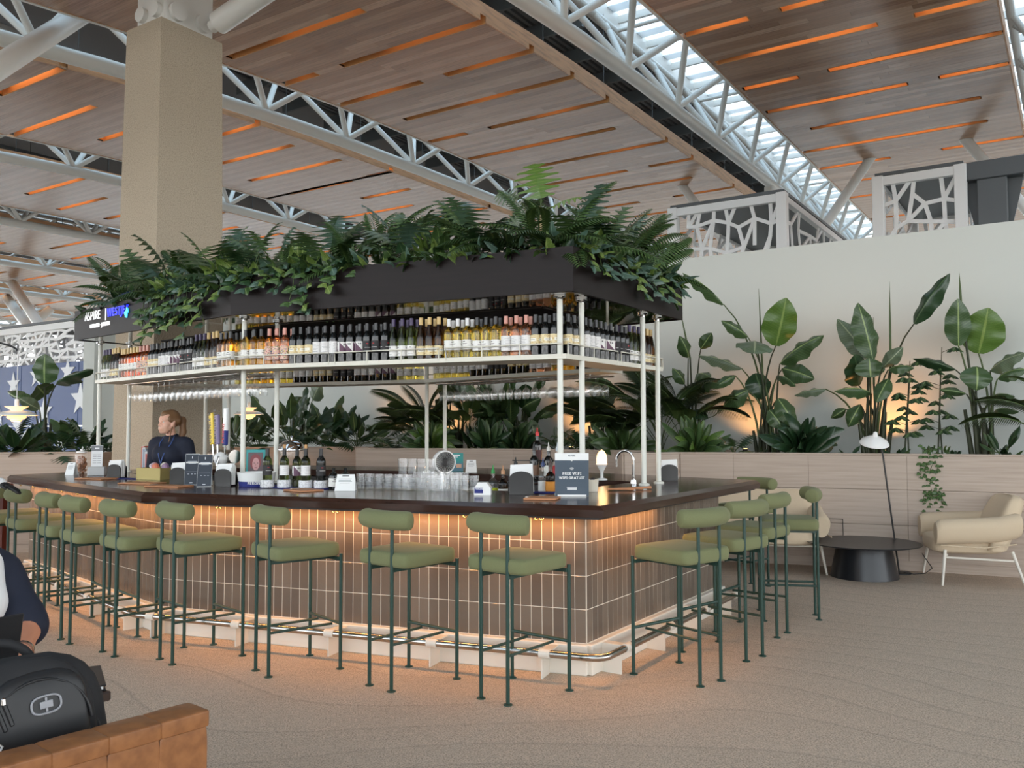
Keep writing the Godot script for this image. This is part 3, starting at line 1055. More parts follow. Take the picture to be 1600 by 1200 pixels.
func letters(cp: Node3D) -> void:
	# lettering on the left fascia
	var a: Vector2 = K_OUT[2]
	var b: Vector2 = K_OUT[1]
	var d := (b - a).normalized()
	var yaw := atan2(-d.y, d.x)
	var white := mt("letter_white", c8(245, 245, 245), 0.5)
	white.emission_enabled = true
	white.emission = Color.WHITE
	white.emission_energy_multiplier = 0.25
	var blue := mt("letter_blue", c8(50, 60, 235), 0.4)
	blue.emission_enabled = true
	blue.emission = c8(60, 70, 255)
	blue.emission_energy_multiplier = 0.3
	var cyan := mt("letter_cyan", c8(70, 205, 250), 0.4)
	cyan.emission_enabled = true
	cyan.emission = c8(70, 205, 250)
	cyan.emission_energy_multiplier = 0.3
	text(cp, "sign_letters", "ASPIRE", 0.085, white, a, d, yaw, 0.27, 2.655, false)
	text(cp, "sign_letters", "|", 0.085, white, a, d, yaw, 0.73, 2.655, false)
	text(cp, "sign_letters", "WESTJET", 0.085, blue, a, d, yaw, 0.80, 2.655, true)
	text(cp, "sign_letters", "GARDEN · JARDIN", 0.04, white, a, d, yaw, 0.40, 2.585, true)
	# a small leaf mark at the end of the name: overlapping slanted blades
	var o := Transform3D(Basis(Vector3.UP, yaw), v3(a + d * 1.24, 2.69))
	var leaf := MB.new()
	leaf.box(Vector3(0, 0.0, 0.008), Vector3(0.03, 0.1, 0.01), Basis(Vector3.BACK, -0.2))
	leaf.box(Vector3(0, 0.005, 0.01), Vector3(0.08, 0.032, 0.01), Basis(Vector3.BACK, 0.25))
	leaf.box(Vector3(-0.01, -0.025, 0.009), Vector3(0.04, 0.03, 0.01), Basis(Vector3.BACK, 0.25))
	obj("sign_mark", leaf, cyan, cp, o)

func text_mesh(s: String, h: float, bold := false, depth := 0.008) -> TextMesh:
	var f := SystemFont.new()
	f.font_names = PackedStringArray(["Droid Sans"])
	f.font_weight = 700 if bold else 400
	var t := TextMesh.new()
	t.text = s
	t.font = f
	t.font_size = 32
	t.pixel_size = h / 23.0
	t.depth = depth
	t.curve_step = 1.0
	t.horizontal_alignment = HORIZONTAL_ALIGNMENT_LEFT
	t.vertical_alignment = VERTICAL_ALIGNMENT_BOTTOM
	return t

func text(parent: Node3D, called: String, s: String, h: float, mat: Material, a: Vector2, d: Vector2, yaw: float, along: float, y: float, bold: bool) -> void:
	var nrm := Basis(Vector3.UP, yaw) * Vector3(0, 0, 1)
	obj(called, text_mesh(s, h, bold), mat, parent, Transform3D(Basis(Vector3.UP, yaw), v3(a + d * along, y) + nrm * 0.005))

func stool_proto() -> Array:
	# parts of one bar stool; local -z faces the bar
	var fab := mt("stool_fabric", c8(128, 132, 94), 0.9)
	fab.albedo_texture = noise_tex(0.2, [[0.0, c8(205, 205, 195)], [0.5, c8(235, 235, 230)], [1.0, c8(255, 255, 250)]], 256, 61, 2)
	triplanar(fab, Vector3.ONE * 4.0, false)
	fab.rim_enabled = true
	fab.rim = 0.3
	mt("stool_frame", c8(36, 66, 58), 0.35)
	# seat: rounded slab, softly crowned
	var rows := []
	var prof := [[0.0, -0.035], [0.86, -0.04], [0.965, -0.036], [0.993, -0.02], [1.0, 0.005], [0.993, 0.03], [0.965, 0.045], [0.86, 0.052], [0.45, 0.054], [0.0, 0.056]]
	for p in prof:
		var ring := PackedVector3Array()
		for j in 40:
			var a := TAU * j / 40
			var e := 0.22
			var cx := signf(cos(a)) * pow(absf(cos(a)), e)
			var sy := signf(sin(a)) * pow(absf(sin(a)), e)
			ring.append(Vector3(0.222 * p[0] * cx, 0.762 + p[1], -0.225 * p[0] * sy))
		rows.append(ring)
	var seat := MB.new().grid(rows, true).mesh()
	# backrest: a fat roll bent a little round the sitter
	var pts := []
	var rr := []
	for j in 15:
		var u := j / 14.0 * 2.0 - 1.0
		pts.append(Vector3(0.195 * u, 1.0, 0.215 - 0.05 * u * u))
		rr.append(0.058 * (1.0 if absf(u) < 0.9 else 0.94))
	var roll := MB.new().tube(pts, rr, 18, false)
	for e in [0, 14]:
		var c: Vector3 = pts[e]
		var out: Vector3 = (pts[e] - pts[1 if e == 0 else 13]).normalized()
		var u: Vector3 = out.cross(Vector3.UP).normalized()
		var cr := []
		for q in [[0.0545, 0.0], [0.048, 0.008], [0.03, 0.013], [0.0, 0.015]]:
			var ring := PackedVector3Array()
			for j in 18:
				var a := TAU * j / 18
				ring.append(c + out * q[1] + (u * cos(a) + Vector3.UP * sin(a)) * q[0] * (1.0))
			cr.append(ring)
		roll.grid(cr, true)
	var legs := []
	for s in [-1, 1]:
		legs.append(MB.new().tube([Vector3(0.098 * s, 0.008, 0.218), Vector3(0.098 * s, 0.96, 0.218)], 0.0115, 10).mesh())
		legs.append(MB.new().tube([Vector3(0.215 * s, 0.008, -0.218), Vector3(0.232 * s * 0.93, 0.74, -0.218)], 0.0115, 10).mesh())
	var foot := MB.new().lathe([[0.0, 0.0], [0.026, 0.0], [0.026, 0.006], [0.012, 0.01], [0.0, 0.01]], 14).mesh()
	var fr := MB.new()
	for s in [-1, 1]:
		fr.box(Vector3(0.098 * s, 0.708, 0.02), Vector3(0.016, 0.024, 0.4))
	fr.box(Vector3(0, 0.708, -0.2), Vector3(0.43, 0.024, 0.02))
	fr.box(Vector3(0, 0.708, 0.1), Vector3(0.2, 0.02, 0.02))
	var st := []
	for s in [-1, 1]:
		st.append(MB.new().tube([Vector3(0.098 * s, 0.27, 0.218), Vector3(0.098 * s, 0.27, -0.218)], 0.009, 8).mesh())
	st.append(MB.new().tube([Vector3(-0.215, 0.29, -0.218), Vector3(0.215, 0.29, -0.218)], 0.011, 8).mesh())
	return [seat, roll.mesh(), legs, foot, fr.mesh(), st]

func stools() -> void:
	var P := stool_proto()
	var spots := [
		[-2.81, -4.35, -5.1, "green bar stool nearest the right corner of the tiled front"],
		[-3.52, -4.19, -6.7, "green bar stool second from the right corner along the front"],
		[-4.32, -4.01, -17.3, "green bar stool third from the right corner along the front"],
		[-5.10, -3.86, -12.0, "green bar stool at the bend of the bar"],
		[-5.62, -3.77, -9.0, "green bar stool just left of the bend of the bar"],
		[-6.20, -3.80, -13.0, "green bar stool second left of the bend"],
		[-6.72, -3.90, -15.0, "green bar stool third left of the bend"],
		[-7.42, -4.02, -12.0, "green bar stool under the gloved hand at the left edge"],
		[-8.10, -4.17, -11.0, "farthest green bar stool at the left edge"],
		[-2.13, -5.2, 71.2, "green bar stool nearest at the right end of the bar"],
		[-2.09, -5.89, 75.0, "green bar stool second along the right end of the bar"],
		[-2.13, -6.62, 84.0, "green bar stool third along the right end of the bar"],
		[-2.05, -7.28, 112.0, "green bar stool turned askew beside the pale sofa"],
		[-2.75, -8.35, 165.0, "green bar stool hidden behind the far corner of the counter"],
	]
	for s in spots:
		var t := thing("bar_stool", s[3], "bar stool", Vector3(s[0], 0, s[1]), deg_to_rad(s[2]), "green upholstered bar stools")
		obj("seat", P[0], M.stool_fabric, t)
		obj("backrest", P[1], M.stool_fabric, t)
		for l in P[2]:
			obj("leg", l, M.stool_frame, t)
		for f in [Vector3(0.098, 0, 0.218), Vector3(-0.098, 0, 0.218), Vector3(0.215, 0, -0.218), Vector3(-0.215, 0, -0.218)]:
			obj("foot_disc", P[3], M.stool_frame, t, Transform3D(Basis(), f))
		obj("seat_frame", P[4], M.stool_frame, t)
		for r in P[5]:
			obj("footrest_bar", r, M.stool_frame, t)

func glass_mat(key: String, c: Color, rough := 0.03) -> StandardMaterial3D:
	var m := mt(key, c, rough)
	m.refraction_enabled = true
	m.refraction_scale = 0.04
	m.albedo_color.a = 0.0
	return m

func label_tex(kind: int) -> ImageTexture:
	var w := 128
	var h := 128
	var im := Image.create(w, h, false, Image.FORMAT_RGB8)
	var r := RandomNumberGenerator.new()
	r.seed = 100 + kind
	# the label fills the whole picture; print sits in the middle third, which faces the guests
	var paper: Color = [c8(238, 236, 230), c8(232, 214, 168), c8(236, 234, 232), c8(235, 233, 230), c8(40, 38, 40), c8(228, 186, 170), c8(240, 238, 234)][kind]
	im.fill(paper)
	for f in [0.0, 1.0 / 3.0, 2.0 / 3.0]:
		var x := int(f * w) + 4
		if kind == 0 or kind == 6:
			im.fill_rect(Rect2i(x + 13, 18, 9, 10), c8(60, 56, 60))
			im.fill_rect(Rect2i(x + 7, 46, 24, 5), c8(90, 70, 70))
			im.fill_rect(Rect2i(x + 10, 56, 18, 3), c8(140, 130, 130))
			im.fill_rect(Rect2i(x + 9, 100, 20, 3), c8(150, 140, 140))
		elif kind == 1:
			for j in 46:
				im.fill_rect(Rect2i(x + r.randi_range(-4, 36), r.randi_range(0, 122), r.randi_range(2, 6), r.randi_range(2, 6)), [c8(196, 152, 72), c8(120, 88, 44), c8(244, 230, 190)][j % 3])
			im.fill_rect(Rect2i(x + 4, 44, 30, 38), c8(246, 242, 230))
			im.fill_rect(Rect2i(x + 9, 60, 20, 4), c8(120, 110, 100))
		elif kind == 2:
			for j in 5:
				im.fill_rect(Rect2i(x + 6 + (j % 2) * 4, 24 + j * 14, 20 + (j * 7) % 9, 2), c8(120, 116, 120))
			im.fill_rect(Rect2i(x + 8, 100, 24, 3), c8(120, 116, 120))
		elif kind == 3:
			for j in 64:
				im.fill_rect(Rect2i(x - 4 + int(j * 0.66), 0 + int(j * 2.0), 43 - int(j * 0.66), 2), c8(236, 234, 230))
				im.fill_rect(Rect2i(x - 4, int(j * 2.0), int(j * 0.66), 2), c8(104, 72, 92))
			im.fill_rect(Rect2i(x + 14, 22, 5, 18), c8(70, 66, 70))
			im.fill_rect(Rect2i(x + 22, 22, 5, 18), c8(70, 66, 70))
		elif kind == 4:
			im.fill_rect(Rect2i(x + 12, 24, 9, 9), c8(188, 36, 40))
			im.fill_rect(Rect2i(x + 5, 64, 28, 5), c8(216, 214, 212))
		elif kind == 5:
			for j in 60:
				im.fill_rect(Rect2i(x + r.randi_range(-4, 36), r.randi_range(0, 122), r.randi_range(3, 8), r.randi_range(3, 8)), [c8(96, 118, 150), c8(228, 214, 120), c8(150, 70, 90), c8(244, 236, 214), c8(92, 128, 84)][j % 5])
	return ImageTexture.create_from_image(im)

# bottle shapes: outline, where the label sits, where the capsule sits
const BORDEAUX := [[0.0, 0.004], [0.034, 0.0], [0.0375, 0.006], [0.0375, 0.19], [0.034, 0.212], [0.02, 0.232], [0.0145, 0.246], [0.0145, 0.296], [0.0, 0.3]]
const HOCK := [[0.0, 0.004], [0.032, 0.0], [0.036, 0.006], [0.036, 0.15], [0.031, 0.19], [0.022, 0.235], [0.0145, 0.27], [0.0145, 0.318], [0.0, 0.322]]

func ring_band(prof: Array, y0: float, y1: float, grow: float) -> MB:
	var rows := []
	var n := 6
	for k in n + 1:
		var y := lerpf(y0, y1, k / float(n))
		var r := 0.03
		for j in prof.size() - 1:
			if prof[j][1] <= y and prof[j + 1][1] >= y and prof[j + 1][1] > prof[j][1]:
				r = lerpf(prof[j][0], prof[j + 1][0], (y - prof[j][1]) / (prof[j + 1][1] - prof[j][1]))
		rows.append([r + grow, y])
	return MB.new().lathe(rows, 18, Vector3.ZERO, false)

var btype := []

func bottle_types() -> void:
	glass_mat("glass_dark", c8(24, 30, 22))
	var dk := mt("glass_black", c8(16, 18, 18), 0.06)
	glass_mat("glass_green", c8(120, 134, 70))
	glass_mat("glass_brown", c8(120, 78, 36))
	glass_mat("wine_amber", c8(242, 200, 100))
	glass_mat("wine_yellow", c8(240, 222, 130))
	glass_mat("wine_rose", c8(244, 196, 164))
	glass_mat("wine_orange", c8(244, 168, 76))
	for k in 7:
		var m := mt("label%d" % k, Color.WHITE, 0.6)
		m.albedo_texture = label_tex(k)
	mt("cap_black", c8(26, 26, 28), 0.3)
	mt("cap_white", c8(230, 230, 230), 0.4)
	mt("cap_gold", c8(214, 182, 120), 0.35)
	mt("cap_purple", c8(60, 44, 84), 0.35)
	mt("cap_rose", c8(214, 150, 134), 0.35)
	# [profile, glass, label, label y0, y1, cap, description]
	var T := [
		[BORDEAUX, "wine_amber", "label0", 0.06, 0.13, "cap_black", "amber wine bottle with white label"],
		[BORDEAUX, "wine_rose", "label5", 0.04, 0.15, "cap_rose", "rose wine bottle with floral label"],
		[BORDEAUX, "glass_black", "label1", 0.075, 0.15, "cap_black", "dark wine bottle with cream patterned label"],
		[BORDEAUX, "glass_black", "label2", 0.07, 0.17, "cap_black", "dark wine bottle with tall white label"],
		[BORDEAUX, "glass_black", "label3", 0.08, 0.16, "cap_black", "dark wine bottle with purple diagonal label"],
		[BORDEAUX, "glass_black", "label4", 0.06, 0.16, "cap_black", "dark wine bottle with black label"],
		[HOCK, "glass_green", "label6", 0.03, 0.11, "cap_purple", "slender green bottle with purple capsule"],
		[HOCK, "glass_brown", "label1", 0.03, 0.10, "cap_gold", "slender brown bottle with gold label"],
		[BORDEAUX, "wine_yellow", "label0", 0.06, 0.135, "cap_white", "pale white wine bottle with white capsule"],
		[BORDEAUX, "wine_yellow", "label6", 0.05, 0.125, "cap_black", "pale yellow wine bottle with black capsule"],
		[BORDEAUX, "wine_rose", "label2", 0.04, 0.15, "cap_rose", "blush wine bottle with long white label"],
		[BORDEAUX, "wine_orange", "label0", 0.07, 0.14, "cap_gold", "orange wine bottle with white label"],
	]
	for q in T:
		var body := MB.new().lathe(q[0], 18, Vector3.ZERO, false).mesh()
		var lab := ring_band(q[0], q[3], q[4], 0.0009).mesh()
		var top: float = q[0][q[0].size() - 2][1]
		var cap := MB.new().lathe([[0.0155, top - 0.055], [0.016, top - 0.05], [0.016, top + 0.004], [0.0, top + 0.0055]], 14).mesh()
		btype.append([body, M[q[1]], lab, M[q[2]], cap, M[q[5]], q[6]])

func bottle(k: int, at: Vector3, yaw: float, label: String, group: String, sc := 1.0) -> Node3D:
	var b: Array = btype[k]
	var t := thing("wine_bottle", label, "bottle", at, yaw, group)
	obj("glass_body", b[0], b[1], t)
	obj("label", b[2], b[3], t)
	obj("capsule", b[4], b[5], t)
	t.scale = Vector3.ONE * sc
	return t

func nth(k: int) -> String:
	return str(k) + ("th" if k % 100 in [11, 12, 13] else ["th", "st", "nd", "rd", "th", "th", "th", "th", "th", "th"][k % 10])

func shelf_row(a: Vector2, b: Vector2, seq: Array, count: int, where: String, inset: Vector2) -> void:
	# two rows of bottles, three of a kind side by side
	for row in 2:
		for k in count:
			var p := a.lerp(b, (k + 0.5) / count) + inset.normalized() * (0.055 + 0.095 * row)
			var ty: int = seq[(k / 3) % seq.size()]
			var rows := "front row" if row == 0 else "second row"
			bottle(ty, v3(p + Vector2(rnd(-0.006, 0.006), rnd(-0.006, 0.006)), 2.08), rnd(0, TAU), "%s, %s from left, %s, %s" % [btype[ty][6], nth(k + 1), rows, where], "bottles on the " + where)

func glass_shape(kind: String) -> Array:
	# outline of a hollow glass, outside up then inside down
	if kind == "wine":
		return [[0.0, 0.002], [0.034, 0.0], [0.034, 0.002], [0.006, 0.008], [0.0036, 0.02], [0.0036, 0.085], [0.012, 0.095], [0.032, 0.115], [0.040, 0.145], [0.036, 0.18], [0.031, 0.205], [0.030, 0.205], [0.035, 0.18], [0.039, 0.145], [0.031, 0.116], [0.0, 0.097]]
	return [[0.0, 0.002], [0.030, 0.0], [0.038, 0.12], [0.0365, 0.12], [0.029, 0.008], [0.0, 0.008]]

func bottles_and_glasses() -> void:
	bottle_types()
	var fr := Vector2(-0.2, -1.0)
	shelf_row(S_OUT[1] + Vector2(0.06, -0.01), S_OUT[0] + Vector2(-0.06, 0.0), [0, 1, 2, 3, 4, 5, 6, 7, 8, 9, 10, 2], 36, "front right shelf", Vector2(-0.2, -1.0))
	shelf_row(S_OUT[2] + Vector2(0.08, 0.02), S_OUT[1] + Vector2(-0.08, -0.01), [6, 7, 11, 11, 1, 2, 3, 4, 5, 6, 7, 0], 36, "front left shelf", Vector2(0.2, -1.0))
	shelf_row(S_OUT[0] + Vector2(0.0, -0.08), S_OUT[5] + Vector2(0.0, 0.08), [2, 3, 4, 5, 6, 7], 18, "right end shelf", Vector2(-1.0, -0.1))
	shelf_row(S_IN[4] + Vector2(0.1, 0.02), Vector2(-3.6, -6.86), [8, 9, 3, 5, 2, 10, 0, 4], 24, "rear right shelf", Vector2(0.05, -1.0))
	shelf_row(S_IN[3] + Vector2(0.15, -0.04), S_IN[4] + Vector2(-0.1, 0.02), [9, 0, 8, 3, 2, 5, 3, 4], 27, "rear left shelf", Vector2(-0.1, -1.0))
	# hanging stemware
	var clear := mt("glass_clear", Color(0.9, 0.93, 0.93, 0.015), 0.02)
	clear.transparency = BaseMaterial3D.TRANSPARENCY_ALPHA
	var wm := MB.new().lathe(glass_shape("wine"), 18, Vector3.ZERO, false).mesh()
	var racks := [[Vector2(-8.45, -5.62), Vector2(-6.0, -5.10), 19, "left glass rack", Vector2(0.12, 0.85)], [Vector2(-5.75, -7.50), Vector2(-3.62, -7.03), 19, "right glass rack", Vector2(-0.2, 0.85)]]
	for r in racks:
		var a: Vector2 = r[0]
		var b: Vector2 = r[1]
		var d := (b - a).normalized()
		var side := Vector2(-d.y, d.x)
		var t := thing("glass_rack", "dark slotted stemware rack hung under the shelf, " + r[3], "glass rack", Vector3.ZERO, 0, "stemware racks")
		var n: int = r[2]
		for k in n + 1:
			var p := a.lerp(b, k / float(n))
			var q := a.lerp(b, (k + 0.5) / n)
			if k < n:
				for u in [-0.016, 0.016]:
					obj("runner", MB.new().tube([v3(q - side * 0.17 + d * u, 2.022), v3(q + side * 0.17 + d * u, 2.022)], 0.005, 6), M.steel, t)
			if k % 6 == 0:
				obj("hanger", MB.new().tube([v3(p, 2.022), v3(p, 2.046)], 0.005, 6), M.steel, t)
		for s in [-0.17, 0.17]:
			obj("side_bar", MB.new().tube([v3(a + side * s, 2.022), v3(b + side * s, 2.022)], 0.009, 6), M.steel, t)
		for k in n:
			for row in 3:
				var q := a.lerp(b, (k + 0.5) / n) + side * (-0.11 + 0.11 * row)
				var g := obj("wine_glass", wm, clear, null, Transform3D(Basis(Vector3.RIGHT, PI).scaled(Vector3.ONE * 0.93), v3(q, 2.031)))
				tag(g, "clear hanging wine glass, %s from left in the %s row of the %s" % [nth(k + 1), ["far", "middle", "near"][row], r[3]], "wine glass", "stemware in the " + r[3])

func card_mat(key: String, w: int, h: int, bg: Color, rects: Array) -> StandardMaterial3D:
	# a printed card: rects are [x, y, w, h, colour] in pixels
	var im := Image.create(w, h, false, Image.FORMAT_RGB8)
	im.fill(bg)
	for r in rects:
		im.fill_rect(Rect2i(r[0], r[1], r[2], r[3]), r[4])
	var m := mt(key, Color.WHITE, 0.5)
	m.albedo_texture = ImageTexture.create_from_image(im)
	return m

func small(called: String, label: String, cat: String, at: Vector3, deg := 0.0, group := "") -> Node3D:
	return thing(called, label, cat, at, deg_to_rad(deg), group)

func flat_card(p: Node3D, called: String, w: float, h: float, th: float, tilt: float, mat: Material, back: Material) -> MeshInstance3D:
	# an upright card leaning back by tilt; printed sheet on its +z side
	var b := Basis(Vector3.RIGHT, -tilt)
	var o := obj(called, MB.new().box(Vector3(0, h * 0.5, 0), Vector3(w, h, th), Basis()), back, p, Transform3D(b, Vector3.ZERO))
	var f := MB.new()
	f.quad(Vector3(-w * 0.49, h * 0.01, th * 0.5 + 0.0006), Vector3(w * 0.49, h * 0.01, th * 0.5 + 0.0006), Vector3(w * 0.49, h * 0.99, th * 0.5 + 0.0006), Vector3(-w * 0.49, h * 0.99, th * 0.5 + 0.0006))
	obj("print", f, mat, o)
	return o

func tent(label: String, at: Vector3, deg: float, w: float, h: float) -> void:
	var t := small("tent_card", label, "tent card", at, deg, "white tent cards")
	var f := MB.new()
	var d := 0.045
	f.quad(Vector3(-w / 2, 0, d), Vector3(w / 2, 0, d), Vector3(w * 0.42, h, 0.002), Vector3(-w * 0.42, h, 0.002))
	obj("front_leaf", f, M.card_lines, t)
	var g := MB.new()
	g.quad(Vector3(w / 2, 0, -d), Vector3(-w / 2, 0, -d), Vector3(-w * 0.42, h, -0.002), Vector3(w * 0.42, h, -0.002))
	g.quad(Vector3(-w / 2, 0, d), Vector3(-w * 0.42, h, 0.002), Vector3(-w * 0.42, h, -0.002), Vector3(-w / 2, 0, -d))
	obj("rear_leaf", g, M.card_white, t)

func napkin_holder(label: String, at: Vector3, deg: float, mat: Material, sc := 1.0) -> void:
	var t := small("napkin_holder", label, "napkin holder", at, deg, "napkin holders")
	var poly := PackedVector2Array([Vector2(-0.075, 0), Vector2(0.075, 0)])
	for j in 11:
		var a := PI * j / 10.0
		poly.append(Vector2(0.075 * cos(a), 0.10 + 0.045 * sin(a)))
	for s in [-1, 1]:
		obj("cheek", MB.new().prism(poly, -0.006, 0.006), mat, t, Transform3D(Basis(Vector3.RIGHT, Vector3.BACK, Vector3.UP), Vector3(0, 0, 0.05 * s)))
	obj("foot", MB.new().box(Vector3(0, 0.006, 0), Vector3(0.14, 0.012, 0.11)), mat, t)
	for k in 7:
		var h := 0.15 + 0.012 * (k % 3)
		obj("napkin", MB.new().box(Vector3(0.004 * (k % 3 - 1), 0.012 + h * 0.5, -0.036 + 0.012 * k), Vector3(0.14, h, 0.006), Basis(Vector3.BACK, 0.05 * (k % 3 - 1))), M.card_white, t)
	t.scale = Vector3.ONE * sc

func tumbler_mesh() -> ArrayMesh:
	return MB.new().lathe(glass_shape("tumbler"), 16, Vector3.ZERO, false).mesh()

func counter_things() -> void:
	var Y := 1.073
	var dark := c8(60, 60, 64)
	mt("card_white", c8(240, 240, 238), 0.6)
	card_mat("card_lines", 96, 128, c8(240, 240, 238), [[30, 10, 36, 6, dark], [14, 34, 68, 3, c8(140, 140, 144)], [14, 44, 64, 3, c8(140, 140, 144)], [14, 54, 68, 3, c8(150, 150, 150)], [22, 66, 50, 3, c8(150, 150, 150)]])
	card_mat("menu_dark", 96, 192, c8(44, 52, 64), [[44, 14, 6, 14, c8(215, 218, 222)], [16, 44, 64, 6, c8(170, 176, 184)], [22, 56, 52, 6, c8(170, 176, 184)], [10, 110, 76, 2, c8(120, 128, 138)], [20, 124, 12, 4, c8(190, 194, 200)], [44, 124, 12, 4, c8(190, 194, 200)], [66, 124, 12, 4, c8(190, 194, 200)], [38, 178, 20, 6, c8(210, 214, 220)]])
	card_mat("menu_pale", 96, 192, c8(226, 226, 226), [[0, 0, 96, 36, c8(120, 122, 126)], [30, 14, 36, 8, c8(230, 230, 230)], [12, 60, 32, 3, dark], [52, 60, 32, 3, dark], [12, 72, 32, 2, dark], [52, 72, 32, 2, dark], [12, 84, 32, 2, dark], [52, 84, 32, 2, dark], [12, 98, 32, 2, dark], [52, 98, 32, 2, dark], [12, 112, 32, 2, dark], [52, 112, 32, 2, dark], [10, 160, 76, 24, c8(90, 92, 96)]])
	var stone := mt("black_stone", c8(18, 18, 18), 0.35)
	stone.albedo_texture = noise_tex(0.05, [[0.0, c8(110, 110, 110)], [0.66, c8(130, 130, 126)], [0.7, c8(255, 255, 250)], [0.73, c8(130, 130, 130)], [1.0, c8(120, 120, 120)]], 256, 71, 4)
	triplanar(stone, Vector3.ONE * 4.0, false)
	var marble := mt("marble", c8(232, 232, 232), 0.3)
	marble.albedo_texture = noise_tex(0.02, [[0.0, c8(255, 255, 255)], [0.52, c8(240, 240, 240)], [0.57, c8(110, 112, 116)], [0.62, c8(245, 245, 245)], [1.0, c8(255, 255, 255)]], 256, 72, 4)
	triplanar(marble, Vector3.ONE * 6.0)
	mt("tan_board", c8(190, 132, 92), 0.5)
	mt("navy", c8(26, 40, 120), 0.6)
	mt("gold_paper", c8(168, 152, 96), 0.45, 0.4)
	mt("teal", c8(58, 160, 160), 0.5)
	mt("yellow_paint", c8(240, 206, 50), 0.4)
	mt("purple_paint", c8(122, 108, 150), 0.4)
	mt("red_paint", c8(196, 40, 44), 0.4)
	mt("white_gloss", c8(238, 238, 236), 0.25)
	mt("black_plastic", c8(24, 24, 26), 0.4)
	mt("cork", c8(206, 160, 110), 0.8)
	# cards and menus
	tent("white tent card standing alone at the left end of the counter", Vector3(-8.85, Y, -5.11), 25, 0.1, 0.13)
	tent("white tent card beside the tasting bottles", Vector3(-4.74, Y, -4.91), 34, 0.16, 0.125)
	tent("white tent card on the rear counter behind the tumblers", Vector3(-5.57, Y, -7.7), 30, 0.12, 0.13)
	for q in [[-6.36, -4.72, "left of two dark menu cards standing on the counter"], [-6.07, -4.63, "right of two dark menu cards standing on the counter"]]:
		var t := small("menu_stand", q[2], "menu", Vector3(q[0], Y, q[1]), 42, "dark menu cards")
		flat_card(t, "card", 0.115, 0.27, 0.006, 0.25, M.menu_dark, M.card_white)
		obj("prop", MB.new().box(Vector3(0, 0.1, -0.075), Vector3(0.1, 0.2, 0.004), Basis(Vector3.RIGHT, 0.35)), M.card_white, t)
	var mp := small("menu_stand", "pale printed menu card on a grey holder at the left", "menu", Vector3(-8.55, Y, -5.2), 45)
	flat_card(mp, "card", 0.11, 0.31, 0.006, 0.05, M.menu_pale, M.card_white)
	obj("holder", MB.new().box(Vector3(0.02, 0.045, 0.06), Vector3(0.16, 0.09, 0.1), Basis(), 0.004), mt("grey_box", c8(190, 190, 190), 0.5), mp)
	# tan boards lying on the counter
	for q in [[-7.89, -4.80, 8, 0.36, "tan menu board lying farthest left on the counter"], [-6.87, -4.60, 12, 0.36, "tan menu board lying before the gold box"], [-6.32, -4.48, 14, 0.34, "tan menu board lying before the dark menus"], [-5.0, -4.72, -12, 0.26, "tan board beside the white tent card"], [-3.05, -5.03, 20, 0.22, "tan slip lying below the wifi sign"]]:
		var t := small("tan_board", q[4], "board", Vector3(q[0], Y, q[1]), q[2], "tan boards on the counter")
		obj("board", MB.new().box(Vector3(0, 0.006, 0), Vector3(q[3], 0.012, 0.2), Basis(), 0.003), M.tan_board, t)
		obj("clip", MB.new().box(Vector3(-q[3] * 0.45, 0.014, 0), Vector3(0.02, 0.008, 0.08), Basis(), 0.002), M.steel, t)
	# snack jar
	var jar := small("snack_jar", "clear jar of mixed snacks at the left end of the counter", "jar", Vector3(-9.1, Y, -5.36))
	obj("glass", MB.new().lathe([[0.0, 0.0], [0.06, 0.0], [0.065, 0.02], [0.065, 0.2], [0.05, 0.22]], 18), M.glass_clear, jar)
	var nuts := MB.new()
	for k in 60:
		nuts.box(Vector3(rnd(-0.038, 0.038), 0.012 + 0.165 * k / 60.0, rnd(-0.038, 0.038)), Vector3(0.03, 0.022, 0.025), Basis(Vector3(rnd(-1, 1), 1, rnd(-1, 1)).normalized(), rnd(0, 6)), 0.006)
	tag(obj("snacks", nuts, mt("nuts", c8(150, 96, 60), 0.6), jar), "", "", "", "stuff")
	obj("lid", MB.new().lathe([[0.0, 0.22], [0.055, 0.22], [0.055, 0.235], [0.015, 0.245], [0.015, 0.26], [0.0, 0.26]], 16), M.white_gloss, jar)
	# napkin holders
	napkin_holder("black stone napkin holder at the left end of the counter", Vector3(-7.84, Y, -4.98), 20, M.black_stone, 0.95)
	napkin_holder("black stone napkin holder left of the dark menus", Vector3(-6.55, Y, -4.76), 20, M.black_stone)
	napkin_holder("black stone napkin holder right of the dark menus", Vector3(-5.98, Y, -4.78), 20, M.black_stone)
	napkin_holder("speckled black stone napkin holder with flaring napkins beside the wifi sign", Vector3(-3.40, Y, -5.32), 30, M.black_stone, 1.15)
	napkin_holder("veined black stone napkin holder at the far right of the counter", Vector3(-3.14, Y, -7.4), 25, M.black_stone, 1.0)
	# gold box and boxes behind
	var gb := small("gold_box", "low gold paper box of wrapped snacks", "box", Vector3(-7.37, Y, -5.1), 12)
	for q in [[0, 0.12, 0.28, 0.012], [0, -0.12, 0.28, 0.012]]:
		obj("wall", MB.new().box(Vector3(0, 0.055, q[1]), Vector3(0.28, 0.11, 0.008)), M.gold_paper, gb)
	for s in [-0.14, 0.14]:
		obj("wall", MB.new().box(Vector3(s, 0.055, 0), Vector3(0.008, 0.11, 0.248)), M.gold_paper, gb)
	obj("bottom", MB.new().box(Vector3(0, 0.004, 0), Vector3(0.28, 0.008, 0.24)), M.gold_paper, gb)
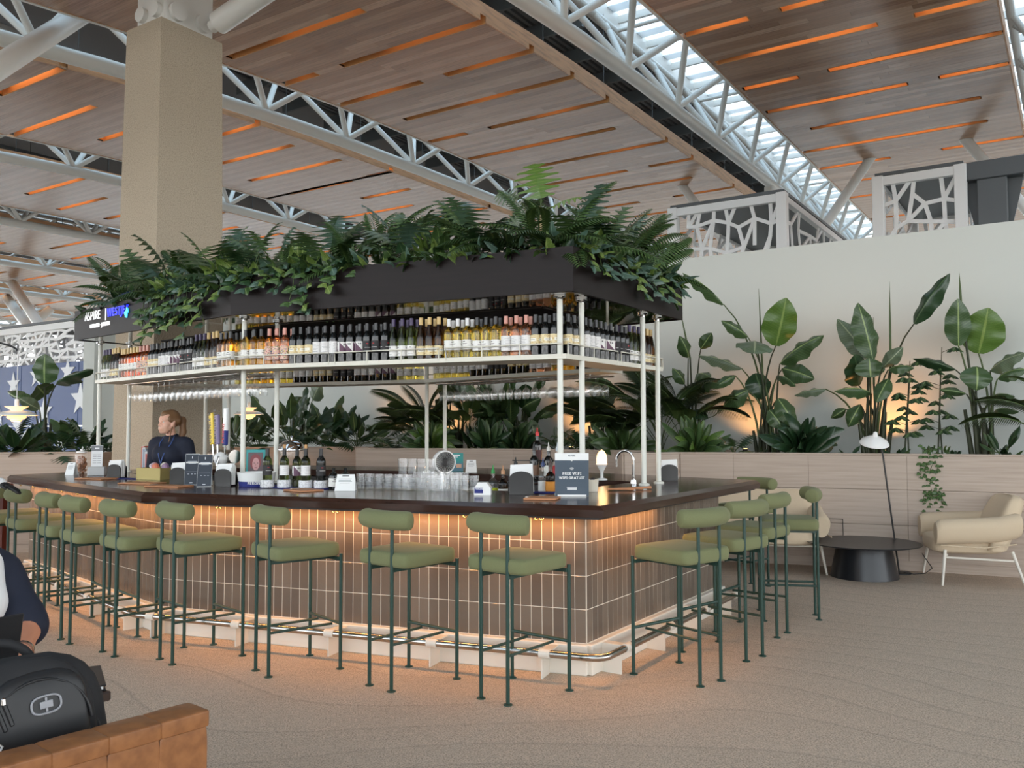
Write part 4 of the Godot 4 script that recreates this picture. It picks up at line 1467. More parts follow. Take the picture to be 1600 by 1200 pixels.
	for k in 5:
		obj("snack_packet", MB.new().box(Vector3(-0.08 + 0.045 * k, 0.1 + 0.006 * (k % 2), 0.03 * (k % 3 - 1)), Vector3(0.06, 0.1, 0.05), Basis(Vector3.BACK, 0.5), 0.012), mt("packet%d" % k, [c8(226, 220, 226), c8(190, 150, 160), c8(214, 120, 90), c8(230, 226, 214), c8(150, 120, 150)][k], 0.4), gb)
	# binders on the rear left
	for k in 6:
		var t := small("binder", ["red topped binder", "white binder", "pale blue binder", "grey binder", "light binder", "slim red edged folder"][k] + " in the row beside the column", "binder", Vector3(-9.05 + 0.045 * k, Y, -6.1 + 0.02 * k), 40, "binders beside the column")
		obj("cover", MB.new().box(Vector3(0, 0.14 - 0.008 * k, 0), Vector3(0.036, 0.28 - 0.016 * k, 0.22), Basis(), 0.003), mt("binder%d" % k, [c8(206, 90, 76), c8(224, 222, 222), c8(150, 170, 196), c8(170, 178, 186), c8(206, 212, 220), c8(214, 120, 110)][k], 0.5), t)
		obj("paper", MB.new().box(Vector3(0, 0.14 - 0.008 * k, 0.004), Vector3(0.028, 0.284 - 0.016 * k, 0.21)), M.card_white, t)
	# beer tap tower with its handles
	var tw := small("beer_tower", "steel beer tap tower with three tall handles", "beer tower", Vector3(-6.75, Y, -5.32), -12)
	obj("column", MB.new().tube([Vector3(0, 0, -0.05), Vector3(0, 0.2, -0.05)], 0.045, 16), M.steel, tw)
	obj("barrel", MB.new().tube([Vector3(-0.24, 0.22, -0.05), Vector3(0.2, 0.22, -0.05)], 0.062, 18), M.steel, tw)
	obj("dial_globe", MB.new().lathe([[0.0, -0.065], [0.035, -0.055], [0.058, -0.03], [0.065, 0.0], [0.058, 0.03], [0.035, 0.055], [0.0, 0.065]], 18, Vector3.ZERO, false), M.white_gloss, tw, Transform3D(Basis(), Vector3(0.12, 0.2, 0.05)))
	var hs := [[-0.07, 0.075, "yellow_paint", "CONNIE'S", 0.30, 0.12, "yellow tap handle"], [0.02, 0.07, "purple_paint", "RACQUETTE", 0.28, 0.06, "purple tap handle"], [0.16, 0.06, "white_gloss", "PERONI", 0.34, -0.04, "white and blue tap handle"]]
	for h in hs:
		var th: float = h[4]
		var b := Basis(Vector3.BACK, h[5])
		var ha := obj("tap_handle", MB.new().box(Vector3(0, 0.09 + th * 0.5, 0), Vector3(h[1], th, 0.03), Basis(), 0.008), M[h[2]], tw, Transform3D(b, Vector3(h[0], 0.24, 0.03)))
		tag(ha, h[6])
		if h[2] == "white_gloss":
			obj("lower_band", MB.new().box(Vector3(0, 0.09 + th * 0.2, 0), Vector3(h[1] + 0.002, th * 0.42, 0.033), Basis(), 0.008), M.navy, ha)
		obj("stem", MB.new().tube([Vector3(0, -0.02, 0), Vector3(0, 0.1, 0)], 0.009, 8), M.chrome, ha)
		obj("lettering", text_mesh(h[3], h[1] * 0.6, true, 0.002), M.red_paint if h[2] == "white_gloss" else M.black_plastic, ha, Transform3D(Basis(Vector3.BACK, PI / 2), Vector3(h[1] * 0.25, 0.1, 0.0165)))
	for x in [-0.07, 0.02, 0.16]:
		obj("faucet", MB.new().tube([Vector3(x, 0.22, 0.0), Vector3(x, 0.22, 0.09), Vector3(x, 0.14, 0.11)], 0.012, 8), M.chrome, tw)
	# round bottle tray
	var tr := small("ice_bowl", "round white bowl with a blue base behind the front post", "bowl", Vector3(-5.78, Y, -4.93))
	obj("base_band", MB.new().lathe([[0.0, 0.0], [0.14, 0.0], [0.145, 0.04], [0.13, 0.045]], 28), M.navy, tr)
	obj("bowl", MB.new().lathe([[0.13, 0.04], [0.146, 0.042], [0.158, 0.115], [0.15, 0.115], [0.14, 0.05], [0.0, 0.048]], 28), M.white_gloss, tr)
	obj("lettering", text_mesh("PERONI", 0.022, true, 0.002), M.card_white, tr, Transform3D(Basis(Vector3.UP, 0.7), Vector3(0.06, 0.012, 0.146)))
	# framed portrait
	var pf := small("framed_portrait", "teal framed portrait of a face with red hair", "picture", Vector3(-6.37, Y, -5.42), 42)
	obj("frame", MB.new().box(Vector3(0, 0.15, 0), Vector3(0.17, 0.27, 0.02), Basis(Vector3.RIGHT, -0.12), 0.004), M.teal, pf)
	var pic := Image.create(96, 128, false, Image.FORMAT_RGB8)
	pic.fill(c8(96, 78, 82))
	for y in 128:
		for x in 96:
			var h := Vector2((x - 48) / 36.0, (y - 50) / 42.0).length()
			var f := Vector2((x - 50) / 23.0, (y - 62) / 34.0).length()
			if h < 1.0:
				pic.set_pixel(x, y, c8(134, 54, 58))
			if f < 1.0:
				pic.set_pixel(x, y, c8(206, 152, 150))
			if absf(x - 50) < 34 and y > 104 - absf(x - 50) * 0.3 + 8:
				pic.set_pixel(x, y, c8(214, 206, 206))
	for e in [[36, 56], [58, 56]]:
		pic.fill_rect(Rect2i(e[0], e[1], 8, 3), c8(70, 40, 46))
	pic.fill_rect(Rect2i(49, 60, 3, 14), c8(180, 122, 120))
	pic.fill_rect(Rect2i(43, 80, 14, 3), c8(150, 60, 70))
	var pm := mt("portrait_print", Color.WHITE, 0.4)
	pm.albedo_texture = ImageTexture.create_from_image(pic)
	var pq := MB.new()
	pq.quad(Vector3(-0.066, -0.11, 0), Vector3(0.066, -0.11, 0), Vector3(0.066, 0.11, 0), Vector3(-0.066, 0.11, 0))
	obj("print", pq, pm, pf, Transform3D(Basis(Vector3.RIGHT, -0.12), Vector3(0, 0.15, 0.0112)))
	obj("stand", MB.new().box(Vector3(0, 0.08, -0.05), Vector3(0.06, 0.17, 0.006), Basis(Vector3.RIGHT, 0.45)), M.teal, pf)
	# tasting bottles in marble coasters on a blue mat
	var mat := small("bar_mat", "dark blue bar mat under the tasting bottles", "mat", Vector3(-5.35, Y, -4.93), -10)
	obj("sheet", MB.new().box(Vector3(0, 0.003, 0), Vector3(0.72, 0.006, 0.26), Basis(), 0.002), M.navy, mat)
	var mat2 := small("bar_mat", "dark blue bar mat behind the wifi sign", "mat", Vector3(-3.3, Y, -5.52), 20)
	obj("sheet", MB.new().box(Vector3(0, 0.003, 0), Vector3(0.3, 0.006, 0.12), Basis(), 0.002), M.navy, mat2)
	var mat3 := small("bar_mat", "dark blue bar mat at the left end of the counter", "mat", Vector3(-7.55, Y, -5.0), 12)
	obj("sheet", MB.new().box(Vector3(0, 0.003, 0), Vector3(0.5, 0.006, 0.12), Basis(), 0.002), M.navy, mat3)
	var co := MB.new().lathe([[0.0, 0.0], [0.053, 0.0], [0.055, 0.003], [0.055, 0.056], [0.052, 0.06], [0.047, 0.06], [0.047, 0.012], [0.0, 0.012]], 24).mesh()
	var li := [[-5.50, -4.80, 4, "green tasting bottle with dark label, leftmost on the marble coasters"], [-5.38, -4.87, 3, "tasting bottle with pale label and cork, second on the marble coasters"], [-5.31, -4.94, 4, "tasting bottle with purple diagonal label standing lower between coasters"], [-5.19, -4.92, 3, "tallest tasting bottle with narrow white label on a marble coaster"], [-5.07, -4.97, 5, "tasting bottle with black label, rightmost on the marble coasters"]]
	for k in 5:
		var a: Array = li[k]
		var lift := 0.0125 if k != 2 else 0.0065
		if k != 2:
			var c := small("marble_coaster", "white marble bottle coaster, %s of four" % ["first", "second", "", "third", "fourth"][k], "coaster", Vector3(a[0], Y + 0.006, a[1]), 0, "marble coasters")
			obj("cup", co, M.marble, c)
		var b := thing("wine_bottle", a[3], "bottle", Vector3(a[0], Y + lift + 0.006, a[1]), 0.6, "tasting bottles on the counter")
		obj("glass_body", btype[4][0], M.glass_green if k < 4 else M.glass_black, b)
		obj("label", ring_band(BORDEAUX, 0.085, 0.165, 0.0009).mesh(), M["label%d" % [4, 2, 3, 2, 4][k]], b)
		obj("capsule", btype[4][4], M.cap_black, b)
		if k == 1 or k == 3:
			obj("cork", MB.new().lathe([[0.011, 0.3], [0.013, 0.33], [0.0, 0.332]], 12), M.cork, b)
	var sb := MB.new().lathe([[0.0, 0.0], [0.038, 0.0], [0.04, 0.006], [0.04, 0.1], [0.032, 0.118], [0.012, 0.13], [0.012, 0.165], [0.0, 0.165]], 18).mesh()
	for k in 2:
		var b := thing("syrup_bottle", ["small dark syrup bottle with striped label, nearer", "small dark syrup bottle with striped label, behind"][k], "bottle", Vector3(-4.95 + 0.05 * k, Y + 0.0005, -4.99 - 0.08 * k), 0.5, "syrup bottles")
		obj("glass_body", sb, M.glass_black, b)
		obj("label", MB.new().lathe([[0.0407, 0.02], [0.0407, 0.085]], 18), M.label0, b)
	# urn with chrome dome
	var ur := small("drinks_urn", "glass urn with a shiny chrome domed lid", "urn", Vector3(-5.68, Y, -5.22))
	obj("vessel", MB.new().lathe([[0.0, 0.0], [0.09, 0.0], [0.1, 0.02], [0.1, 0.28], [0.092, 0.29]], 24), M.glass_clear, ur)
	obj("dome", MB.new().lathe([[0.112, 0.29], [0.115, 0.3], [0.1, 0.34], [0.07, 0.368], [0.03, 0.382], [0.0, 0.384]], 28), M.chrome, ur)
	obj("knob", MB.new().lathe([[0.0, 0.38], [0.006, 0.384], [0.006, 0.4], [0.014, 0.408], [0.0, 0.418]], 14), M.chrome, ur)
	# tumblers
	var tm := tumbler_mesh()
	var group := "clear tumblers inside the bar"
	var n := 0
	for set in [[Vector3(-4.78, Y, -5.12), 6, 1, 1, "front left block"], [Vector3(-4.42, Y, -5.2), 5, 1, 2, "middle block"], [Vector3(-4.15, Y, -5.27), 5, 1, 1, "front right block"]]:
		for i in set[1]:
			for j in set[2]:
				var p: Vector3 = set[0] + Vector3(0.082 * i * 0.976 * 0.55, 0, -0.21 * 0.082 * i * 0.55) + Vector3(-0.02, 0, -0.085) * j
				p += Vector3(0.04 * i, 0, 0)
				if p.z > -5.05:
					p.z = -5.06
				for l in set[3]:
					if l == 1 and (i > 3 or j > 0):
						continue
					var g := obj("tumbler", tm, M.glass_clear, null, Transform3D(Basis(), p + Vector3(0, 0.121 * l, 0)))
					tag(g, "clear tumbler, %s from left, %s row of the %s, %s" % [nth(i + 1), nth(j + 1), set[4], "lower layer" if l == 0 else "upper layer"], "tumbler", group)
	for i in 7:
		for j in 2:
			for l in 2:
				if l == 1 and i > 5:
					continue
				var g := obj("tumbler", tm, M.glass_clear, null, Transform3D(Basis(), Vector3(-4.72 + 0.085 * i, 0.941 + 0.121 * l, -5.75 - 0.09 * j)))
				tag(g, "clear tumbler on the inner bench, %s from left, %s row, %s" % [nth(i + 1), nth(j + 1), "lower layer" if l == 0 else "upper layer"], "tumbler", "tumblers on the inner bench")
	# round desk fan
	var fan := small("desk_fan", "white round desk fan on a short stem", "fan", Vector3(-5.22, 0.941, -6.75), 60)
	obj("foot", MB.new().lathe([[0.0, 0.0], [0.07, 0.0], [0.07, 0.015], [0.03, 0.03], [0.03, 0.2], [0.0, 0.2]], 18), M.white_gloss, fan)
	obj("housing", MB.new().lathe([[0.0, -0.1], [0.05, -0.09], [0.1, -0.05], [0.115, 0.0], [0.11, 0.03]], 24, Vector3.ZERO, false), M.white_gloss, fan, Transform3D(Basis(Vector3.RIGHT, PI / 2), Vector3(0, 0.28, 0)))
	var gr := MB.new()
	for k in 14:
		gr.box(Vector3(0, 0.28, 0.04), Vector3(0.2, 0.004, 0.01), Basis(Vector3.BACK, PI * k / 14))
	obj("grille", gr, M.black_plastic, fan)
	obj("rim", MB.new().lathe([[0.11, 0.03], [0.116, 0.035], [0.11, 0.05], [0.1, 0.05], [0.1, 0.035]], 24), M.white_gloss, fan, Transform3D(Basis(Vector3.RIGHT, PI / 2), Vector3(0, 0.28, 0)))
	# teal booklet on the rear counter
	var bk := small("booklet", "teal booklet standing on the rear counter", "booklet", Vector3(-5.8, Y, -7.75), 32)
	flat_card(bk, "cover", 0.13, 0.2, 0.02, 0.08, card_mat("booklet_print", 64, 96, c8(50, 150, 146), [[8, 8, 40, 6, c8(240, 240, 240)], [8, 18, 28, 4, c8(240, 240, 240)], [0, 52, 64, 44, c8(90, 130, 150)], [26, 58, 30, 20, c8(226, 180, 150)]]), M.teal)
	# liquor rack
	var rk := small("bottle_rack", "black three-tier wire rack behind the napkins", "bottle rack", Vector3(-3.72, 0.941, -6.05), 8)
	var steps := [[0.05, 0.12], [0.17, 0.0], [0.29, -0.12]]
	for s in steps:
		obj("tier", MB.new().box(Vector3(0, s[0], s[1]), Vector3(0.5, 0.012, 0.11), Basis(), 0.003), M.black_plastic, rk)
		obj("lip", MB.new().box(Vector3(0, s[0] + 0.05, s[1] + 0.055), Vector3(0.5, 0.008, 0.006)), M.black_plastic, rk)
	for x in [-0.25, 0.25]:
		for s in steps:
			obj("leg", MB.new().box(Vector3(x, s[0] * 0.5 + 0.02, s[1]), Vector3(0.012, s[0] + 0.06, 0.012)), M.black_plastic, rk)
	var spirits := [["clear spirit bottle with lime label and green pourer", "glass_clear", c8(190, 206, 50), c8(40, 150, 70)], ["brown whisky bottle with white label", "glass_brown", c8(226, 222, 214), c8(190, 140, 100)], ["dark bitters bottle with black pourer", "glass_black", c8(60, 50, 46), c8(30, 30, 30)], ["black liqueur bottle with white sash label", "glass_black", c8(220, 222, 216), c8(210, 208, 200)], ["clear gin bottle with red label", "glass_clear", c8(190, 40, 44), c8(190, 200, 205)], ["tall red topped spirit bottle", "glass_black", c8(70, 30, 30), c8(200, 40, 44)], ["clear square bottle with blue stopper", "glass_clear", c8(220, 220, 216), c8(40, 60, 110)], ["amber rum bottle low on the rack", "glass_brown", c8(230, 150, 50), c8(60, 40, 30)], ["dark round liqueur bottle in the rack", "glass_black", c8(120, 90, 70), c8(40, 40, 40)]]
	var spm := MB.new().lathe([[0.0, 0.0], [0.036, 0.0], [0.039, 0.005], [0.039, 0.155], [0.033, 0.18], [0.016, 0.2], [0.0145, 0.205], [0.0145, 0.255], [0.0, 0.256]], 18, Vector3.ZERO, false).mesh()
	var cp := MB.new().lathe([[0.016, 0.24], [0.016, 0.265], [0.006, 0.28], [0.004, 0.31], [0.0, 0.31]], 12).mesh()
	var lb := MB.new().lathe([[0.0397, 0.04], [0.0397, 0.125]], 18).mesh()
	var where := [Vector3(-3.98, 0.9415, -5.80), Vector3(-3.87, 0.9415, -5.78), Vector3(-3.86, 1.002, -5.95), Vector3(-3.62, 1.122, -6.07), Vector3(-3.53, 1.122, -6.06), Vector3(-3.80, 1.242, -6.19), Vector3(-3.60, 1.002, -5.95), Vector3(-3.52, 1.002, -5.93), Vector3(-3.75, 1.122, -6.06)]
	for k in spirits.size():
		var s: Array = spirits[k]
		var b := thing("spirit_bottle", s[0], "bottle", where[k] + Vector3(0, 0.001, 0), 0.5, "spirit bottles behind the counter")
		obj("glass_body", spm, M[s[1]], b)
		obj("label", lb, mt("spirit_label%d" % k, s[2], 0.5), b)
		obj("pourer", cp, mt("spirit_cap%d" % k, s[3], 0.4), b)
	# white and blue caddy
	var cd := small("coaster_caddy", "small white and blue coaster caddy at the counter edge", "caddy", Vector3(-3.60, Y, -5.12), 28)
	var cdp := PackedVector2Array([Vector2(-0.06, 0), Vector2(0.06, 0), Vector2(0.06, 0.05), Vector2(0.03, 0.09), Vector2(-0.03, 0.09), Vector2(-0.06, 0.05)])
	obj("body", MB.new().prism(cdp, -0.05, 0.05), M.white_gloss, cd, Transform3D(Basis(Vector3.RIGHT, Vector3.BACK, Vector3.UP), Vector3.ZERO))
	obj("panel", MB.new().box(Vector3(-0.025, 0.034, 0.051), Vector3(0.062, 0.04, 0.003)), M.navy, cd)
	obj("lettering", text_mesh("PERONI", 0.012, true, 0.001), M.card_white, cd, Transform3D(Basis(), Vector3(-0.053, 0.036, 0.053)))
	# wifi sign
	var wf := small("wifi_sign", "dark blue free wifi sign with a white header", "sign", Vector3(-2.99, Y, -5.33), 30)
	var slate := mt("sign_slate", c8(50, 68, 84), 0.35)
	obj("board", MB.new().box(Vector3(0, 0.125, 0), Vector3(0.235, 0.25, 0.008), Basis(), 0.001), slate, wf)
	obj("header", MB.new().box(Vector3(0, 0.275, 0), Vector3(0.235, 0.05, 0.008), Basis(), 0.001), M.card_white, wf)
	obj("foot", MB.new().box(Vector3(0, 0.006, -0.03), Vector3(0.2, 0.012, 0.08)), M.card_white, wf)
	var nt := MB.new()
	nt.tri(Vector3(-0.009, 0.2505, 0.0048), Vector3(0.0, 0.243, 0.0048), Vector3(0.009, 0.2505, 0.0048))
	obj("notch", nt, M.card_white, wf)
	for l in [["ASPIRE", 0.012, 0.273, slate, 0.052], ["FREE WIFI", 0.0185, 0.143, M.card_white, 0.13], ["WIFI GRATUIT", 0.0185, 0.113, M.card_white, 0.178]]:
		var tx := text_mesh(l[0], l[1], true, 0.001)
		tx.horizontal_alignment = HORIZONTAL_ALIGNMENT_CENTER
		tx.pixel_size = l[1] / 23.0
		var wd: float = tx.get_aabb().size.x
		obj("lettering", tx, l[3], wf, Transform3D(Basis().scaled(Vector3(l[4] / maxf(wd, 0.01), 1, 1)), Vector3(0, l[2], 0.0046)))
	for k in 4:
		var arc := []
		for j in 9:
			var an := PI * 0.25 + PI * 0.5 * j / 8.0
			arc.append(Vector3(cos(an) * 0.007 * k, 0.178 + sin(an) * 0.007 * k, 0.0048))
		if k > 0:
			obj("wifi_arc", MB.new().tube(arc, 0.0017, 5), M.card_white, wf)
	obj("small_print", MB.new().box(Vector3(0, 0.062, 0.0045), Vector3(0.07, 0.004, 0.001)), M.card_white, wf)
	obj("small_print", MB.new().box(Vector3(0, 0.05, 0.0045), Vector3(0.066, 0.008, 0.001)), M.card_white, wf)
	# glowing table lamp
	var lp := small("table_lamp", "small glowing mushroom table lamp on the right of the bar", "lamp", Vector3(-3.68, Y, -7.12))
	obj("base", MB.new().lathe([[0.0, 0.0], [0.05, 0.0], [0.05, 0.012], [0.014, 0.02], [0.014, 0.07], [0.02, 0.085], [0.05, 0.14], [0.052, 0.146], [0.0, 0.146]], 20), M.white_gloss, lp)
	var glow := mt("lamp_shade_glow", c8(255, 236, 200), 0.3)
	glow.emission_enabled = true
	glow.emission = c8(255, 208, 140)
	glow.emission_energy_multiplier = 0.9
	obj("lamp_shade", MB.new().lathe([[0.05, 0.147], [0.05, 0.2], [0.042, 0.235], [0.024, 0.262], [0.006, 0.272], [0.0, 0.28]], 20, Vector3.ZERO, false), glow, lp)
	lamp_omni(Vector3(0, 0.2, 0), c8(255, 190, 120), 0.06, 0.04, lp)
	# small pots and garnish
	for q in [[-3.08, -5.80, 0.05, 0.09, "cream pot of dark garnish near the wifi sign"], [-3.2, -5.76, 0.035, 0.07, "small cream pot of orange garnish near the wifi sign"]]:
		var t := small("garnish_pot", q[4], "pot", Vector3(q[0], Y, q[1]), 0, "garnish pots")
		obj("pot", MB.new().lathe([[0.0, 0.0], [q[2] * 0.85, 0.0], [q[2], q[3]], [q[2] * 0.9, q[3]], [q[2] * 0.85, q[3] * 0.8], [0.0, q[3] * 0.8]], 20), mt("cream_clay", c8(226, 216, 198), 0.6), t)
		var gn := MB.new()
		for k in 9:
			gn.box(Vector3(rnd(-0.5, 0.5) * q[2], q[3] * 0.85 + 0.01 * (k % 3), rnd(-0.5, 0.5) * q[2]), Vector3(0.025, 0.018, 0.025), Basis(Vector3.UP, rnd(0, 6)), 0.006)
		tag(obj("garnish", gn, M.black_plastic if q[2] > 0.04 else mt("orange_peel", c8(210, 110, 40), 0.6), t), "", "", "", "stuff")
	for k in 3:
		var t := small("wooden_muddler", "wooden muddler lying by the right posts, %s" % ["nearest", "middle", "farthest"][k], "muddler", Vector3(-2.93 + 0.03 * k, Y, -5.98 - 0.1 * k), 30 + 12 * k, "wooden muddlers")
		obj("stick", MB.new().tube([Vector3(-0.1, 0.013, 0), Vector3(0.06, 0.013, 0), Vector3(0.1, 0.013, 0)], [0.008, 0.009, 0.013], 10), M.tan_board, t)
	# sink tap
	var fc := small("sink_faucet", "chrome gooseneck faucet between the right-hand posts", "faucet", Vector3(-3.22, Y, -6.82), 0)
	var goose := []
	for j in 13:
		var an := PI * j / 12.0
		goose.append(Vector3(-0.08 + 0.08 * cos(an), 0.2 + 0.08 * sin(an), 0.0))
	obj("neck", MB.new().tube([Vector3(0, 0, 0), Vector3(0, 0.2, 0)] + goose.slice(1) + [Vector3(-0.16, 0.14, 0)], 0.011, 10), M.chrome, fc)
	obj("handle", MB.new().tube([Vector3(0, 0.05, 0.0), Vector3(0.02, 0.07, 0.07)], 0.007, 8), M.chrome, fc)
	obj("collar", MB.new().lathe([[0.0, 0.0], [0.028, 0.0], [0.024, 0.03], [0.0, 0.03]], 14), M.chrome, fc)

var LM := {}   # leaf meshes

# a blade along +y with its upper side to +z; bend curls the tip away from +z
func blade(outline: Callable, n: int, bend: float, fold: float, wave := 0.0, cols := 5) -> ArrayMesh:
	var mid := []
	var nrm := []
	for i in n + 1:
		var u := float(i) / n
		var a := bend * (u - 0.35)
		if i == 0:
			mid.append(Vector3.ZERO)
		else:
			mid.append(mid[i - 1] + Vector3(0, cos(a), -sin(a)) / n)
		nrm.append(Vector3(0, sin(a), cos(a)))
	# straighten so that the tip lies on +y at one
	var tip: Vector3 = mid[n]
	var q := Quaternion(tip.normalized(), Vector3.UP) if tip.normalized().distance_to(Vector3.UP) > 0.001 else Quaternion.IDENTITY
	var sc := 1.0 / tip.length()
	var rows := []
	for i in n + 1:
		var u := float(i) / n
		var w: float = outline.call(u)
		var row := PackedVector3Array()
		for c in cols:
			var x := (float(c) / (cols - 1) * 2.0 - 1.0)
			var off: Vector3 = nrm[i] * (-absf(x) * w * fold + wave * w * absf(x) * sin(u * 17.0 + (2.0 if x > 0 else 0.0)))
			row.append(q * (mid[i] + off) * sc + Vector3(x * w * 0.5, 0, 0))
		rows.append(row)
	return MB.new().grid(rows).mesh()

func split_leaf(lobes: int, gap: float, slant: float, wmax: float, bend: float) -> ArrayMesh:
	# a leaf cut into fingers along each side
	var m := MB.new()
	var curve := func(p: Vector2) -> Vector3:
		var a := bend * p.y
		var y := sin(a) / bend if bend > 0.01 else p.y
		var z := -(1.0 - cos(a)) / bend if bend > 0.01 else 0.0
		return Vector3(p.x, y, z - absf(p.x) * 0.18)
	for s in [-1.0, 1.0]:
		for k in lobes:
			var t0 := float(k) / lobes
			var t1 := float(k + 1) / lobes
			var rows := []
			for c in 5:
				var u := c / 4.0
				var shrink := 0.0 if u < 0.2 else gap * minf(1.0, (u - 0.2) / 0.4)
				var row := PackedVector3Array()
				for e in 3:
					var f := e / 2.0
					var t := lerpf(t0, t1, 0.5 + (f - 0.5) * (1.0 - shrink))
					var w := wmax * pow(sin(PI * (0.10 + 0.86 * t)), 0.75)
					var ush := u * (1.0 - 0.12 * absf(f - 0.5) * 2.0 * (1.0 if u > 0.9 else 0.0))
					row.append(curve.call(Vector2(s * w * ush, t * 0.9 + slant * ush * (0.25 - 0.75 * (1.0 - t) * 0.55))))
				rows.append(row)
			if s > 0.0:
				rows.reverse()
			m.grid(rows)
	return m.mesh()

func frond(pairs: int, ln: float, wid: float, bend: float, sweep: float) -> ArrayMesh:
	var m := MB.new()
	var pts := []
	var at := func(u: float) -> Vector3:
		var a := bend * u
		return Vector3(0, sin(a) / bend, -(1.0 - cos(a)) / bend)
	for k in 8:
		pts.append(at.call(k / 7.0))
	m.tube(pts, [0.011, 0.010, 0.009, 0.008, 0.007, 0.005, 0.004, 0.002], 4, false)
	for k in pairs:
		var u := 0.08 + 0.9 * k / (pairs - 1.0)
		var p: Vector3 = at.call(u)
		var tg: Vector3 = (at.call(minf(u + 0.02, 1.0)) - at.call(u - 0.02)).normalized()
		var l := ln * pow(sin(PI * (0.12 + 0.83 * u)), 0.7)
		for s in [-1.0, 1.0]:
			var d: Vector3 = (Vector3(s, 0, 0) * (1.0 - sweep * 0.5) + tg * sweep + Vector3(0, 0, 0.12)).normalized()
			var w: Vector3 = tg * wid
			var e := p + d * l * 0.55
			var tip := p + d * l + Vector3(0, -0.12 * l, -0.3 * l)
			if s > 0.0:
				m.quad(p - w * 0.5, e - w * 0.6, tip, e + w * 0.6)
			else:
				m.quad(p - w * 0.5, e + w * 0.6, tip, e - w * 0.6)
	return m.mesh()

func vein_tex(base: Color, rib: Color, step: int, diag: float, blotch := 0.0, sd := 1) -> ImageTexture:
	var im := Image.create(64, 128, false, Image.FORMAT_RGB8)
	var r := RandomNumberGenerator.new()
	r.seed = sd
	for y in 128:
		for x in 64:
			var dx := absf(x - 31.5)
			var c := base
			if dx < 1.8:
				c = rib
			elif int(y + dx * diag) % step == 0:
				c = base.lerp(rib, 0.35)
			c = c * (0.94 + r.randf() * 0.12)
			im.set_pixel(x, y, c)
	if blotch > 0.0:
		for k in 40:
			var x := r.randi_range(0, 58)
			var y := r.randi_range(0, 118)
			im.fill_rect(Rect2i(x, y, r.randi_range(2, 7), r.randi_range(3, 9)), base.lerp(rib, blotch * r.randf_range(0.4, 1.0)))
	return ImageTexture.create_from_image(im)

func leaf_mat(key: String, base: Color, rib: Color, step: int, diag: float, rough := 0.38, blotch := 0.0) -> void:
	var m := mt(key, Color.WHITE, rough)
	m.albedo_texture = vein_tex(base, rib, step, diag, blotch, key.hash())
	m.backlight_enabled = true
	m.backlight = Color(0.35, 0.4, 0.22)
	m.cull_mode = BaseMaterial3D.CULL_DISABLED

func plant_materials() -> void:
	leaf_mat("leaf_paddle", c8(64, 88, 54), c8(150, 170, 110), 7, 0.5, 0.34)
	leaf_mat("leaf_bright", c8(84, 114, 48), c8(130, 152, 80), 7, 0.5, 0.34)
	leaf_mat("leaf_grey", c8(100, 116, 92), c8(168, 178, 146), 7, 0.5, 0.36)
	leaf_mat("leaf_dark", c8(40, 66, 40), c8(84, 106, 70), 11, 0.7, 0.3)
	leaf_mat("leaf_mid", c8(66, 92, 50), c8(130, 156, 92), 13, 0.8, 0.36)
	leaf_mat("leaf_lime", c8(100, 124, 58), c8(176, 186, 118), 13, 0.8, 0.4, 0.5)
	leaf_mat("leaf_blue", c8(72, 98, 84), c8(132, 156, 136), 12, 0.8, 0.34)
	mt("stem_green", c8(74, 92, 48), 0.5)
	mt("stem_dark", c8(54, 60, 38), 0.6)
	mt("stem_tan", c8(168, 150, 110), 0.7)
	var pad := func(u: float) -> float: return pow(sin(PI * pow(u * 0.985 + 0.012, 0.82)), 0.62)
	for k in 3:
		LM["paddle%d" % k] = blade(pad, 12, [0.3, 0.9, 1.6][k], [0.10, 0.16, 0.22][k], 0.05)
	var hrt := func(u: float) -> float: return (0.62 + 0.38 * minf(1.0, u * 9.0)) * pow(maxf(0.0, 1.0 - u), 0.62) * (1.12 if u < 0.35 else 1.0) if u > 0.0 else 0.5
	for k in 2:
		LM["heart%d" % k] = blade(hrt, 8, [0.5, 1.1][k], 0.2, 0.04)
	var strap := func(u: float) -> float: return pow(sin(PI * (0.08 + 0.91 * u)), 0.55)
	for k in 3:
		LM["strap%d" % k] = blade(strap, 10, [0.6, 1.5, 2.3][k], 0.2, 0.0, 3)
	var oval := func(u: float) -> float: return pow(sin(PI * (0.02 + 0.97 * u)), 0.8)
	LM["oval"] = blade(oval, 6, 0.6, 0.15, 0.0, 3)
	LM["monstera"] = split_leaf(6, 0.68, 0.2, 0.5, 0.7)
	LM["philo"] = split_leaf(8, 0.8, 0.36, 0.42, 0.8)
	LM["fern"] = frond(24, 0.2, 0.024, 1.1, 0.35)
	LM["palm"] = frond(30, 0.34, 0.0065, 1.1, 0.42)
	leaf_mat("leaf_palm", c8(98, 122, 66), c8(120, 142, 84), 13, 0.8, 0.45)

func add_leaf(p: Node3D, called: String, key: String, mat: String, base: Vector3, tip: Vector3, width: float, nrm: Vector3) -> void:
	var d := tip - base
	var l := d.length()
	if l < 0.01:
		return
	var y := d / l
	var z := nrm - y * nrm.dot(y)
	if z.length() < 0.05:
		z = Vector3(0.3, 0.2, 0.9) - y * Vector3(0.3, 0.2, 0.9).dot(y)
	z = z.normalized()
	var x := y.cross(z)
	obj(called, LM[key], M[mat], p, Transform3D(Basis(x * width, y * l, z * l), base))

func arc(a: Vector3, b: Vector3, lift: float, n := 6) -> Array:
	# a stem that leaves a upwards and arrives at b
	var c := Vector3(lerpf(a.x, b.x, 0.25), lerpf(a.y, b.y, 0.75) + lift, lerpf(a.z, b.z, 0.25))
	var r := []
	for k in n + 1:
		var u := float(k) / n
		r.append(a.lerp(c, u).lerp(c.lerp(b, u), u))
	return r

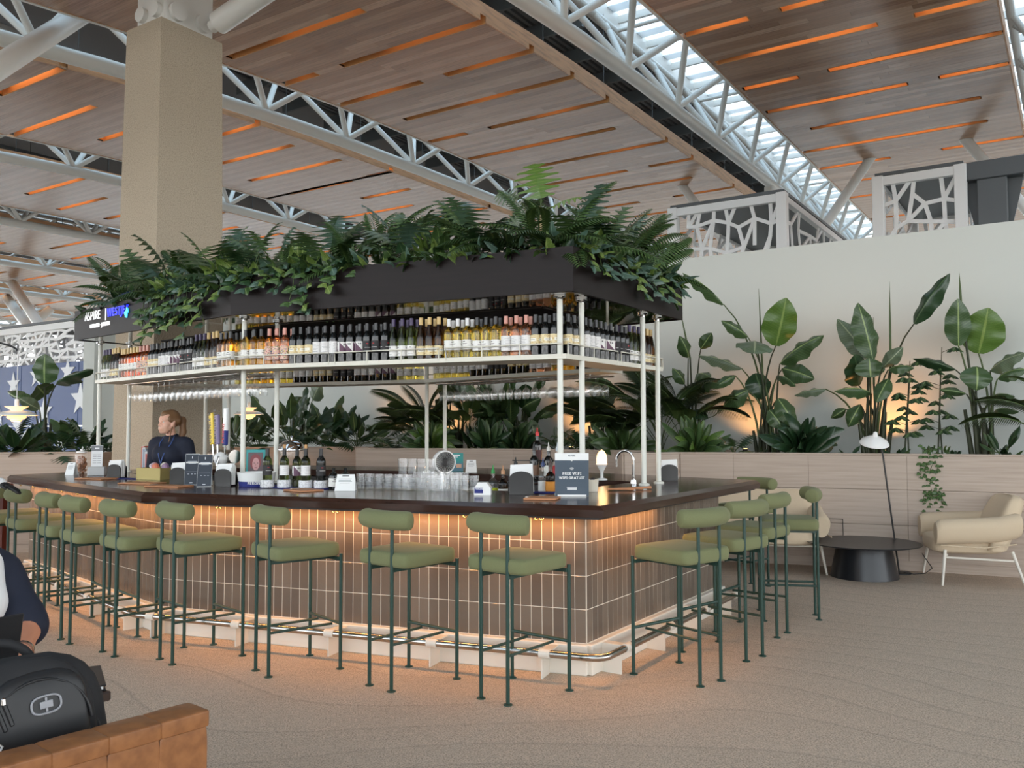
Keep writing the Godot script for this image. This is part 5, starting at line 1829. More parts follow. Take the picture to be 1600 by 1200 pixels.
func paradise(q: Array, k: int) -> void:
	var b := Vector3(q[1][0], q[1][1] - 0.08, q[1][2])
	var p := thing("bird_of_paradise", q[0], "plant", b, 0, "birds of paradise")
	for l in q[2]:
		var lb := Vector3(l[0], l[1], l[2]) - b
		var tp := Vector3(l[3], l[4], l[5]) - b
		var off := Vector3(rnd(-0.1, 0.1), 0, rnd(-0.08, 0.08))
		obj("stem", MB.new().tube(arc(off, lb, 0.05), [0.016, 0.015, 0.014, 0.012, 0.011, 0.009, 0.007], 6, false), M.stem_green if rng.randf() < 0.4 else M.stem_dark, p)
		var up := tp.y > lb.y
		var key: String = "paddle0" if up and l[6] > 0.25 else ["paddle1", "paddle2"][rng.randi() % 2]
		var nn := Vector3(0.45 + rnd(-0.3, 0.3), 0.25 + rnd(-0.2, 0.5), 0.85)
		add_leaf(p, "leaf", key, ["leaf_paddle", "leaf_paddle", "leaf_grey", "leaf_paddle", "leaf_dark"][rng.randi() % 5] if not (up and l[6] > 0.35 and k < 3) else ["leaf_bright", "leaf_paddle", "leaf_bright"][k], lb, tp, l[6], nn)
	for s in q[3]:
		obj("spear_leaf", MB.new().tube([Vector3(s[3], s[4], s[5]) - b, (Vector3(s[0], s[1], s[2]) + Vector3(s[3], s[4], s[5])) * 0.5 - b, Vector3(s[0], s[1], s[2]) - b], [0.014, 0.012, 0.002], 6), M.stem_green, p)
		obj("stem", MB.new().tube([Vector3(rnd(-0.05, 0.05), 0, 0), Vector3(s[3], s[4], s[5]) - b], [0.015, 0.012], 6), M.stem_dark, p)
	# a clump of leaf bases
	for j in 7:
		var o := Vector3(rnd(-0.13, 0.13), 0, rnd(-0.1, 0.1))
		obj("stem", MB.new().tube([o, o + Vector3(o.x * 0.5, rnd(0.3, 0.62), o.z * 0.3)], [0.03, 0.018], 6), M.stem_dark, p)

# a tuft of leaves springing from one point
func tuft(called: String, label: String, group: String, at: Vector3, key: String, mats: Array, n: int, ln: float, wid: float, pitch: Vector2, stem := 0.0, keep := Vector3.ZERO) -> Node3D:
	var p := thing(called, label, "plant", at, 0, group)
	for k in n:
		var an := TAU * (k + rnd(-0.3, 0.3)) / n * (1.0 if n < 14 else 2.4)
		var pt := rnd(pitch.x, pitch.y)
		var d := Vector3(cos(an) * cos(pt), sin(pt), sin(an) * cos(pt))
		if keep != Vector3.ZERO and d.dot(keep) < -0.05:
			d = d - keep * 2.0 * d.dot(keep)
		var s := rnd(0.75, 1.15)
		var b := d * stem * rnd(0.7, 1.2) + Vector3(0, 0.02, 0)
		if stem > 0.0:
			obj("stem", MB.new().tube(arc(Vector3(rnd(-0.02, 0.02), 0, rnd(-0.02, 0.02)), b, stem * 0.15, 4), 0.005, 5, false), M.stem_green, p)
		var tip := b + (d + Vector3(0, rnd(-0.35, 0.05), 0)).normalized() * ln * s
		var kk := key + (str(rng.randi() % (3 if key == "strap" or key == "paddle" else 2)) if key in ["strap", "heart", "paddle"] else "")
		var w := wid * s if not key in ["fern", "palm", "monstera", "philo"] else ln * s * wid
		add_leaf(p, "frond" if key in ["fern", "palm"] else "leaf", kk, mats[rng.randi() % mats.size()], b, tip, w, Vector3(-d.x * 0.6, 1.0, -d.z * 0.6) + Vector3(0.25, 0, 0.45))
	return p

# a creeper: leafy crown plus vines that spill over an edge (out = outward direction, edge = distance to it)
func creeper(label: String, group: String, at: Vector3, out: Vector3, edge: float, drops: Array, mats: Array, lsz := 0.1, crown := 16) -> void:
	var p := thing("trailing_pothos", label, "plant", at, 0, group)
	var side := out.cross(Vector3.UP)
	for k in crown:
		var d := Vector3(rnd(-1, 1), rnd(0.25, 1.0), rnd(-1, 1)).normalized()
		var b := d * rnd(0.06, 0.2) + out * rnd(0.0, edge * 0.8)
		add_leaf(p, "leaf", "heart%d" % (k % 2), mats[rng.randi() % mats.size()], b, b + (d * 0.6 + out * 0.5 + Vector3(0, rnd(-0.6, 0.3), 0)).normalized() * lsz * rnd(0.8, 1.4), lsz * rnd(0.75, 1.1), out + Vector3(0, 0.8, 0) + Vector3(rnd(-0.4, 0.4), 0, rnd(-0.4, 0.4)))
	for dr in drops:
		var s0: float = dr[0]
		var ln: float = dr[1]
		var pts := [Vector3(0, 0.03, 0) + side * s0 * 0.5, out * edge * 0.6 + side * s0 + Vector3(0, 0.13, 0), out * (edge + 0.035) + side * s0 + Vector3(0, 0.07, 0)]
		var n := maxi(2, int(ln / 0.07))
		for j in n:
			pts.append(out * (edge + 0.04 + 0.02 * sin(j * 1.7)) + side * (s0 + 0.03 * sin(j * 1.1 + s0 * 9.0)) + Vector3(0, 0.04 - ln * (j + 1) / n, 0))
		obj("vine", MB.new().tube(pts, 0.004, 5, false), M.stem_green, p)
		for j in range(1, pts.size()):
			for q in 2:
				var d := (side * (1.0 if (j + q) % 2 else -1.0) + out * 0.7 + Vector3(0, rnd(-1.1, -0.2), 0)).normalized()
				var b: Vector3 = pts[j] + Vector3(0, rnd(-0.03, 0.03), 0) + out * 0.012
				add_leaf(p, "leaf", "heart%d" % (q % 2), mats[rng.randi() % mats.size()], b, b + d * lsz * rnd(0.7, 1.15), lsz * rnd(0.7, 1.0), out + Vector3(0, 0.45, 0) + side * rnd(-0.3, 0.3))

const ORD := ["first", "second", "third", "fourth", "fifth", "sixth", "seventh", "eighth", "ninth", "tenth", "eleventh", "twelfth", "thirteenth", "fourteenth", "fifteenth", "sixteenth", "seventeenth", "eighteenth"]

func plants() -> void:
	plant_materials()
	for k in PARADISE.size():
		paradise(PARADISE[k], k)
	canopy_plants()
	planter_plants()

func canopy_plants() -> void:
	var Y := 2.742
	var mid := Vector2(-5.95, -6.28)
	# sides: [from, to, outward, name, count, trailing spots]
	var sides := [[0, 1, "front right"], [1, 2, "front left"], [5, 0, "right end"], [3, 4, "rear left"], [4, 5, "rear right"], [2, 3, "left end"]]
	for s in sides:
		var o0: Vector2 = K_OUT[s[0]]
		var o1: Vector2 = K_OUT[s[1]]
		var i0: Vector2 = K_IN[s[0]]
		var i1: Vector2 = K_IN[s[1]]
		var d := (o1 - o0).normalized()
		var out2 := Vector2(d.y, -d.x)
		if out2.dot(o0 - mid) < 0.0:
			out2 = -out2
		var out := Vector3(out2.x, 0, out2.y)
		var ln := o0.distance_to(o1)
		var rear: bool = s[0] in [3, 4, 2]
		var n := int(ln / (0.30 if not rear else 0.6))
		for k in n:
			var u := (k + 0.5) / n
			var po := o0.lerp(o1, u)
			var pi := i0.lerp(i1, u)
			var c := po.lerp(pi, 0.5)
			var nm := "%s from the %s on the canopy %s" % [ORD[k], "bend" if s[0] == 1 else "corner", s[2]]
			var grp := "plants on the canopy, " + str(s[2])
			var at := v3(c, Y)
			var kind := (k * 3 + int(s[0])) % 5
			if kind == 0 or kind == 3:
				tuft("boston_fern", "feathery fern, %s" % nm, grp, at + Vector3(0, 0.02, 0), "fern", ["leaf_mid", "leaf_mid", "leaf_paddle"], 12, rnd(0.48, 0.68), 0.9, Vector2(0.35, 1.4), 0.12)
			elif kind == 1:
				tuft("split_leaf_philodendron", "dark split-leaf philodendron, %s" % nm, grp, at, "philo", ["leaf_dark", "leaf_paddle", "leaf_dark"], 12, rnd(0.36, 0.46), 1.1, Vector2(0.15, 1.35), 0.32)
			elif kind == 2:
				tuft("monstera", "monstera with cut leaves, %s" % nm, grp, at, "monstera", ["leaf_paddle", "leaf_mid", "leaf_blue", "leaf_grey"], 11, rnd(0.28, 0.36), 1.05, Vector2(0.15, 1.4), 0.36)
			else:
				tuft("variegated_pothos", "bright variegated foliage, %s" % nm, grp, at, "heart", ["leaf_lime", "leaf_mid", "leaf_mid"], 34, 0.16, 0.12, Vector2(0.1, 1.45), 0.24)
			if not rear:
				# low leaves that hide the edge, with longer vines where the photograph shows them
				var drops := []
				if s[0] == 0 and u < 0.72 and u > 0.08 and not (u > 0.2 and u < 0.32):
					if u > 0.62:
						drops = [[0.0, 0.12]]
					elif u < 0.2:
						drops = []
				if s[0] == 0 and u > 0.72:
					drops = [[-0.06, rnd(0.04, 0.1)], [0.08, rnd(0.02, 0.08)]]
				if s[0] == 0 and u > 0.70 and u < 0.80:
					drops = [[-0.05, 0.30], [0.07, 0.2]]
				if s[0] == 1:
					drops = [[-0.05, rnd(0.03, 0.1)], [0.09, rnd(0.02, 0.08)]]
					if u > 0.08 and u < 0.5:
						drops = [[-0.08, rnd(0.26, 0.36)], [0.02, rnd(0.1, 0.3)], [0.1, rnd(0.25, 0.38)]]
					if u > 0.5:
						drops = []
				if s[0] == 5:
					drops = [[-0.08, rnd(0.05, 0.14)], [0.06, rnd(0.06, 0.2)]]
				creeper("creeper spilling over the edge, %s" % nm, "creepers on the canopy, " + str(s[2]), v3(po.lerp(pi, 0.16), Y), out, 0.10, drops, ["leaf_mid", "leaf_dark", "leaf_blue", "leaf_mid", "leaf_lime"] if s[0] != 5 else ["leaf_blue", "leaf_blue", "leaf_mid", "leaf_lime"], 0.105, 22 if drops.size() else (12 if not (s[0] == 1 and u > 0.5) else 3))
	# the tall monstera that stands above the rest
	var p := thing("monstera", "tall monstera stalk rising above the right of the canopy", "plant", Vector3(-3.38, Y, -5.56), 0, "plants on the canopy, front right")
	obj("stalk", MB.new().tube([Vector3.ZERO, Vector3(0.0, 0.25, 0), Vector3(0.01, 0.42, 0.0)], [0.02, 0.016, 0.01], 8), M.stem_tan, p)
	for q in [[Vector3(0.02, 0.54, 0.02), Vector3(-0.03, 0.88, 0.06), 0.36, "leaf_bright", Vector3(0.5, 0.2, 0.85)], [Vector3(-0.2, 0.58, 0.0), Vector3(-0.42, 0.68, 0.05), 0.2, "leaf_grey", Vector3(0.2, 0.5, 0.8)], [Vector3(0.12, 0.46, 0.02), Vector3(0.36, 0.58, 0.02), 0.17, "leaf_lime", Vector3(0.1, 0.8, 0.5)], [Vector3(-0.12, 0.42, 0.06), Vector3(-0.28, 0.28, 0.1), 0.22, "leaf_grey", Vector3(0.4, 0.4, 0.8)]]:
		obj("stem", MB.new().tube(arc(Vector3(0.01, 0.38, 0), q[0], 0.02, 5), 0.006, 6, false), M.stem_green, p)
		add_leaf(p, "leaf", "monstera", q[3], q[0], q[1], q[2] * 1.05, q[4])
	# tall fronds that break the skyline
	for q in [[Vector3(-2.98, Y, -6.35), Vector3(0.45, 0.6, -0.25), "long fern frond reaching out at the right end of the canopy"], [Vector3(-5.6, Y, -5.1), Vector3(-0.12, 0.75, -0.1), "upright fern frond over the bend of the canopy"], [Vector3(-4.75, Y, -5.3), Vector3(0.05, 0.8, 0.0), "upright fern frond over the middle of the canopy"], [Vector3(-5.0, Y, -5.25), Vector3(-0.3, 0.7, 0.05), "leaning fern frond over the middle of the canopy"]]:
		var f := thing("sword_fern", q[2], "plant", q[0], 0, "tall fern fronds")
		for j in 3:
			var dd: Vector3 = q[1] * (1.0 - 0.2 * j) + Vector3(rnd(-0.12, 0.12), 0, rnd(-0.1, 0.1)) * j
			add_leaf(f, "frond", "fern", "leaf_mid", Vector3(0, 0.02, 0), dd, dd.length() * 0.9, Vector3(0.4, 0.3, 0.9))

func planter_plants() -> void:
	var S := 1.165
	var g := "plants in the rear planters"
	# right planter
	tuft("dracaena", "bushy dark glossy plant between two birds of paradise", g, Vector3(-2.82, S, -10.62), "strap", ["leaf_dark"], 34, 0.42, 0.085, Vector2(0.1, 1.3), 0.12)
	tuft("corn_plant", "bright green strappy bush at the left of the planter", g, Vector3(-4.05, S, -10.35), "strap", ["leaf_mid", "leaf_bright", "leaf_mid"], 36, 0.40, 0.07, Vector2(0.2, 1.4), 0.12)
	tuft("split_leaf_philodendron", "low philodendron lit from below beside the bright bush", g, Vector3(-3.62, S, -10.55), "philo", ["leaf_dark", "leaf_mid", "leaf_mid"], 10, 0.26, 1.0, Vector2(0.1, 1.1), 0.2)
	tuft("areca_palm", "feathery palm behind the right end of the bar", g, Vector3(-4.75, S, -10.9), "palm", ["leaf_palm", "leaf_palm", "leaf_paddle"], 16, 0.75, 0.9, Vector2(0.7, 1.45), 0.7, Vector3(0, 0, 1))
	tuft("areca_palm", "second feathery palm close to the white wall", g, Vector3(-4.45, S, -11.0), "palm", ["leaf_palm", "leaf_mid"], 11, 0.7, 0.9, Vector2(0.7, 1.4), 0.6, Vector3(0, 0, 1))
	tuft("peace_lily", "small dark plant at the right edge of the planter", g, Vector3(-0.72, S, -10.75), "oval", ["leaf_dark", "leaf_paddle"], 9, 0.22, 0.08, Vector2(0.3, 1.2), 0.16)
	tuft("areca_palm", "palm fronds entering at the right edge", g, Vector3(-0.05, S, -11.0), "palm", ["leaf_palm"], 9, 0.6, 0.9, Vector2(0.6, 1.3), 0.6, Vector3(0, 0, 1))
	schefflera("slender umbrella plant in front of the white wall", Vector3(-1.72, S, -10.9), 1.15)
	schefflera("second thin umbrella plant beside the lamp glow", Vector3(-1.38, S, -10.98), 1.3)
	creeper("pothos hanging down the planter front", "creepers on the planters", Vector3(-1.36, S + 0.03, -10.44), Vector3(0.12, 0, 0.99), 0.10, [[-0.05, 0.62], [0.05, 0.72], [0.0, 0.5], [0.1, 0.45]], ["leaf_mid", "leaf_paddle", "leaf_mid"], 0.062, 10)
	# small soil dwellers along the right planter
	for k in 7:
		tuft("ground_cover", "low leafy ground cover, %s from the left in the right planter" % ORD[k], "ground cover in the right planter", Vector3(-3.4 + 0.55 * k, S, -10.75 + 0.1 * (k % 2)), "oval", ["leaf_dark", "leaf_mid"], 9, 0.12, 0.06, Vector2(0.1, 1.0), 0.06)
	# planter seen through the bar
	var mids := [[-5.15, -10.55, "strap", "leaf_mid"], [-5.75, -10.6, "philo", "leaf_dark"], [-6.2, -10.65, "fern", "leaf_mid"], [-6.9, -10.7, "strap", "leaf_dark"], [-7.25, -10.45, "strap", "leaf_dark"], [-7.7, -10.75, "oval", "leaf_dark"], [-8.2, -10.3, "strap", "leaf_bright"], [-8.5, -10.75, "strap", "leaf_mid"], [-8.85, -10.2, "philo", "leaf_dark"], [-5.4, -11.1, "palm", "leaf_palm"], [-8.0, -11.0, "palm", "leaf_palm"], [-8.75, -10.9, "palm", "leaf_palm"], [-7.4, -11.2, "paddle", "leaf_paddle"]]
	for k in mids.size():
		var q: Array = mids[k]
		var big: bool = q[2] == "palm" or q[2] == "paddle"
		tuft({"strap": "dracaena", "philo": "split_leaf_philodendron", "fern": "boston_fern", "oval": "peace_lily", "palm": "areca_palm", "paddle": "banana_plant"}[q[2]], "%s, %s from the right in the planter seen through the bar" % [{"strap": "strappy dracaena", "philo": "split-leaf philodendron", "fern": "arching fern", "oval": "dark peace lily", "palm": "feathery palm", "paddle": "banana plant"}[q[2]], ORD[k]], "plants seen through the bar", Vector3(q[0], S, q[1]), q[2], [q[3], q[3], "leaf_paddle"], 30 if q[2] == "strap" else (14 if big else 12), 0.78 if big else 0.4, 0.9 if q[2] == "palm" else (1.0 if q[2] in ["philo", "fern"] else (0.2 if q[2] == "paddle" else 0.07)), Vector2(0.3 if not big else 0.75, 1.4), 0.55 if big else 0.12, Vector3(0, 0, 1) if big else Vector3.ZERO)
	# shaded planter behind the taps
	var back := [[-9.9, -10.5, "oval"], [-10.3, -10.2, "philo"], [-10.8, -9.9, "paddle"], [-11.2, -9.6, "philo"], [-11.5, -9.3, "oval"], [-10.6, -10.6, "paddle"], [-11.7, -9.7, "strap"], [-9.75, -10.9, "philo"]]
	for k in back.size():
		var q: Array = back[k]
		tuft({"strap": "dracaena", "philo": "split_leaf_philodendron", "oval": "rubber_plant", "paddle": "banana_plant"}[q[2]], "%s, %s from the right in the shaded planter" % [{"strap": "strappy dracaena", "philo": "split-leaf philodendron", "oval": "leafy rubber plant", "paddle": "broad-leaved banana plant"}[q[2]], ORD[k]], "plants in the shaded planter", Vector3(q[0], S, q[1]), q[2], ["leaf_dark", "leaf_paddle", "leaf_dark"], 18, 0.5 if q[2] == "paddle" else 0.34, 0.2 if q[2] == "paddle" else (1.0 if q[2] == "philo" else 0.12), Vector2(0.2, 1.4), 0.5 if q[2] == "paddle" else 0.32)
	# far left planter
	var lf := [[-11.25, -6.7, "philo"], [-11.3, -6.35, "philo"], [-11.6, -5.95, "oval"], [-11.95, -5.6, "oval"], [-12.4, -5.15, "oval"], [-11.5, -6.75, "paddle"], [-12.0, -6.2, "philo"], [-12.5, -5.7, "paddle"], [-13.0, -5.2, "oval"], [-13.2, -4.6, "philo"]]
	for k in lf.size():
		var q: Array = lf[k]
		tuft({"philo": "split_leaf_philodendron", "oval": "calathea", "paddle": "banana_plant", "palm": "areca_palm"}[q[2]], "%s, %s from the right in the far left planter" % [{"philo": "split-leaf philodendron", "oval": "dark calathea", "paddle": "broad-leaved banana plant", "palm": "feathery palm"}[q[2]], ORD[k]], "plants in the far left planter", Vector3(q[0], S, q[1]), q[2], ["leaf_dark", "leaf_paddle", "leaf_dark", "leaf_dark"], 26 if q[2] == "oval" else 14, 0.34 if q[2] != "palm" else 0.7, {"philo": 1.0, "oval": 0.14, "paddle": 0.18, "palm": 0.9}[q[2]], Vector2(0.15, 1.25), 0.26 if q[2] != "oval" else 0.18)
	# warm uplights among the plants
	var up := mt("uplight_glow", c8(255, 230, 190), 0.4)
	up.emission_enabled = true
	up.emission = c8(255, 196, 120)
	up.emission_energy_multiplier = 2.0
	for q in [[-1.98, -11.3, 0.5, "behind the leaning floor lamp"], [-3.72, -11.3, 0.3, "behind the bright strappy bush"], [-6.35, -11.3, 0.4, "seen through the bar at the right"], [-8.9, -11.3, 0.3, "seen through the bar at the left"], [-9.9, -11.2, 0.3, "behind the tasting bottles"]]:
		var t := thing("planter_uplight", "small warm uplight in the soil " + q[3], "light", Vector3(q[0], S, q[1]), 0, "planter uplights")
		obj("can", MB.new().tube([Vector3.ZERO, Vector3(0, 0.1, 0)], 0.035, 14), M.black_plastic, t)
		obj("lamp_lens", MB.new().lathe([[0.0, 0.101], [0.03, 0.101], [0.03, 0.106], [0.0, 0.108]], 14), up, t)
		var l := SpotLight3D.new()
		l.name = "spot_light"
		l.position = Vector3(0, 0.12, 0)
		l.basis = look(Vector3(0.0, 1.0, -0.35), Vector3.BACK)
		l.light_color = c8(255, 176, 100)
		l.light_energy = q[2]
		l.spot_angle = 55.0
		l.spot_angle_attenuation = 0.8
		l.spot_range = 40.0
		l.light_size = 0.03
		l.shadow_enabled = true
		t.add_child(l, true)

func schefflera(label: String, at: Vector3, h: float) -> void:
	var p := thing("umbrella_plant", label, "plant", at, 0, "umbrella plants")
	for s in 2:
		var lean := Vector3(rnd(-0.12, 0.12), h * (1.0 - 0.2 * s), rnd(-0.08, 0.08))
		obj("stem", MB.new().tube([Vector3(0.05 * s, 0, 0), lean * 0.5, lean], [0.01, 0.008, 0.004], 6, false), M.stem_dark, p)
		for k in 9:
			var b := lean * (0.28 + 0.72 * (k + rnd(-0.4, 0.4)) / 8.4)
			var an := k * 2.4 + s
			var c := b + Vector3(cos(an), 0.35, sin(an)) * rnd(0.1, 0.18)
			obj("stem", MB.new().tube([b, c], 0.003, 4, false), M.stem_dark, p)
			for j in 6:
				var aj := TAU * j / 6.0 + k
				var d := Vector3(cos(aj), -0.7, sin(aj)).normalized()
				add_leaf(p, "leaf", "oval", "leaf_dark" if j % 2 else "leaf_paddle", c, c + d * 0.11, 0.05, Vector3(0.3, 0.8, 0.6))

const PARADISE := [
	["tall bird of paradise with one bright upright paddle leaf, left of the bushy dark plant", [-3.33, 1.22, -11.0], [[-3.18, 2.57, -10.91, -3.01, 3.15, -10.81, 0.44], [-3.83, 3.14, -10.87, -4.3, 3.57, -10.65, 0.13], [-3.41, 2.64, -10.8, -3.31, 2.45, -10.45, 0.45], [-3.52, 2.7, -10.87, -3.77, 2.9, -10.6, 0.17], [-3.69, 2.32, -11.11, -4.24, 2.51, -11.02, 0.17], [-3.67, 2.21, -10.8, -3.9, 2.05, -10.64, 0.13], [-3.51, 2.02, -10.81, -3.88, 1.78, -10.87, 0.25], [-3.46, 2.24, -10.96, -3.38, 1.9, -10.96, 0.34], [-3.14, 2.35, -10.94, -2.57, 2.66, -10.81, 0.24], [-3.16, 2.3, -11.12, -2.77, 2.15, -11.13, 0.26], [-3.2, 2.2, -11.02, -2.9, 2.05, -10.76, 0.12], [-3.15, 1.91, -10.86, -2.96, 1.55, -10.9, 0.25], [-3.26, 1.77, -10.85, -3.09, 1.52, -10.89, 0.22]], [[-3.41, 3.33, -11.0, -3.38, 2.22, -11.0]]],
	["tall bird of paradise with a long raised leaf, behind the leaning floor lamp", [-2.06, 1.24, -11.0], [[-2.04, 2.35, -10.91, -2.17, 3.02, -10.81, 0.3], [-2.12, 2.39, -11.08, -2.49, 2.89, -11.18, 0.27], [-1.57, 2.73, -10.82, -1.19, 3.28, -10.84, 0.21], [-2.23, 2.05, -11.05, -2.21, 2.4, -10.75, 0.32], [-2.05, 2.13, -10.82, -2.06, 2.36, -10.81, 0.34], [-1.91, 2.24, -10.79, -1.67, 2.46, -10.68, 0.18], [-1.87, 2.22, -10.89, -1.59, 2.23, -10.91, 0.15], [-1.85, 2.11, -10.8, -1.96, 1.83, -10.62, 0.19], [-2.04, 1.94, -10.79, -2.4, 1.97, -10.53, 0.15], [-2.21, 1.82, -11.02, -2.35, 1.55, -10.97, 0.2], [-2.39, 1.77, -11.06, -2.58, 1.66, -11.11, 0.12], [-2.63, 2.02, -11.1, -3.01, 1.95, -11.08, 0.12]], [[-1.85, 3.27, -11.0, -1.86, 2.28, -11.0], [-2.04, 2.86, -11.0, -2.05, 2.06, -11.0]]],
	["tall bird of paradise with two huge upright leaves at the right edge", [-0.91, 1.26, -11.0], [[-1.13, 2.46, -10.91, -1.11, 2.98, -10.81, 0.28], [-0.95, 2.38, -11.12, -0.83, 2.88, -11.02, 0.49], [-0.95, 2.22, -10.89, -0.96, 1.95, -10.85, 0.34], [-0.83, 2.18, -11.01, -0.48, 2.34, -10.79, 0.21], [-0.76, 2.08, -10.96, -0.47, 2.17, -10.93, 0.18], [-1.07, 1.92, -10.96, -1.32, 1.97, -10.77, 0.1], [-0.81, 1.9, -11.1, -0.59, 1.87, -10.81, 0.1], [-0.82, 1.71, -11.11, -0.56, 1.71, -10.91, 0.1], [-1.16, 2.19, -10.83, -1.61, 2.34, -10.93, 0.13]], [[-1.11, 3.3, -11.0, -1.1, 2.91, -11.0]]],
	["bird of paradise seen through the bar left of the posts, broad leaves", [-6.92, 1.21, -11.0], [[-6.93, 1.82, -10.85, -6.57, 1.98, -10.81, 0.23], [-7.15, 1.73, -10.92, -7.56, 2.11, -11.02, 0.21], [-7.13, 1.63, -11.1, -7.62, 1.84, -11.13, 0.18], [-6.73, 1.68, -10.8, -6.66, 1.35, -10.82, 0.19], [-6.88, 1.82, -10.86, -6.69, 2.18, -10.59, 0.32], [-6.57, 1.72, -10.8, -6.22, 1.81, -10.76, 0.13], [-7.14, 1.56, -11.0, -7.24, 1.83, -10.89, 0.14]], []],
	["bird of paradise between the two front posts at the right, drooping leaf", [-5.69, 1.23, -11.0], [[-5.76, 1.72, -10.86, -6.1, 2.07, -10.91, 0.18], [-5.56, 1.8, -10.87, -5.65, 1.52, -10.65, 0.23], [-5.64, 1.88, -10.83, -5.43, 2.07, -10.91, 0.27], [-5.46, 1.71, -10.8, -5.4, 1.36, -10.86, 0.21], [-5.94, 1.81, -11.0, -6.07, 1.63, -10.86, 0.15], [-5.53, 1.94, -10.81, -5.61, 2.25, -10.77, 0.36]], []],
	["bird of paradise with bare stems behind the rear posts", [-8.26, 1.2, -11.0], [[-7.8, 1.74, -10.81, -7.45, 1.78, -10.69, 0.12], [-8.36, 2.05, -11.01, -8.53, 2.36, -10.99, 0.31], [-8.23, 2.1, -11.06, -8.07, 2.4, -11.13, 0.35], [-8.47, 1.85, -11.07, -8.59, 2.0, -10.89, 0.18]], []],
	["bird of paradise behind the tasting bottles, broad dark leaves", [-11.02, 1.22, -10.4], [[-10.9, 1.71, -10.18, -11.19, 2.03, -10.22, 0.29], [-11.06, 1.87, -10.5, -11.13, 2.06, -10.21, 0.27], [-10.76, 2.03, -10.34, -10.52, 2.29, -10.28, 0.31], [-11.14, 1.87, -10.44, -11.39, 1.87, -10.3, 0.2], [-10.7, 1.65, -10.24, -10.51, 1.34, -10.16, 0.22]], []],
	["tall bird of paradise over the dark foliage at the far left, one upright leaf", [-12.82, 1.22, -7.0], [[-12.87, 2.22, -6.98, -12.78, 2.66, -6.93, 0.4], [-13.04, 2.06, -7.1, -12.8, 2.19, -6.83, 0.37], [-12.78, 2.22, -7.11, -11.66, 2.39, -7.01, 0.17], [-12.93, 1.95, -6.83, -13.72, 2.13, -6.88, 0.17], [-12.78, 1.84, -6.87, -12.82, 2.0, -6.59, 0.19]], []],
	["bird of paradise behind the right end of the bar canopy", [-4.31, 1.21, -11.0], [[-4.34, 2.47, -10.91, -4.37, 2.75, -10.69, 0.19], [-4.23, 2.6, -11.08, -4.05, 2.8, -11.01, 0.18], [-4.29, 2.26, -11.07, -4.01, 2.2, -10.83, 0.19], [-4.44, 2.13, -11.02, -4.58, 2.35, -10.94, 0.18], [-4.12, 2.03, -10.78, -3.78, 2.09, -10.54, 0.15], [-4.24, 1.78, -10.79, -4.01, 1.66, -10.71, 0.17]], [[-4.49, 3.17, -11.0, -4.35, 2.47, -11.0]]]]

func blob_cushion(c: Vector3, s: Vector3, e := 0.4, puff := 0.15) -> MB:
	# a rounded, slightly crowned cushion
	var rows := []
	var n := 12
	for i in n + 1:
		var b := PI * (float(i) / n - 0.5)
		var ring := PackedVector3Array()
		for j in 36:
			var a := TAU * j / 36
			var f := func(x: float) -> float: return signf(x) * pow(absf(x), e)
			var cb: float = f.call(cos(b))
			var p := Vector3(cb * f.call(cos(a)), f.call(sin(b)), -cb * f.call(sin(a)))
			p.y *= 1.0 + puff * (1.0 - p.x * p.x) * (1.0 - p.z * p.z)
			ring.append(c + p * s * 0.5)
		rows.append(ring)
	return MB.new().grid(rows, true)

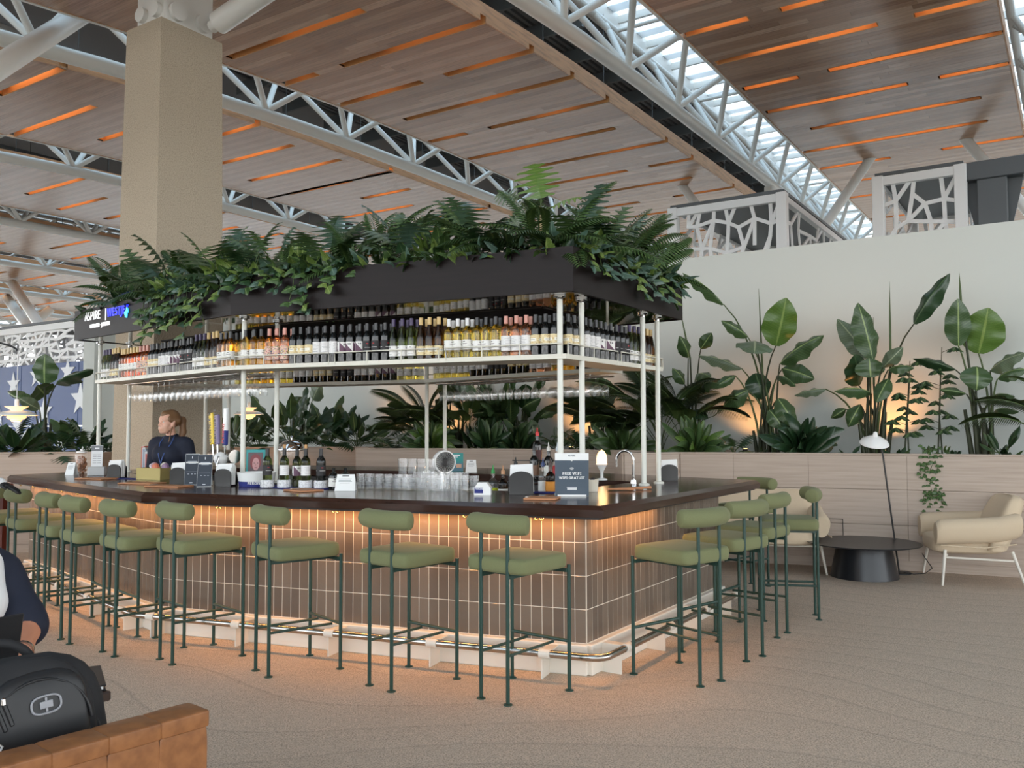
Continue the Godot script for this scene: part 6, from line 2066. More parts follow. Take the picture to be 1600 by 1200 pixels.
func lounge_chair(label: String, called: String, at: Vector3, deg: float, wide: float) -> void:
	# an upholstered shell chair: seat, wide draped arms, tall back, slim metal legs; local +z faces the sitter's front
	var t := thing(called, label, "sofa" if wide > 1.0 else "armchair", at, deg_to_rad(deg), "cream upholstered lounge seats")
	var w := wide * 0.5
	obj("seat", blob_cushion(Vector3(0, 0.38, 0.08), Vector3(wide - 0.26, 0.17, 0.66), 0.35), M.cream_fabric, t)
	# back: a leaning, tapering pad
	var rows := []
	for q in [[0.34, -0.20, 1.0, 0.10], [0.46, -0.24, 1.02, 0.115], [0.6, -0.30, 0.98, 0.11], [0.74, -0.36, 0.9, 0.10], [0.82, -0.39, 0.82, 0.085], [0.855, -0.405, 0.72, 0.05], [0.865, -0.41, 0.5, 0.012]]:
		var ring := PackedVector3Array()
		for j in 36:
			var a := TAU * j / 36
			var x := signf(cos(a)) * pow(absf(cos(a)), 0.45)
			var z := signf(sin(a)) * pow(absf(sin(a)), 0.7)
			ring.append(Vector3(x * (w - 0.06) * q[2], q[0], q[1] - z * q[3] + 0.06 * x * x))
		rows.append(ring)
	obj("backrest", MB.new().grid(rows, true, true, true), M.cream_fabric, t)
	for s in [-1, 1]:
		# each arm is a fat fold of cloth that drapes over a rail
		var ar := []
		for q in [[0.40, 0.0], [0.36, 0.03], [0.2, 0.05], [0.0, 0.065], [-0.18, 0.09], [-0.32, 0.15], [-0.36, 0.16]]:
			var ring := PackedVector3Array()
			for j in 24:
				var a := TAU * j / 24
				var x := 0.095 * cos(a)
				var y := 0.10 * sin(a)
				if sin(a) < 0.0:
					y *= 1.45
				var end: float = 0.86 if q[0] == 0.40 or q[0] == -0.36 else 1.0
				ring.append(Vector3((w - 0.08) * s + x * end, 0.52 + q[1] * 0.6 + y * end, q[0]))
			ar.append(ring)
		ar.reverse()
		var arm := obj("arm", MB.new().grid(ar, true, true, true), M.cream_fabric, t)
		obj("piping", MB.new().tube([Vector3((w + 0.02) * s, 0.40, 0.38), Vector3((w + 0.018) * s, 0.38, 0.0), Vector3((w + 0.0) * s, 0.42, -0.3)], 0.007, 6), M.cream_fabric, arm)
	for p in [[1, 0.33, 0.36], [-1, 0.33, 0.36], [1, -0.3, -0.38], [-1, -0.3, -0.38]]:
		obj("leg", MB.new().tube([Vector3(p[0] * (w - 0.09), 0.34, p[1] * 0.95), Vector3(p[0] * (w - 0.03), 0.0, p[2])], [0.017, 0.011], 10), M.cream_metal, t)
	obj("rail", MB.new().tube([Vector3(-(w - 0.08), 0.29, 0.3), Vector3(w - 0.08, 0.29, 0.3)], 0.011, 8), M.cream_metal, t)
	for s in [-1, 1]:
		obj("rail", MB.new().tube([Vector3(s * (w - 0.07), 0.27, 0.31), Vector3(s * (w - 0.07), 0.25, -0.29)], 0.011, 8), M.cream_metal, t)

func pendant(label: String, at: Vector3) -> void:
	# layered-shade lamp hanging on a cord
	var t := thing("pendant_lamp", label, "lamp", at, 0, "layered pendant lamps")
	obj("cord", MB.new().tube([Vector3(0, 0.16, 0), Vector3(0, 0.72, 0)], 0.004, 6), M.white_gloss, t)
	obj("stem", MB.new().lathe([[0.022, 0.1], [0.022, 0.18], [0.0, 0.185]], 14), M.white_gloss, t)
	var gl: Material = M.pendant_glow
	obj("lamp_shade", MB.new().lathe([[0.05, 0.055], [0.12, 0.1], [0.118, 0.102], [0.045, 0.06]], 28), gl, t)
	tag(obj("lamp_shade", MB.new().lathe([[0.215, 0.0], [0.19, 0.02], [0.13, 0.042], [0.06, 0.052], [0.06, 0.055], [0.13, 0.045], [0.192, 0.022]], 32), M.white_gloss, t), "wide white middle shade")
	obj("lamp_shade", MB.new().lathe([[0.075, -0.04], [0.098, -0.02], [0.09, 0.012], [0.06, 0.03]], 28), gl, t)
	obj("lamp_shade", MB.new().lathe([[0.0, -0.068], [0.048, -0.066], [0.06, -0.045], [0.055, -0.03]], 24), gl, t)
	lamp_omni(Vector3(0, -0.09, 0), c8(255, 190, 120), 0.12, 0.05, t)

func furniture() -> void:
	var cf := mt("cream_fabric", c8(224, 204, 176), 0.92)
	cf.albedo_texture = noise_tex(0.25, [[0.0, c8(214, 212, 208)], [0.5, c8(238, 237, 235)], [1.0, c8(255, 255, 255)]], 256, 81, 2)
	triplanar(cf, Vector3.ONE * 3.0, false)
	cf.rim_enabled = true
	cf.rim = 0.3
	mt("cream_metal", c8(226, 220, 208), 0.4)
	mt("table_black", c8(34, 36, 40), 0.32)
	var pg := mt("pendant_glow", c8(250, 240, 222), 0.4)
	pg.emission_enabled = true
	pg.emission = c8(255, 190, 116)
	pg.emission_energy_multiplier = 0.45
	lounge_chair("cream armchair facing left beside the black table, at the right edge", "armchair", Vector3(-0.98, 0, -9.98), 290, 0.86)
	lounge_chair("cream sofa behind the right-hand stools", "loveseat", Vector3(-2.98, 0, -9.62), 20, 1.3)
	# black drum table
	var tb := thing("coffee_table", "low round black table with a tapered drum base", "table", Vector3(-1.93, 0, -9.62))
	obj("drum", MB.new().lathe([[0.0, 0.0], [0.335, 0.0], [0.335, 0.006], [0.265, 0.34], [0.0, 0.34]], 40), M.table_black, tb)
	obj("top", MB.new().lathe([[0.0, 0.34], [0.535, 0.34], [0.557, 0.345], [0.56, 0.352], [0.555, 0.356], [0.0, 0.356]], 48), M.table_black, tb)
	# floor lamp with a tilted shade
	var fl := thing("floor_lamp", "thin leaning floor lamp with a round white shade", "lamp", Vector3(-1.66, 0, -10.02))
	obj("base", MB.new().lathe([[0.0, 0.0], [0.12, 0.0], [0.12, 0.014], [0.02, 0.02], [0.0, 0.02]], 24), M.black_plastic, fl)
	obj("pole", MB.new().tube([Vector3(0, 0.015, 0), Vector3(-0.13, 1.25, 0.02), Vector3(-0.17, 1.42, 0.03)], 0.009, 8), M.black_plastic, fl)
	var sh := obj("lamp_shade", MB.new().lathe([[0.15, 0.0], [0.152, 0.006], [0.13, 0.04], [0.07, 0.075], [0.03, 0.088], [0.02, 0.13], [0.0, 0.14], [0.0, 0.08], [0.065, 0.07], [0.145, 0.003]], 32), M.white_gloss, fl, Transform3D(Basis(Vector3(0.8, 0, -0.5).normalized(), 0.35), Vector3(-0.2, 1.37, 0.1)))
	obj("inner_reflector", MB.new().lathe([[0.0, 0.03], [0.08, 0.028], [0.14, 0.008]], 28), M.white_gloss, sh)
	obj("cable", MB.new().tube([Vector3(0.05, 0.02, 0.03), Vector3(0.15, 0.015, 0.06), Vector3(0.25, 0.02, -0.02), Vector3(0.3, 0.06, -0.15), Vector3(0.2, 0.2, -0.2)], 0.005, 6), M.black_plastic, fl)
	# sockets on the planter face
	for q in [[-2.33, 0.42, -10.13, "floor box outline on the planter face behind the table"], [-1.3, 0.62, -10.29, "white socket plate above the right armchair arm"]]:
		var t := thing("access_plate", q[3], "socket", Vector3(q[0], q[1], q[2]), 0.12)
		if q[1] < 0.5:
			for s in [[0, 0.11, 0.17, 0.006], [0, -0.11, 0.17, 0.006]]:
				obj("edge", MB.new().box(Vector3(0, s[1], 0), Vector3(0.17, 0.006, 0.012)), M.black_plastic, t)
			for x in [-0.083, 0.083]:
				obj("edge", MB.new().box(Vector3(x, 0, 0), Vector3(0.006, 0.22, 0.012)), M.black_plastic, t)
		else:
			obj("plate", MB.new().box(Vector3.ZERO, Vector3(0.08, 0.05, 0.012), Basis(), 0.003), M.white_gloss, t)
			obj("socket_hole", MB.new().box(Vector3(0, 0, 0.006), Vector3(0.03, 0.02, 0.002)), M.black_plastic, t)
	# pendants on an arched lamp
	pendant("layered pendant lamp glowing at the far left over the foliage", Vector3(-9.77, 1.7, -5.0))
	pendant("layered pendant lamp glowing behind the front post", Vector3(-10.27, 1.76, -8.6))
	var ar := thing("arched_stand", "black arched lamp stand entering at the left edge", "lamp stand", Vector3(-9.77, 0, -5.0))
	var arc := []
	for j in 13:
		var u := PI * 0.5 * j / 12.0
		arc.append(Vector3(-0.02 - 0.95 + 0.95 * cos(u * 1.0) , 2.3 + 0.16 * sin(u) + 0.11, 0.95 * (1.0 - cos(u)) * 0.6))
	obj("arm", MB.new().tube(arc, 0.011, 8), M.black_plastic, ar)
	var e: Vector3 = arc[12]
	obj("mast", MB.new().tube([e, e + Vector3(-0.25, -0.3, 0.15), Vector3(e.x - 0.35, 0.02, e.z + 0.2)], 0.012, 8), M.black_plastic, ar)
	obj("base", MB.new().lathe([[0.0, 0.0], [0.16, 0.0], [0.16, 0.02], [0.0, 0.024]], 20), M.black_plastic, ar, Transform3D(Basis(), Vector3(e.x - 0.35, 0, e.z + 0.2)))
	var ar2 := thing("arched_stand", "slim black lamp stand behind the beer taps", "lamp stand", Vector3(-10.27, 0, -8.6))
	obj("arm", MB.new().tube([Vector3(0, 2.485, 0), Vector3(-0.3, 2.6, 0.05), Vector3(-0.62, 2.4, 0.1), Vector3(-0.7, 0.02, 0.12)], 0.011, 8), M.black_plastic, ar2)
	obj("base", MB.new().lathe([[0.0, 0.0], [0.16, 0.0], [0.16, 0.02], [0.0, 0.024]], 20), M.black_plastic, ar2, Transform3D(Basis(), Vector3(-0.7, 0, 0.12)))
	# dark red dining set glimpsed past the left end of the bar
	mt("mahogany", c8(92, 46, 38), 0.3)
	mt("dark_red", c8(96, 22, 30), 0.5)
	var dt := thing("dining_table", "dark wooden table beyond the left end of the bar", "table", Vector3(-10.3, 0, -4.55), 0.3)
	obj("top", MB.new().box(Vector3(0, 0.93, 0), Vector3(1.1, 0.045, 0.7), Basis(), 0.006), M.mahogany, dt)
	for p in [[-0.48, -0.28], [0.48, -0.28], [-0.48, 0.28], [0.48, 0.28]]:
		obj("leg", MB.new().box(Vector3(p[0], 0.455, p[1]), Vector3(0.06, 0.91, 0.06)), M.mahogany, dt)
	for k in 2:
		var ch := thing("dining_chair", ["dark red chair at the wooden table, nearer", "dark red chair at the wooden table, farther"][k], "chair", Vector3(-10.05 - 0.6 * k, 0, -4.0 + 0.12 * k), 0.4 + 0.3 * k, "dark red chairs")
		obj("seat", blob_cushion(Vector3(0, 0.62, 0), Vector3(0.44, 0.1, 0.44), 0.3), M.dark_red, ch)
		obj("backrest", MB.new().box(Vector3(0, 0.85, 0.2), Vector3(0.42, 0.36, 0.04), Basis(Vector3.RIGHT, 0.1), 0.015), M.dark_red, ch)
		for p in [[-0.18, -0.18], [0.18, -0.18], [-0.18, 0.18], [0.18, 0.18]]:
			obj("leg", MB.new().tube([Vector3(p[0], 0.58, p[1]), Vector3(p[0] * 1.1, 0, p[1] * 1.1)], 0.014, 8), M.mahogany, ch)

func foreground() -> void:
	var le := mt("tan_leather", c8(158, 104, 62), 0.36)
	le.albedo_texture = noise_tex(0.03, [[0.0, c8(205, 200, 196)], [0.6, c8(240, 238, 236)], [1.0, c8(255, 255, 255)]], 256, 91, 4)
	triplanar(le, Vector3.ONE * 2.5, false)
	mt("leather_seam", c8(92, 56, 30), 0.6)
	mt("bag_black", c8(34, 34, 36), 0.8)
	mt("bag_panel", c8(24, 24, 26), 0.45)
	mt("logo_grey", c8(150, 150, 154), 0.4)
	mt("laptop_black", c8(28, 29, 32), 0.35)
	mt("table_dark", c8(60, 42, 34), 0.35)
	# tan sofa seen from behind; local x runs to the right end, z to the camera
	var s := thing("leather_sofa", "tan channel-tufted leather sofa back in the near left corner", "sofa", Vector3(-1.981, 0, -1.539), deg_to_rad(83.4))
	obj("carcass", MB.new().box(Vector3(-0.68, 0.43, -0.075), Vector3(1.34, 0.62, 0.06), Basis(), 0.01), M.tan_leather, s)
	for k in 10:
		var x := -0.068 - 0.134 * k
		obj("channel_pad", blob_cushion(Vector3(x, 0.435, -0.03), Vector3(0.139, 0.66, 0.05), 0.14, 0.06), M.tan_leather, s)
		obj("top_pad", blob_cushion(Vector3(x, 0.776, -0.05), Vector3(0.14, 0.044, 0.11), 0.16, 0.25), M.tan_leather, s)
		if k > 0:
			obj("stitching", MB.new().tube([Vector3(x + 0.067, 0.12, -0.009), Vector3(x + 0.067, 0.75, -0.009)], 0.0014, 5), M.leather_seam, s)
	obj("piping", MB.new().tube([Vector3(-1.34, 0.757, -0.002), Vector3(-0.004, 0.757, -0.002)], 0.0025, 6), M.leather_seam, s)
	obj("seat", blob_cushion(Vector3(-0.68, 0.36, -0.42), Vector3(1.36, 0.18, 0.6), 0.22, 0.08), M.tan_leather, s)
	obj("base", MB.new().box(Vector3(-0.68, 0.17, -0.38), Vector3(1.34, 0.2, 0.66), Basis(), 0.01), M.tan_leather, s)
	for p in [[-0.04, -0.05], [-1.32, -0.05], [-0.04, -0.66], [-1.32, -0.66]]:
		obj("leg", MB.new().tube([Vector3(p[0], 0.0, p[1]), Vector3(p[0], 0.08, p[1])], 0.02, 10), M.black_plastic, s)
	# backpack propped on the seat
	var b := thing("backpack", "black backpack with a grey oval emblem propped on the sofa", "backpack", Vector3(-2.27, 0.452, -1.235), deg_to_rad(80))
	var tilt := Basis(Vector3.RIGHT, -0.18) * Basis(Vector3.BACK, 0.06)
	var body := Transform3D(tilt, Vector3(0, 0, -0.08))
	obj("main_body", blob_cushion(Vector3(0, 0.235, 0), Vector3(0.46, 0.47, 0.20), 0.55, 0.1), M.bag_black, b, body)
	var fp := obj("front_pocket", blob_cushion(Vector3(-0.01, 0.25, 0.085), Vector3(0.38, 0.40, 0.09), 0.55, 0.2), M.bag_black, b, body)
	obj("moulded_panel", blob_cushion(Vector3(0.03, 0.32, 0.112), Vector3(0.25, 0.22, 0.05), 0.5, 0.2), M.bag_panel, b, body)
	for q in [[0.233, 0.238, 0.02], [0.2, 0.205, 0.078], [0.13, 0.127, 0.13]]:
		var zp := []
		for j in 17:
			var a := PI * j / 16.0
			zp.append(Vector3((0.03 if q[0] < 0.15 else 0.0) + q[0] * 0.97 * cos(a), (0.3 if q[0] < 0.15 else 0.23) + q[1] * sin(a), q[2]))
		obj("zipper", MB.new().tube(zp, 0.0045, 6, false), M.bag_panel, b, body)
	var hd := []
	for j in 13:
		var a := PI * j / 12.0
		hd.append(Vector3(-0.03 + 0.11 * cos(a), 0.46 + 0.075 * sin(a), -0.05))
	obj("grab_handle", MB.new().tube(hd, 0.013, 8), M.bag_black, b, body)
	var ring := []
	for j in 33:
		var a := TAU * j / 32.0
		ring.append(Vector3(0.045 + 0.036 * signf(cos(a)) * pow(absf(cos(a)), 0.7), 0.362 + 0.022 * signf(sin(a)) * pow(absf(sin(a)), 0.7), 0.1395))
	var em := obj("emblem_ring", MB.new().tube(ring, 0.0032, 6, false), M.logo_grey, b, body)
	var sq := MB.new()
	sq.box(Vector3(0.045, 0.362, 0.1395), Vector3(0.032, 0.018, 0.004), Basis(), 0.001)
	sq.box(Vector3(0.045, 0.362, 0.139), Vector3(0.005, 0.036, 0.003))
	obj("emblem_bar", sq, M.logo_grey, em)
	for q in [[-0.06, 0.385], [-0.044, 0.395]]:
		obj("zip_pull", MB.new().box(Vector3(q[0], q[1] - 0.035, 0.135), Vector3(0.012, 0.06, 0.008), Basis(Vector3.BACK, 0.25), 0.003), M.bag_panel, b, body)
		obj("zip_slider", MB.new().box(Vector3(q[0] - 0.008, q[1], 0.135), Vector3(0.012, 0.02, 0.01), Basis(), 0.003), M.steel, b, body)
	obj("cord", MB.new().tube([Vector3(-0.07, 0.325, 0.135), Vector3(-0.08, 0.305, 0.14), Vector3(-0.065, 0.29, 0.14), Vector3(-0.08, 0.265, 0.135)], 0.003, 6), M.card_white, b, body)
	obj("cord", MB.new().tube([Vector3(0.05, 0.455, -0.03), Vector3(0.11, 0.45, -0.03), Vector3(0.125, 0.43, -0.02), Vector3(0.115, 0.405, -0.01)], 0.0025, 6), M.card_white, b, body)
	# low table with laptop and folder
	var t := thing("side_table", "small dark table hidden behind the backpack", "table", Vector3(-2.82, 0, -1.22), 0.0)
	obj("top", MB.new().box(Vector3(0, 0.715, 0), Vector3(0.5, 0.03, 0.82), Basis(), 0.005), M.table_dark, t)
	obj("pillar", MB.new().tube([Vector3(0, 0.02, 0), Vector3(0, 0.7, 0)], 0.04, 14), M.black_plastic, t)
	obj("base", MB.new().lathe([[0.0, 0.0], [0.24, 0.0], [0.24, 0.02], [0.0, 0.03]], 24), M.black_plastic, t)
	var nb := thing("folder", "black folder with white pages lying at the table edge", "folder", Vector3(-2.74, 0.731, -1.60), deg_to_rad(62))
	obj("cover", MB.new().box(Vector3(0, 0.016, 0), Vector3(0.18, 0.004, 0.26), Basis(), 0.001), M.laptop_black, nb)
	obj("pages", MB.new().box(Vector3(-0.003, 0.009, 0), Vector3(0.17, 0.01, 0.25)), M.card_white, nb)
	obj("cover", MB.new().box(Vector3(0, 0.002, 0), Vector3(0.18, 0.004, 0.26), Basis(), 0.001), M.laptop_black, nb)
	var lp := thing("laptop", "open black laptop in front of the seated person", "laptop", Vector3(-2.86, 0.731, -1.28), deg_to_rad(90))
	obj("base", MB.new().box(Vector3(0, 0.008, -0.09), Vector3(0.36, 0.016, 0.25), Basis(), 0.004), M.laptop_black, lp)
	obj("keyboard", MB.new().box(Vector3(0, 0.0165, -0.06), Vector3(0.3, 0.002, 0.11)), M.bag_panel, lp)
	obj("lid", MB.new().box(Vector3(0, 0.122, 0), Vector3(0.36, 0.235, 0.008), Basis(), 0.003), M.laptop_black, lp, Transform3D(Basis(Vector3.RIGHT, 0.2), Vector3(0, 0.012, 0.035)))

# surface nets over a smooth union of tapered capsules [a, b, ra, rb]
func nets(m: MB, bones: Array, cell: float, k: float) -> void:
	var lo := Vector3.ONE * 1e9
	var hi := -lo
	for b in bones:
		var r := maxf(b[2], b[3]) + k + cell * 2.0
		for p in [b[0], b[1]]:
			lo = lo.min(p - Vector3.ONE * r)
			hi = hi.max(p + Vector3.ONE * r)
	var nx := int((hi.x - lo.x) / cell) + 2
	var ny := int((hi.y - lo.y) / cell) + 2
	var nz := int((hi.z - lo.z) / cell) + 2
	var f := PackedFloat32Array()
	f.resize(nx * ny * nz)
	f.fill(1.0)
	for b in bones:
		var a: Vector3 = b[0]
		var e: Vector3 = b[1]
		var ra: float = b[2]
		var rb: float = b[3]
		var r := maxf(ra, rb) + k + cell * 2.0
		var l0 := ((a.min(e) - Vector3.ONE * r - lo) / cell).max(Vector3.ZERO)
		var l1 := ((a.max(e) + Vector3.ONE * r - lo) / cell)
		var d := e - a
		var dd := maxf(d.length_squared(), 1e-8)
		for z in range(int(l0.z), mini(int(l1.z) + 1, nz)):
			for y in range(int(l0.y), mini(int(l1.y) + 1, ny)):
				var row := (z * ny + y) * nx
				for x in range(int(l0.x), mini(int(l1.x) + 1, nx)):
					var p := lo + Vector3(x, y, z) * cell - a
					var h := clampf(p.dot(d) / dd, 0.0, 1.0)
					var v := (p - d * h).length() - lerpf(ra, rb, h)
					var o := f[row + x]
					var q := maxf(k - absf(o - v), 0.0) / k
					f[row + x] = minf(o, v) - q * q * k * 0.25
	var id := PackedInt32Array()
	id.resize(nx * ny * nz)
	id.fill(-1)
	var base := m.v.size()
	var off := [0, 1, nx, nx + 1, nx * ny, nx * ny + 1, nx * ny + nx, nx * ny + nx + 1]
	var cor := [Vector3(0, 0, 0), Vector3(1, 0, 0), Vector3(0, 1, 0), Vector3(1, 1, 0), Vector3(0, 0, 1), Vector3(1, 0, 1), Vector3(0, 1, 1), Vector3(1, 1, 1)]
	var edges := [[0, 1], [2, 3], [4, 5], [6, 7], [0, 2], [1, 3], [4, 6], [5, 7], [0, 4], [1, 5], [2, 6], [3, 7]]
	for z in nz - 1:
		for y in ny - 1:
			var row := (z * ny + y) * nx
			for x in nx - 1:
				var i := row + x
				var ins := 0
				for c in 8:
					if f[i + off[c]] < 0.0:
						ins += 1
				if ins == 0 or ins == 8:
					continue
				var s := Vector3.ZERO
				var n := 0
				for e in edges:
					var va := f[i + off[e[0]]]
					var vb := f[i + off[e[1]]]
					if (va < 0.0) != (vb < 0.0):
						s += cor[e[0]].lerp(cor[e[1]], va / (va - vb))
						n += 1
				id[i] = m.v.size()
				m.v.append(lo + (Vector3(x, y, z) + s / n) * cell)
				m.n.append(Vector3.ZERO)
				m.t.append(Vector2.ZERO)
	var axis := [1, nx, nx * ny]
	for z in range(1, nz - 1):
		for y in range(1, ny - 1):
			for x in range(1, nx - 1):
				var i := (z * ny + y) * nx + x
				for a in 3:
					if (f[i] < 0.0) == (f[i + axis[a]] < 0.0):
						continue
					var u: int = axis[(a + 1) % 3]
					var w: int = axis[(a + 2) % 3]
					var q := [id[i], id[i - u], id[i - u - w], id[i - w]]
					if q.min() < 0:
						continue
					if f[i] < 0.0:
						q = [q[3], q[2], q[1], q[0]]
					# q runs clockwise as seen from outside
					m.ix.append_array([q[0], q[1], q[2], q[0], q[2], q[3]])
					var nn := (m.v[q[2]] - m.v[q[0]]).cross(m.v[q[1]] - m.v[q[3]])
					for j in q:
						m.n[j] += nn
	for j in range(base, m.v.size()):
		m.n[j] = m.n[j].normalized()

func hand_bones(wrist: Vector3, dir: Vector3, palm_n: Vector3, thumb: Vector3, curl: float) -> Array:
	var d := dir.normalized()
	var side := thumb.normalized()
	var r := []
	var pc := wrist + d * 0.045
	r.append([wrist, pc + side * 0.018, 0.024, 0.021])
	r.append([wrist, pc - side * 0.018, 0.024, 0.02])
	var lens := [0.072, 0.08, 0.075, 0.058]
	for k in 4:
		var b := wrist + d * 0.088 + side * (0.03 - 0.02 * k)
		r.append([pc + side * (0.022 - 0.015 * k), b, 0.014, 0.0105])
		var c := d
		var p := b
		for j in 3:
			c = (c + palm_n * curl * 0.5).normalized()
			var q: Vector3 = p + c * lens[k] * [0.45, 0.32, 0.23][j]
			r.append([p, q, 0.0098 - 0.001 * j, 0.0088 - 0.001 * j])
			p = q
	var tb := wrist + d * 0.03 + side * 0.03
	var t1 := tb + (d * 0.5 + side).normalized() * 0.04
	r.append([wrist + d * 0.015 + side * 0.012, tb, 0.018, 0.014])
	r.append([tb, t1, 0.0125, 0.0105])
	r.append([t1, t1 + (d + side * 0.35 + palm_n * curl).normalized() * 0.032, 0.0105, 0.0085])
	return r

func head_bones(c: Vector3) -> Array:
	# c is the middle of the head; the face looks along +z
	var r := [
		[c + Vector3(0, 0.025, -0.02), c + Vector3(0, 0.03, 0.012), 0.083, 0.078], [c + Vector3(0, -0.02, 0.015), c + Vector3(0, -0.055, 0.045), 0.066, 0.048],
		[c + Vector3(-0.02, -0.092, 0.066), c + Vector3(0.02, -0.092, 0.066), 0.022, 0.022], [c + Vector3(0, 0.005, 0.088), c + Vector3(0, -0.026, 0.106), 0.008, 0.011],
		[c + Vector3(-0.018, -0.033, 0.092), c + Vector3(0.018, -0.033, 0.092), 0.007, 0.007], [c + Vector3(-0.02, -0.06, 0.087), c + Vector3(0.02, -0.06, 0.087), 0.008, 0.008],
		[c + Vector3(-0.018, -0.069, 0.085), c + Vector3(0.018, -0.069, 0.085), 0.008, 0.008]]
	for s in [-1, 1]:
		r.append([c + Vector3(0.04 * s, -0.03, 0.052), c + Vector3(0.036 * s, -0.05, 0.058), 0.03, 0.026])
		r.append([c + Vector3(0.052 * s, -0.045, 0.0), c + Vector3(0.03 * s, -0.085, 0.05), 0.026, 0.02])
		r.append([c + Vector3(0.014 * s, 0.024, 0.083), c + Vector3(0.048 * s, 0.022, 0.070), 0.009, 0.008])
		r.append([c + Vector3(0.082 * s, 0.012, -0.008), c + Vector3(0.078 * s, -0.03, 0.0), 0.013, 0.009])
	return r

func face_parts(p: Node3D, c: Vector3, brow: Color, at := Transform3D()) -> void:
	for s in [-1, 1]:
		var e := obj("eye", MB.new().lathe([[0.0, -0.0115], [0.008, -0.008], [0.0115, 0.0], [0.008, 0.008], [0.0, 0.0115]], 12, Vector3.ZERO, false), M.eye_white, p, at * Transform3D(Basis(Vector3.RIGHT, PI / 2), c + Vector3(0.031 * s, 0.004, 0.0745)))
		obj("iris", MB.new().lathe([[0.0, 0.0118], [0.0048, 0.0108]], 10), M.eye_iris, e)
		obj("eyebrow", MB.new().tube([c + Vector3(0.014 * s, 0.024, 0.0925), c + Vector3(0.033 * s, 0.03, 0.087), c + Vector3(0.05 * s, 0.023, 0.075)], [0.0025, 0.003, 0.0015], 5), mt("brow" + str(brow), brow, 0.8), p, at)
	obj("lips", MB.new().tube([c + Vector3(-0.022, -0.062, 0.0885), c + Vector3(0.0, -0.065, 0.0955), c + Vector3(0.022, -0.062, 0.0885)], [0.002, 0.0045, 0.002], 6), M.lip, p, at)

func turn_bones(b: Array, t: Transform3D) -> Array:
	return b.map(func(q): return [t * q[0], t * q[1], q[2], q[3]])

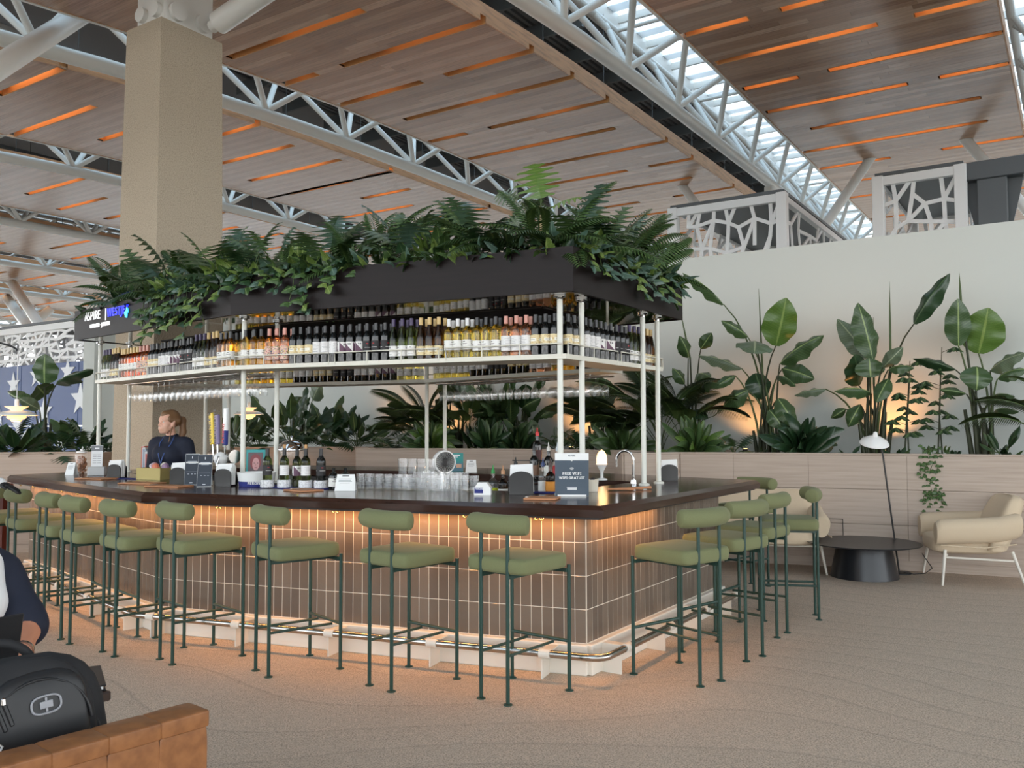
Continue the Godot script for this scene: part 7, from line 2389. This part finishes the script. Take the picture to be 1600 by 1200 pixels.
func people() -> void:
	var sk := mt("skin", c8(222, 172, 148), 0.5)
	sk.subsurf_scatter_enabled = true
	sk.subsurf_scatter_strength = 0.15
	mt("skin_tan", c8(206, 140, 108), 0.55)
	mt("eye_white", c8(236, 234, 230), 0.2)
	mt("eye_iris", c8(60, 50, 42), 0.2)
	mt("lip", c8(190, 96, 92), 0.4)
	mt("hair_blond", c8(126, 92, 62), 0.5)
	mt("hair_dark", c8(60, 48, 40), 0.6)
	mt("shirt_navy", c8(24, 30, 48), 0.8)
	mt("trouser_black", c8(26, 26, 30), 0.85)
	mt("lanyard", c8(60, 84, 140), 0.6)
	mt("shirt_white", c8(226, 226, 226), 0.8)
	mt("glove_black", c8(22, 22, 24), 0.5)
	# --- barista: local +z is forward
	var p := thing("person", "smiling person with a blond ponytail and navy shirt behind the bar", "person", Vector3(-8.0, 0, -5.68), deg_to_rad(20))
	var hc := Vector3(0, 1.572, 0.025)
	var legs := []
	for s in [-1, 1]:
		legs += [[Vector3(0.085 * s, 0.92, 0), Vector3(0.095 * s, 0.5, 0.015), 0.088, 0.056], [Vector3(0.095 * s, 0.5, 0.015), Vector3(0.1 * s, 0.09, -0.02), 0.054, 0.036], [Vector3(0.1 * s, 0.05, -0.04), Vector3(0.105 * s, 0.035, 0.13), 0.036, 0.028]]
	var torso := [[Vector3(-0.05, 0.95, 0), Vector3(0.05, 0.95, 0), 0.13, 0.13], [Vector3(0, 1.0, 0), Vector3(0, 1.12, 0.0), 0.125, 0.115], [Vector3(-0.05, 1.25, 0), Vector3(0.05, 1.25, 0), 0.115, 0.115], [Vector3(-0.14, 1.36, -0.01), Vector3(0.14, 1.36, -0.01), 0.055, 0.055], [Vector3(-0.06, 1.24, 0.07), Vector3(0.06, 1.24, 0.07), 0.07, 0.07]]
	var neck := [[Vector3(0, 1.38, -0.01), Vector3(0, 1.50, 0.005), 0.05, 0.046]]
	var arms := []
	var fore := []
	for s in [-1, 1]:
		var sh := Vector3(0.185 * s, 1.345, -0.01)
		var el := Vector3(0.235 * s, 1.10, -0.03)
		var wr := Vector3(0.16 * s, 0.99, 0.14)
		arms.append([sh, el, 0.05, 0.042])
		fore.append([el, wr, 0.04, 0.027])
		fore += hand_bones(wr, Vector3(-0.25 * s, -0.15, 0.9), Vector3(0, -1, 0.1), Vector3(-1.0 * s, 0.1, 0.1), 0.5)
	var body := MB.new()
	nets(body, legs + torso + neck + arms + fore.slice(0, 1) + [fore[fore.size() / 2]], 0.016, 0.04)
	var hturn := Transform3D(Basis(Vector3.UP, deg_to_rad(-22)), Vector3.ZERO)
	nets(body, turn_bones(head_bones(hc), hturn), 0.0055, 0.022)
	nets(body, fore.slice(1, fore.size() / 2), 0.004, 0.008)
	nets(body, fore.slice(fore.size() / 2 + 1), 0.004, 0.008)
	obj("body", body, M.skin, p)
	face_parts(p, hc, c8(96, 70, 50), hturn)
	var hair := MB.new()
	nets(hair, turn_bones([[hc + Vector3(0, 0.04, -0.03), hc + Vector3(0, 0.03, -0.04), 0.088, 0.086], [hc + Vector3(0, 0.068, 0.032), hc + Vector3(0, 0.06, -0.05), 0.052, 0.062], [hc + Vector3(0.055, 0.03, 0.02), hc + Vector3(0.06, 0.02, -0.05), 0.036, 0.04], [hc + Vector3(-0.055, 0.03, 0.02), hc + Vector3(-0.06, 0.02, -0.05), 0.036, 0.04], [hc + Vector3(0, 0.04, -0.11), hc + Vector3(0, 0.02, -0.155), 0.03, 0.036], [hc + Vector3(0, 0.02, -0.155), hc + Vector3(0.01, -0.1, -0.155), 0.038, 0.036], [hc + Vector3(0.01, -0.1, -0.155), hc + Vector3(0.03, -0.22, -0.11), 0.034, 0.012], [hc + Vector3(0.07, -0.02, 0.0), hc + Vector3(0.095, -0.2, 0.06), 0.008, 0.005]], hturn), 0.007, 0.02)
	obj("hair", hair, M.hair_blond, p)
	var shirt := MB.new()
	var grow := func(b: Array, g: float) -> Array: return b.map(func(q): return [q[0], q[1], q[2] + g, q[3] + g])
	nets(shirt, grow.call(torso, 0.012) + grow.call(arms, 0.016) + [[Vector3(0, 1.385, -0.012), Vector3(0, 1.41, -0.008), 0.062, 0.058]], 0.014, 0.045)
	var so := obj("shirt", shirt, M.shirt_navy, p)
	var col := []
	for j in 17:
		var a := TAU * j / 16.0 + 0.3
		col.append(Vector3(0.062 * sin(a), 1.425 - 0.022 * cos(a), -0.005 + 0.06 * cos(a)))
	obj("collar", MB.new().tube(col, 0.013, 8, false), M.shirt_navy, so)
	obj("lanyard", MB.new().tube([Vector3(-0.055, 1.43, 0.02), Vector3(-0.065, 1.36, 0.085), Vector3(-0.03, 1.25, 0.155), Vector3(0.0, 1.16, 0.16)], 0.006, 6), M.lanyard, p)
	obj("lanyard", MB.new().tube([Vector3(0.055, 1.43, 0.02), Vector3(0.065, 1.36, 0.085), Vector3(0.03, 1.25, 0.155), Vector3(0.0, 1.16, 0.16)], 0.006, 6), M.lanyard, p)
	var tro := MB.new()
	nets(tro, grow.call(legs.filter(func(q): return q[0].y > 0.07), 0.014) + [[Vector3(-0.05, 0.95, 0), Vector3(0.05, 0.95, 0), 0.146, 0.146]], 0.018, 0.04)
	obj("trousers", tro, M.trouser_black, p)
	p.scale = Vector3.ONE * 1.03
	# --- man seated with the laptop: world-aligned local frame, faces +x
	var o := Vector3(-3.42, 0, -1.46)
	var q := thing("person", "seated person in a navy and white shirt working on a laptop", "person", o, deg_to_rad(90))
	# local: +z forward (world +x), +x towards world -z
	var mt_torso := [[Vector3(-0.08, 0.56, -0.12), Vector3(0.08, 0.56, -0.12), 0.16, 0.16], [Vector3(0, 0.62, -0.11), Vector3(0, 0.85, -0.06), 0.17, 0.17], [Vector3(-0.1, 0.95, -0.03), Vector3(0.1, 0.95, -0.03), 0.145, 0.145], [Vector3(-0.2, 1.04, -0.03), Vector3(0.2, 1.04, -0.03), 0.068, 0.068]]
	var mt_neck := [[Vector3(0, 1.08, -0.03), Vector3(0, 1.22, 0.0), 0.065, 0.058]]
	var mt_arm := []
	var mt_fore := []
	var mh := []
	for s in [-1, 1]:
		var sh := Vector3(0.255 * s, 1.0, -0.03)
		var el := Vector3(0.295 * s, 0.81, 0.10)
		var wr := Vector3(0.15 * s, 0.775, 0.34)
		mt_arm.append([sh, el, 0.068, 0.054])
		mt_fore.append([el, wr, 0.05, 0.034])
		mh.append(hand_bones(wr, Vector3(-0.35 * s, -0.05, 1.0), Vector3(0, -1, 0.2), Vector3(-1.0 * s, 0, -0.2), 0.6))
	var mt_leg := []
	for s in [-1, 1]:
		mt_leg += [[Vector3(0.1 * s, 0.52, -0.1), Vector3(0.14 * s, 0.52, 0.3), 0.095, 0.068], [Vector3(0.14 * s, 0.52, 0.3), Vector3(0.14 * s, 0.09, 0.26), 0.062, 0.042], [Vector3(0.14 * s, 0.05, 0.24), Vector3(0.15 * s, 0.04, 0.42), 0.042, 0.034]]
	var mb := MB.new()
	nets(mb, mt_leg + mt_torso + mt_neck + mt_arm + mt_fore, 0.016, 0.045)
	var mc := Vector3(0, 1.315, 0.03)
	nets(mb, head_bones(mc), 0.006, 0.022)
	for h in mh:
		nets(mb, h, 0.004, 0.008)
	obj("body", mb, M.skin_tan, q)
	face_parts(q, mc, c8(60, 48, 40))
	var mhair := MB.new()
	nets(mhair, [[mc + Vector3(0, 0.05, -0.03), mc + Vector3(0, 0.04, -0.05), 0.086, 0.084], [mc + Vector3(0, 0.08, 0.02), mc + Vector3(0, 0.06, -0.05), 0.045, 0.06]], 0.008, 0.02)
	obj("hair", mhair, M.hair_dark, q)
	var ms := MB.new()
	nets(ms, grow.call(mt_torso, 0.014) + grow.call(mt_arm, 0.018) + [[Vector3(0.286, 0.845, 0.08), Vector3(0.29, 0.825, 0.09), 0.078, 0.078], [Vector3(-0.286, 0.845, 0.08), Vector3(-0.29, 0.825, 0.09), 0.078, 0.078]], 0.013, 0.03)
	var mso := obj("shirt", ms, M.shirt_navy, q)
	var wp := MB.new()
	nets(wp, [[Vector3(0.165, 1.05, 0.03), Vector3(0.155, 0.92, 0.08), 0.07, 0.07], [Vector3(0.155, 0.92, 0.08), Vector3(0.13, 0.78, 0.11), 0.065, 0.04], [Vector3(-0.165, 1.05, 0.03), Vector3(-0.155, 0.92, 0.08), 0.07, 0.07]], 0.012, 0.03)
	obj("white_panel", wp, M.shirt_white, mso)
	var mtr := MB.new()
	nets(mtr, grow.call(mt_leg.filter(func(b): return b[0].y > 0.07), 0.014), 0.018, 0.04)
	obj("trousers", mtr, M.trouser_black, q)
	obj("watch", MB.new().tube([Vector3(0.172, 0.777, 0.312), Vector3(0.162, 0.776, 0.325)], 0.04, 16), M.steel, q)
	# his seat
	var st := thing("lounge_seat", "dark bench under the seated person", "bench", Vector3(-3.5, 0, -1.46))
	obj("cushion", blob_cushion(Vector3(0, 0.36, 0), Vector3(0.5, 0.14, 0.7), 0.25), M.dark_red, st)
	obj("base", MB.new().box(Vector3(0, 0.15, 0), Vector3(0.44, 0.3, 0.62), Basis(), 0.01), M.mahogany, st)
	# --- standing person whose gloved hand rests on a stool at the left edge
	var g := thing("person", "person at the left edge whose black gloved hand touches a stool", "person", Vector3(-7.42, 0, -3.02), deg_to_rad(140))
	var inv := g.transform.affine_inverse()
	var wrist := inv * Vector3(-6.99, 1.135, -3.47)
	var tip_dir := (inv * Vector3(-6.86, 1.06, -3.58)) - wrist
	var g_arm := [[Vector3(-0.2, 1.36, 0), Vector3(-0.24, 1.13, 0.12), 0.055, 0.045], [Vector3(0.2, 1.36, 0), Vector3(0.25, 1.1, -0.02), 0.055, 0.045]]
	var reach := -1.0 if wrist.x < 0.0 else 1.0
	g_arm.append([Vector3(0.24 * reach, 1.12, 0.05), wrist, 0.043, 0.03])
	var gb := MB.new()
	nets(gb, legs + torso + neck + g_arm, 0.016, 0.04)
	var gc := Vector3(0, 1.585, 0.02)
	nets(gb, head_bones(gc), 0.006, 0.022)
	obj("body", gb, M.skin, g)
	face_parts(g, gc, c8(50, 40, 34))
	var gh := MB.new()
	nets(gh, [[gc + Vector3(0, 0.05, -0.03), gc + Vector3(0, 0.04, -0.05), 0.088, 0.085], [gc + Vector3(0, 0.08, 0.02), gc + Vector3(0, 0.06, -0.05), 0.045, 0.06]], 0.008, 0.02)
	obj("hair", gh, M.hair_dark, g)
	var gs := MB.new()
	nets(gs, grow.call(torso, 0.012) + grow.call(g_arm, 0.013), 0.014, 0.04)
	obj("white_shirt", gs, M.shirt_white, g)
	var gt := MB.new()
	nets(gt, grow.call(legs.filter(func(b): return b[0].y > 0.07), 0.014), 0.018, 0.04)
	obj("trousers", gt, M.trouser_black, g)
	var gl := MB.new()
	nets(gl, grow.call(hand_bones(wrist, tip_dir, Vector3(0, -1, 0), tip_dir.cross(Vector3.UP).normalized(), 0.25), 0.002) + [[wrist - tip_dir.normalized() * 0.03, wrist, 0.034, 0.03]], 0.005, 0.008)
	obj("glove", gl, M.glove_black, g)
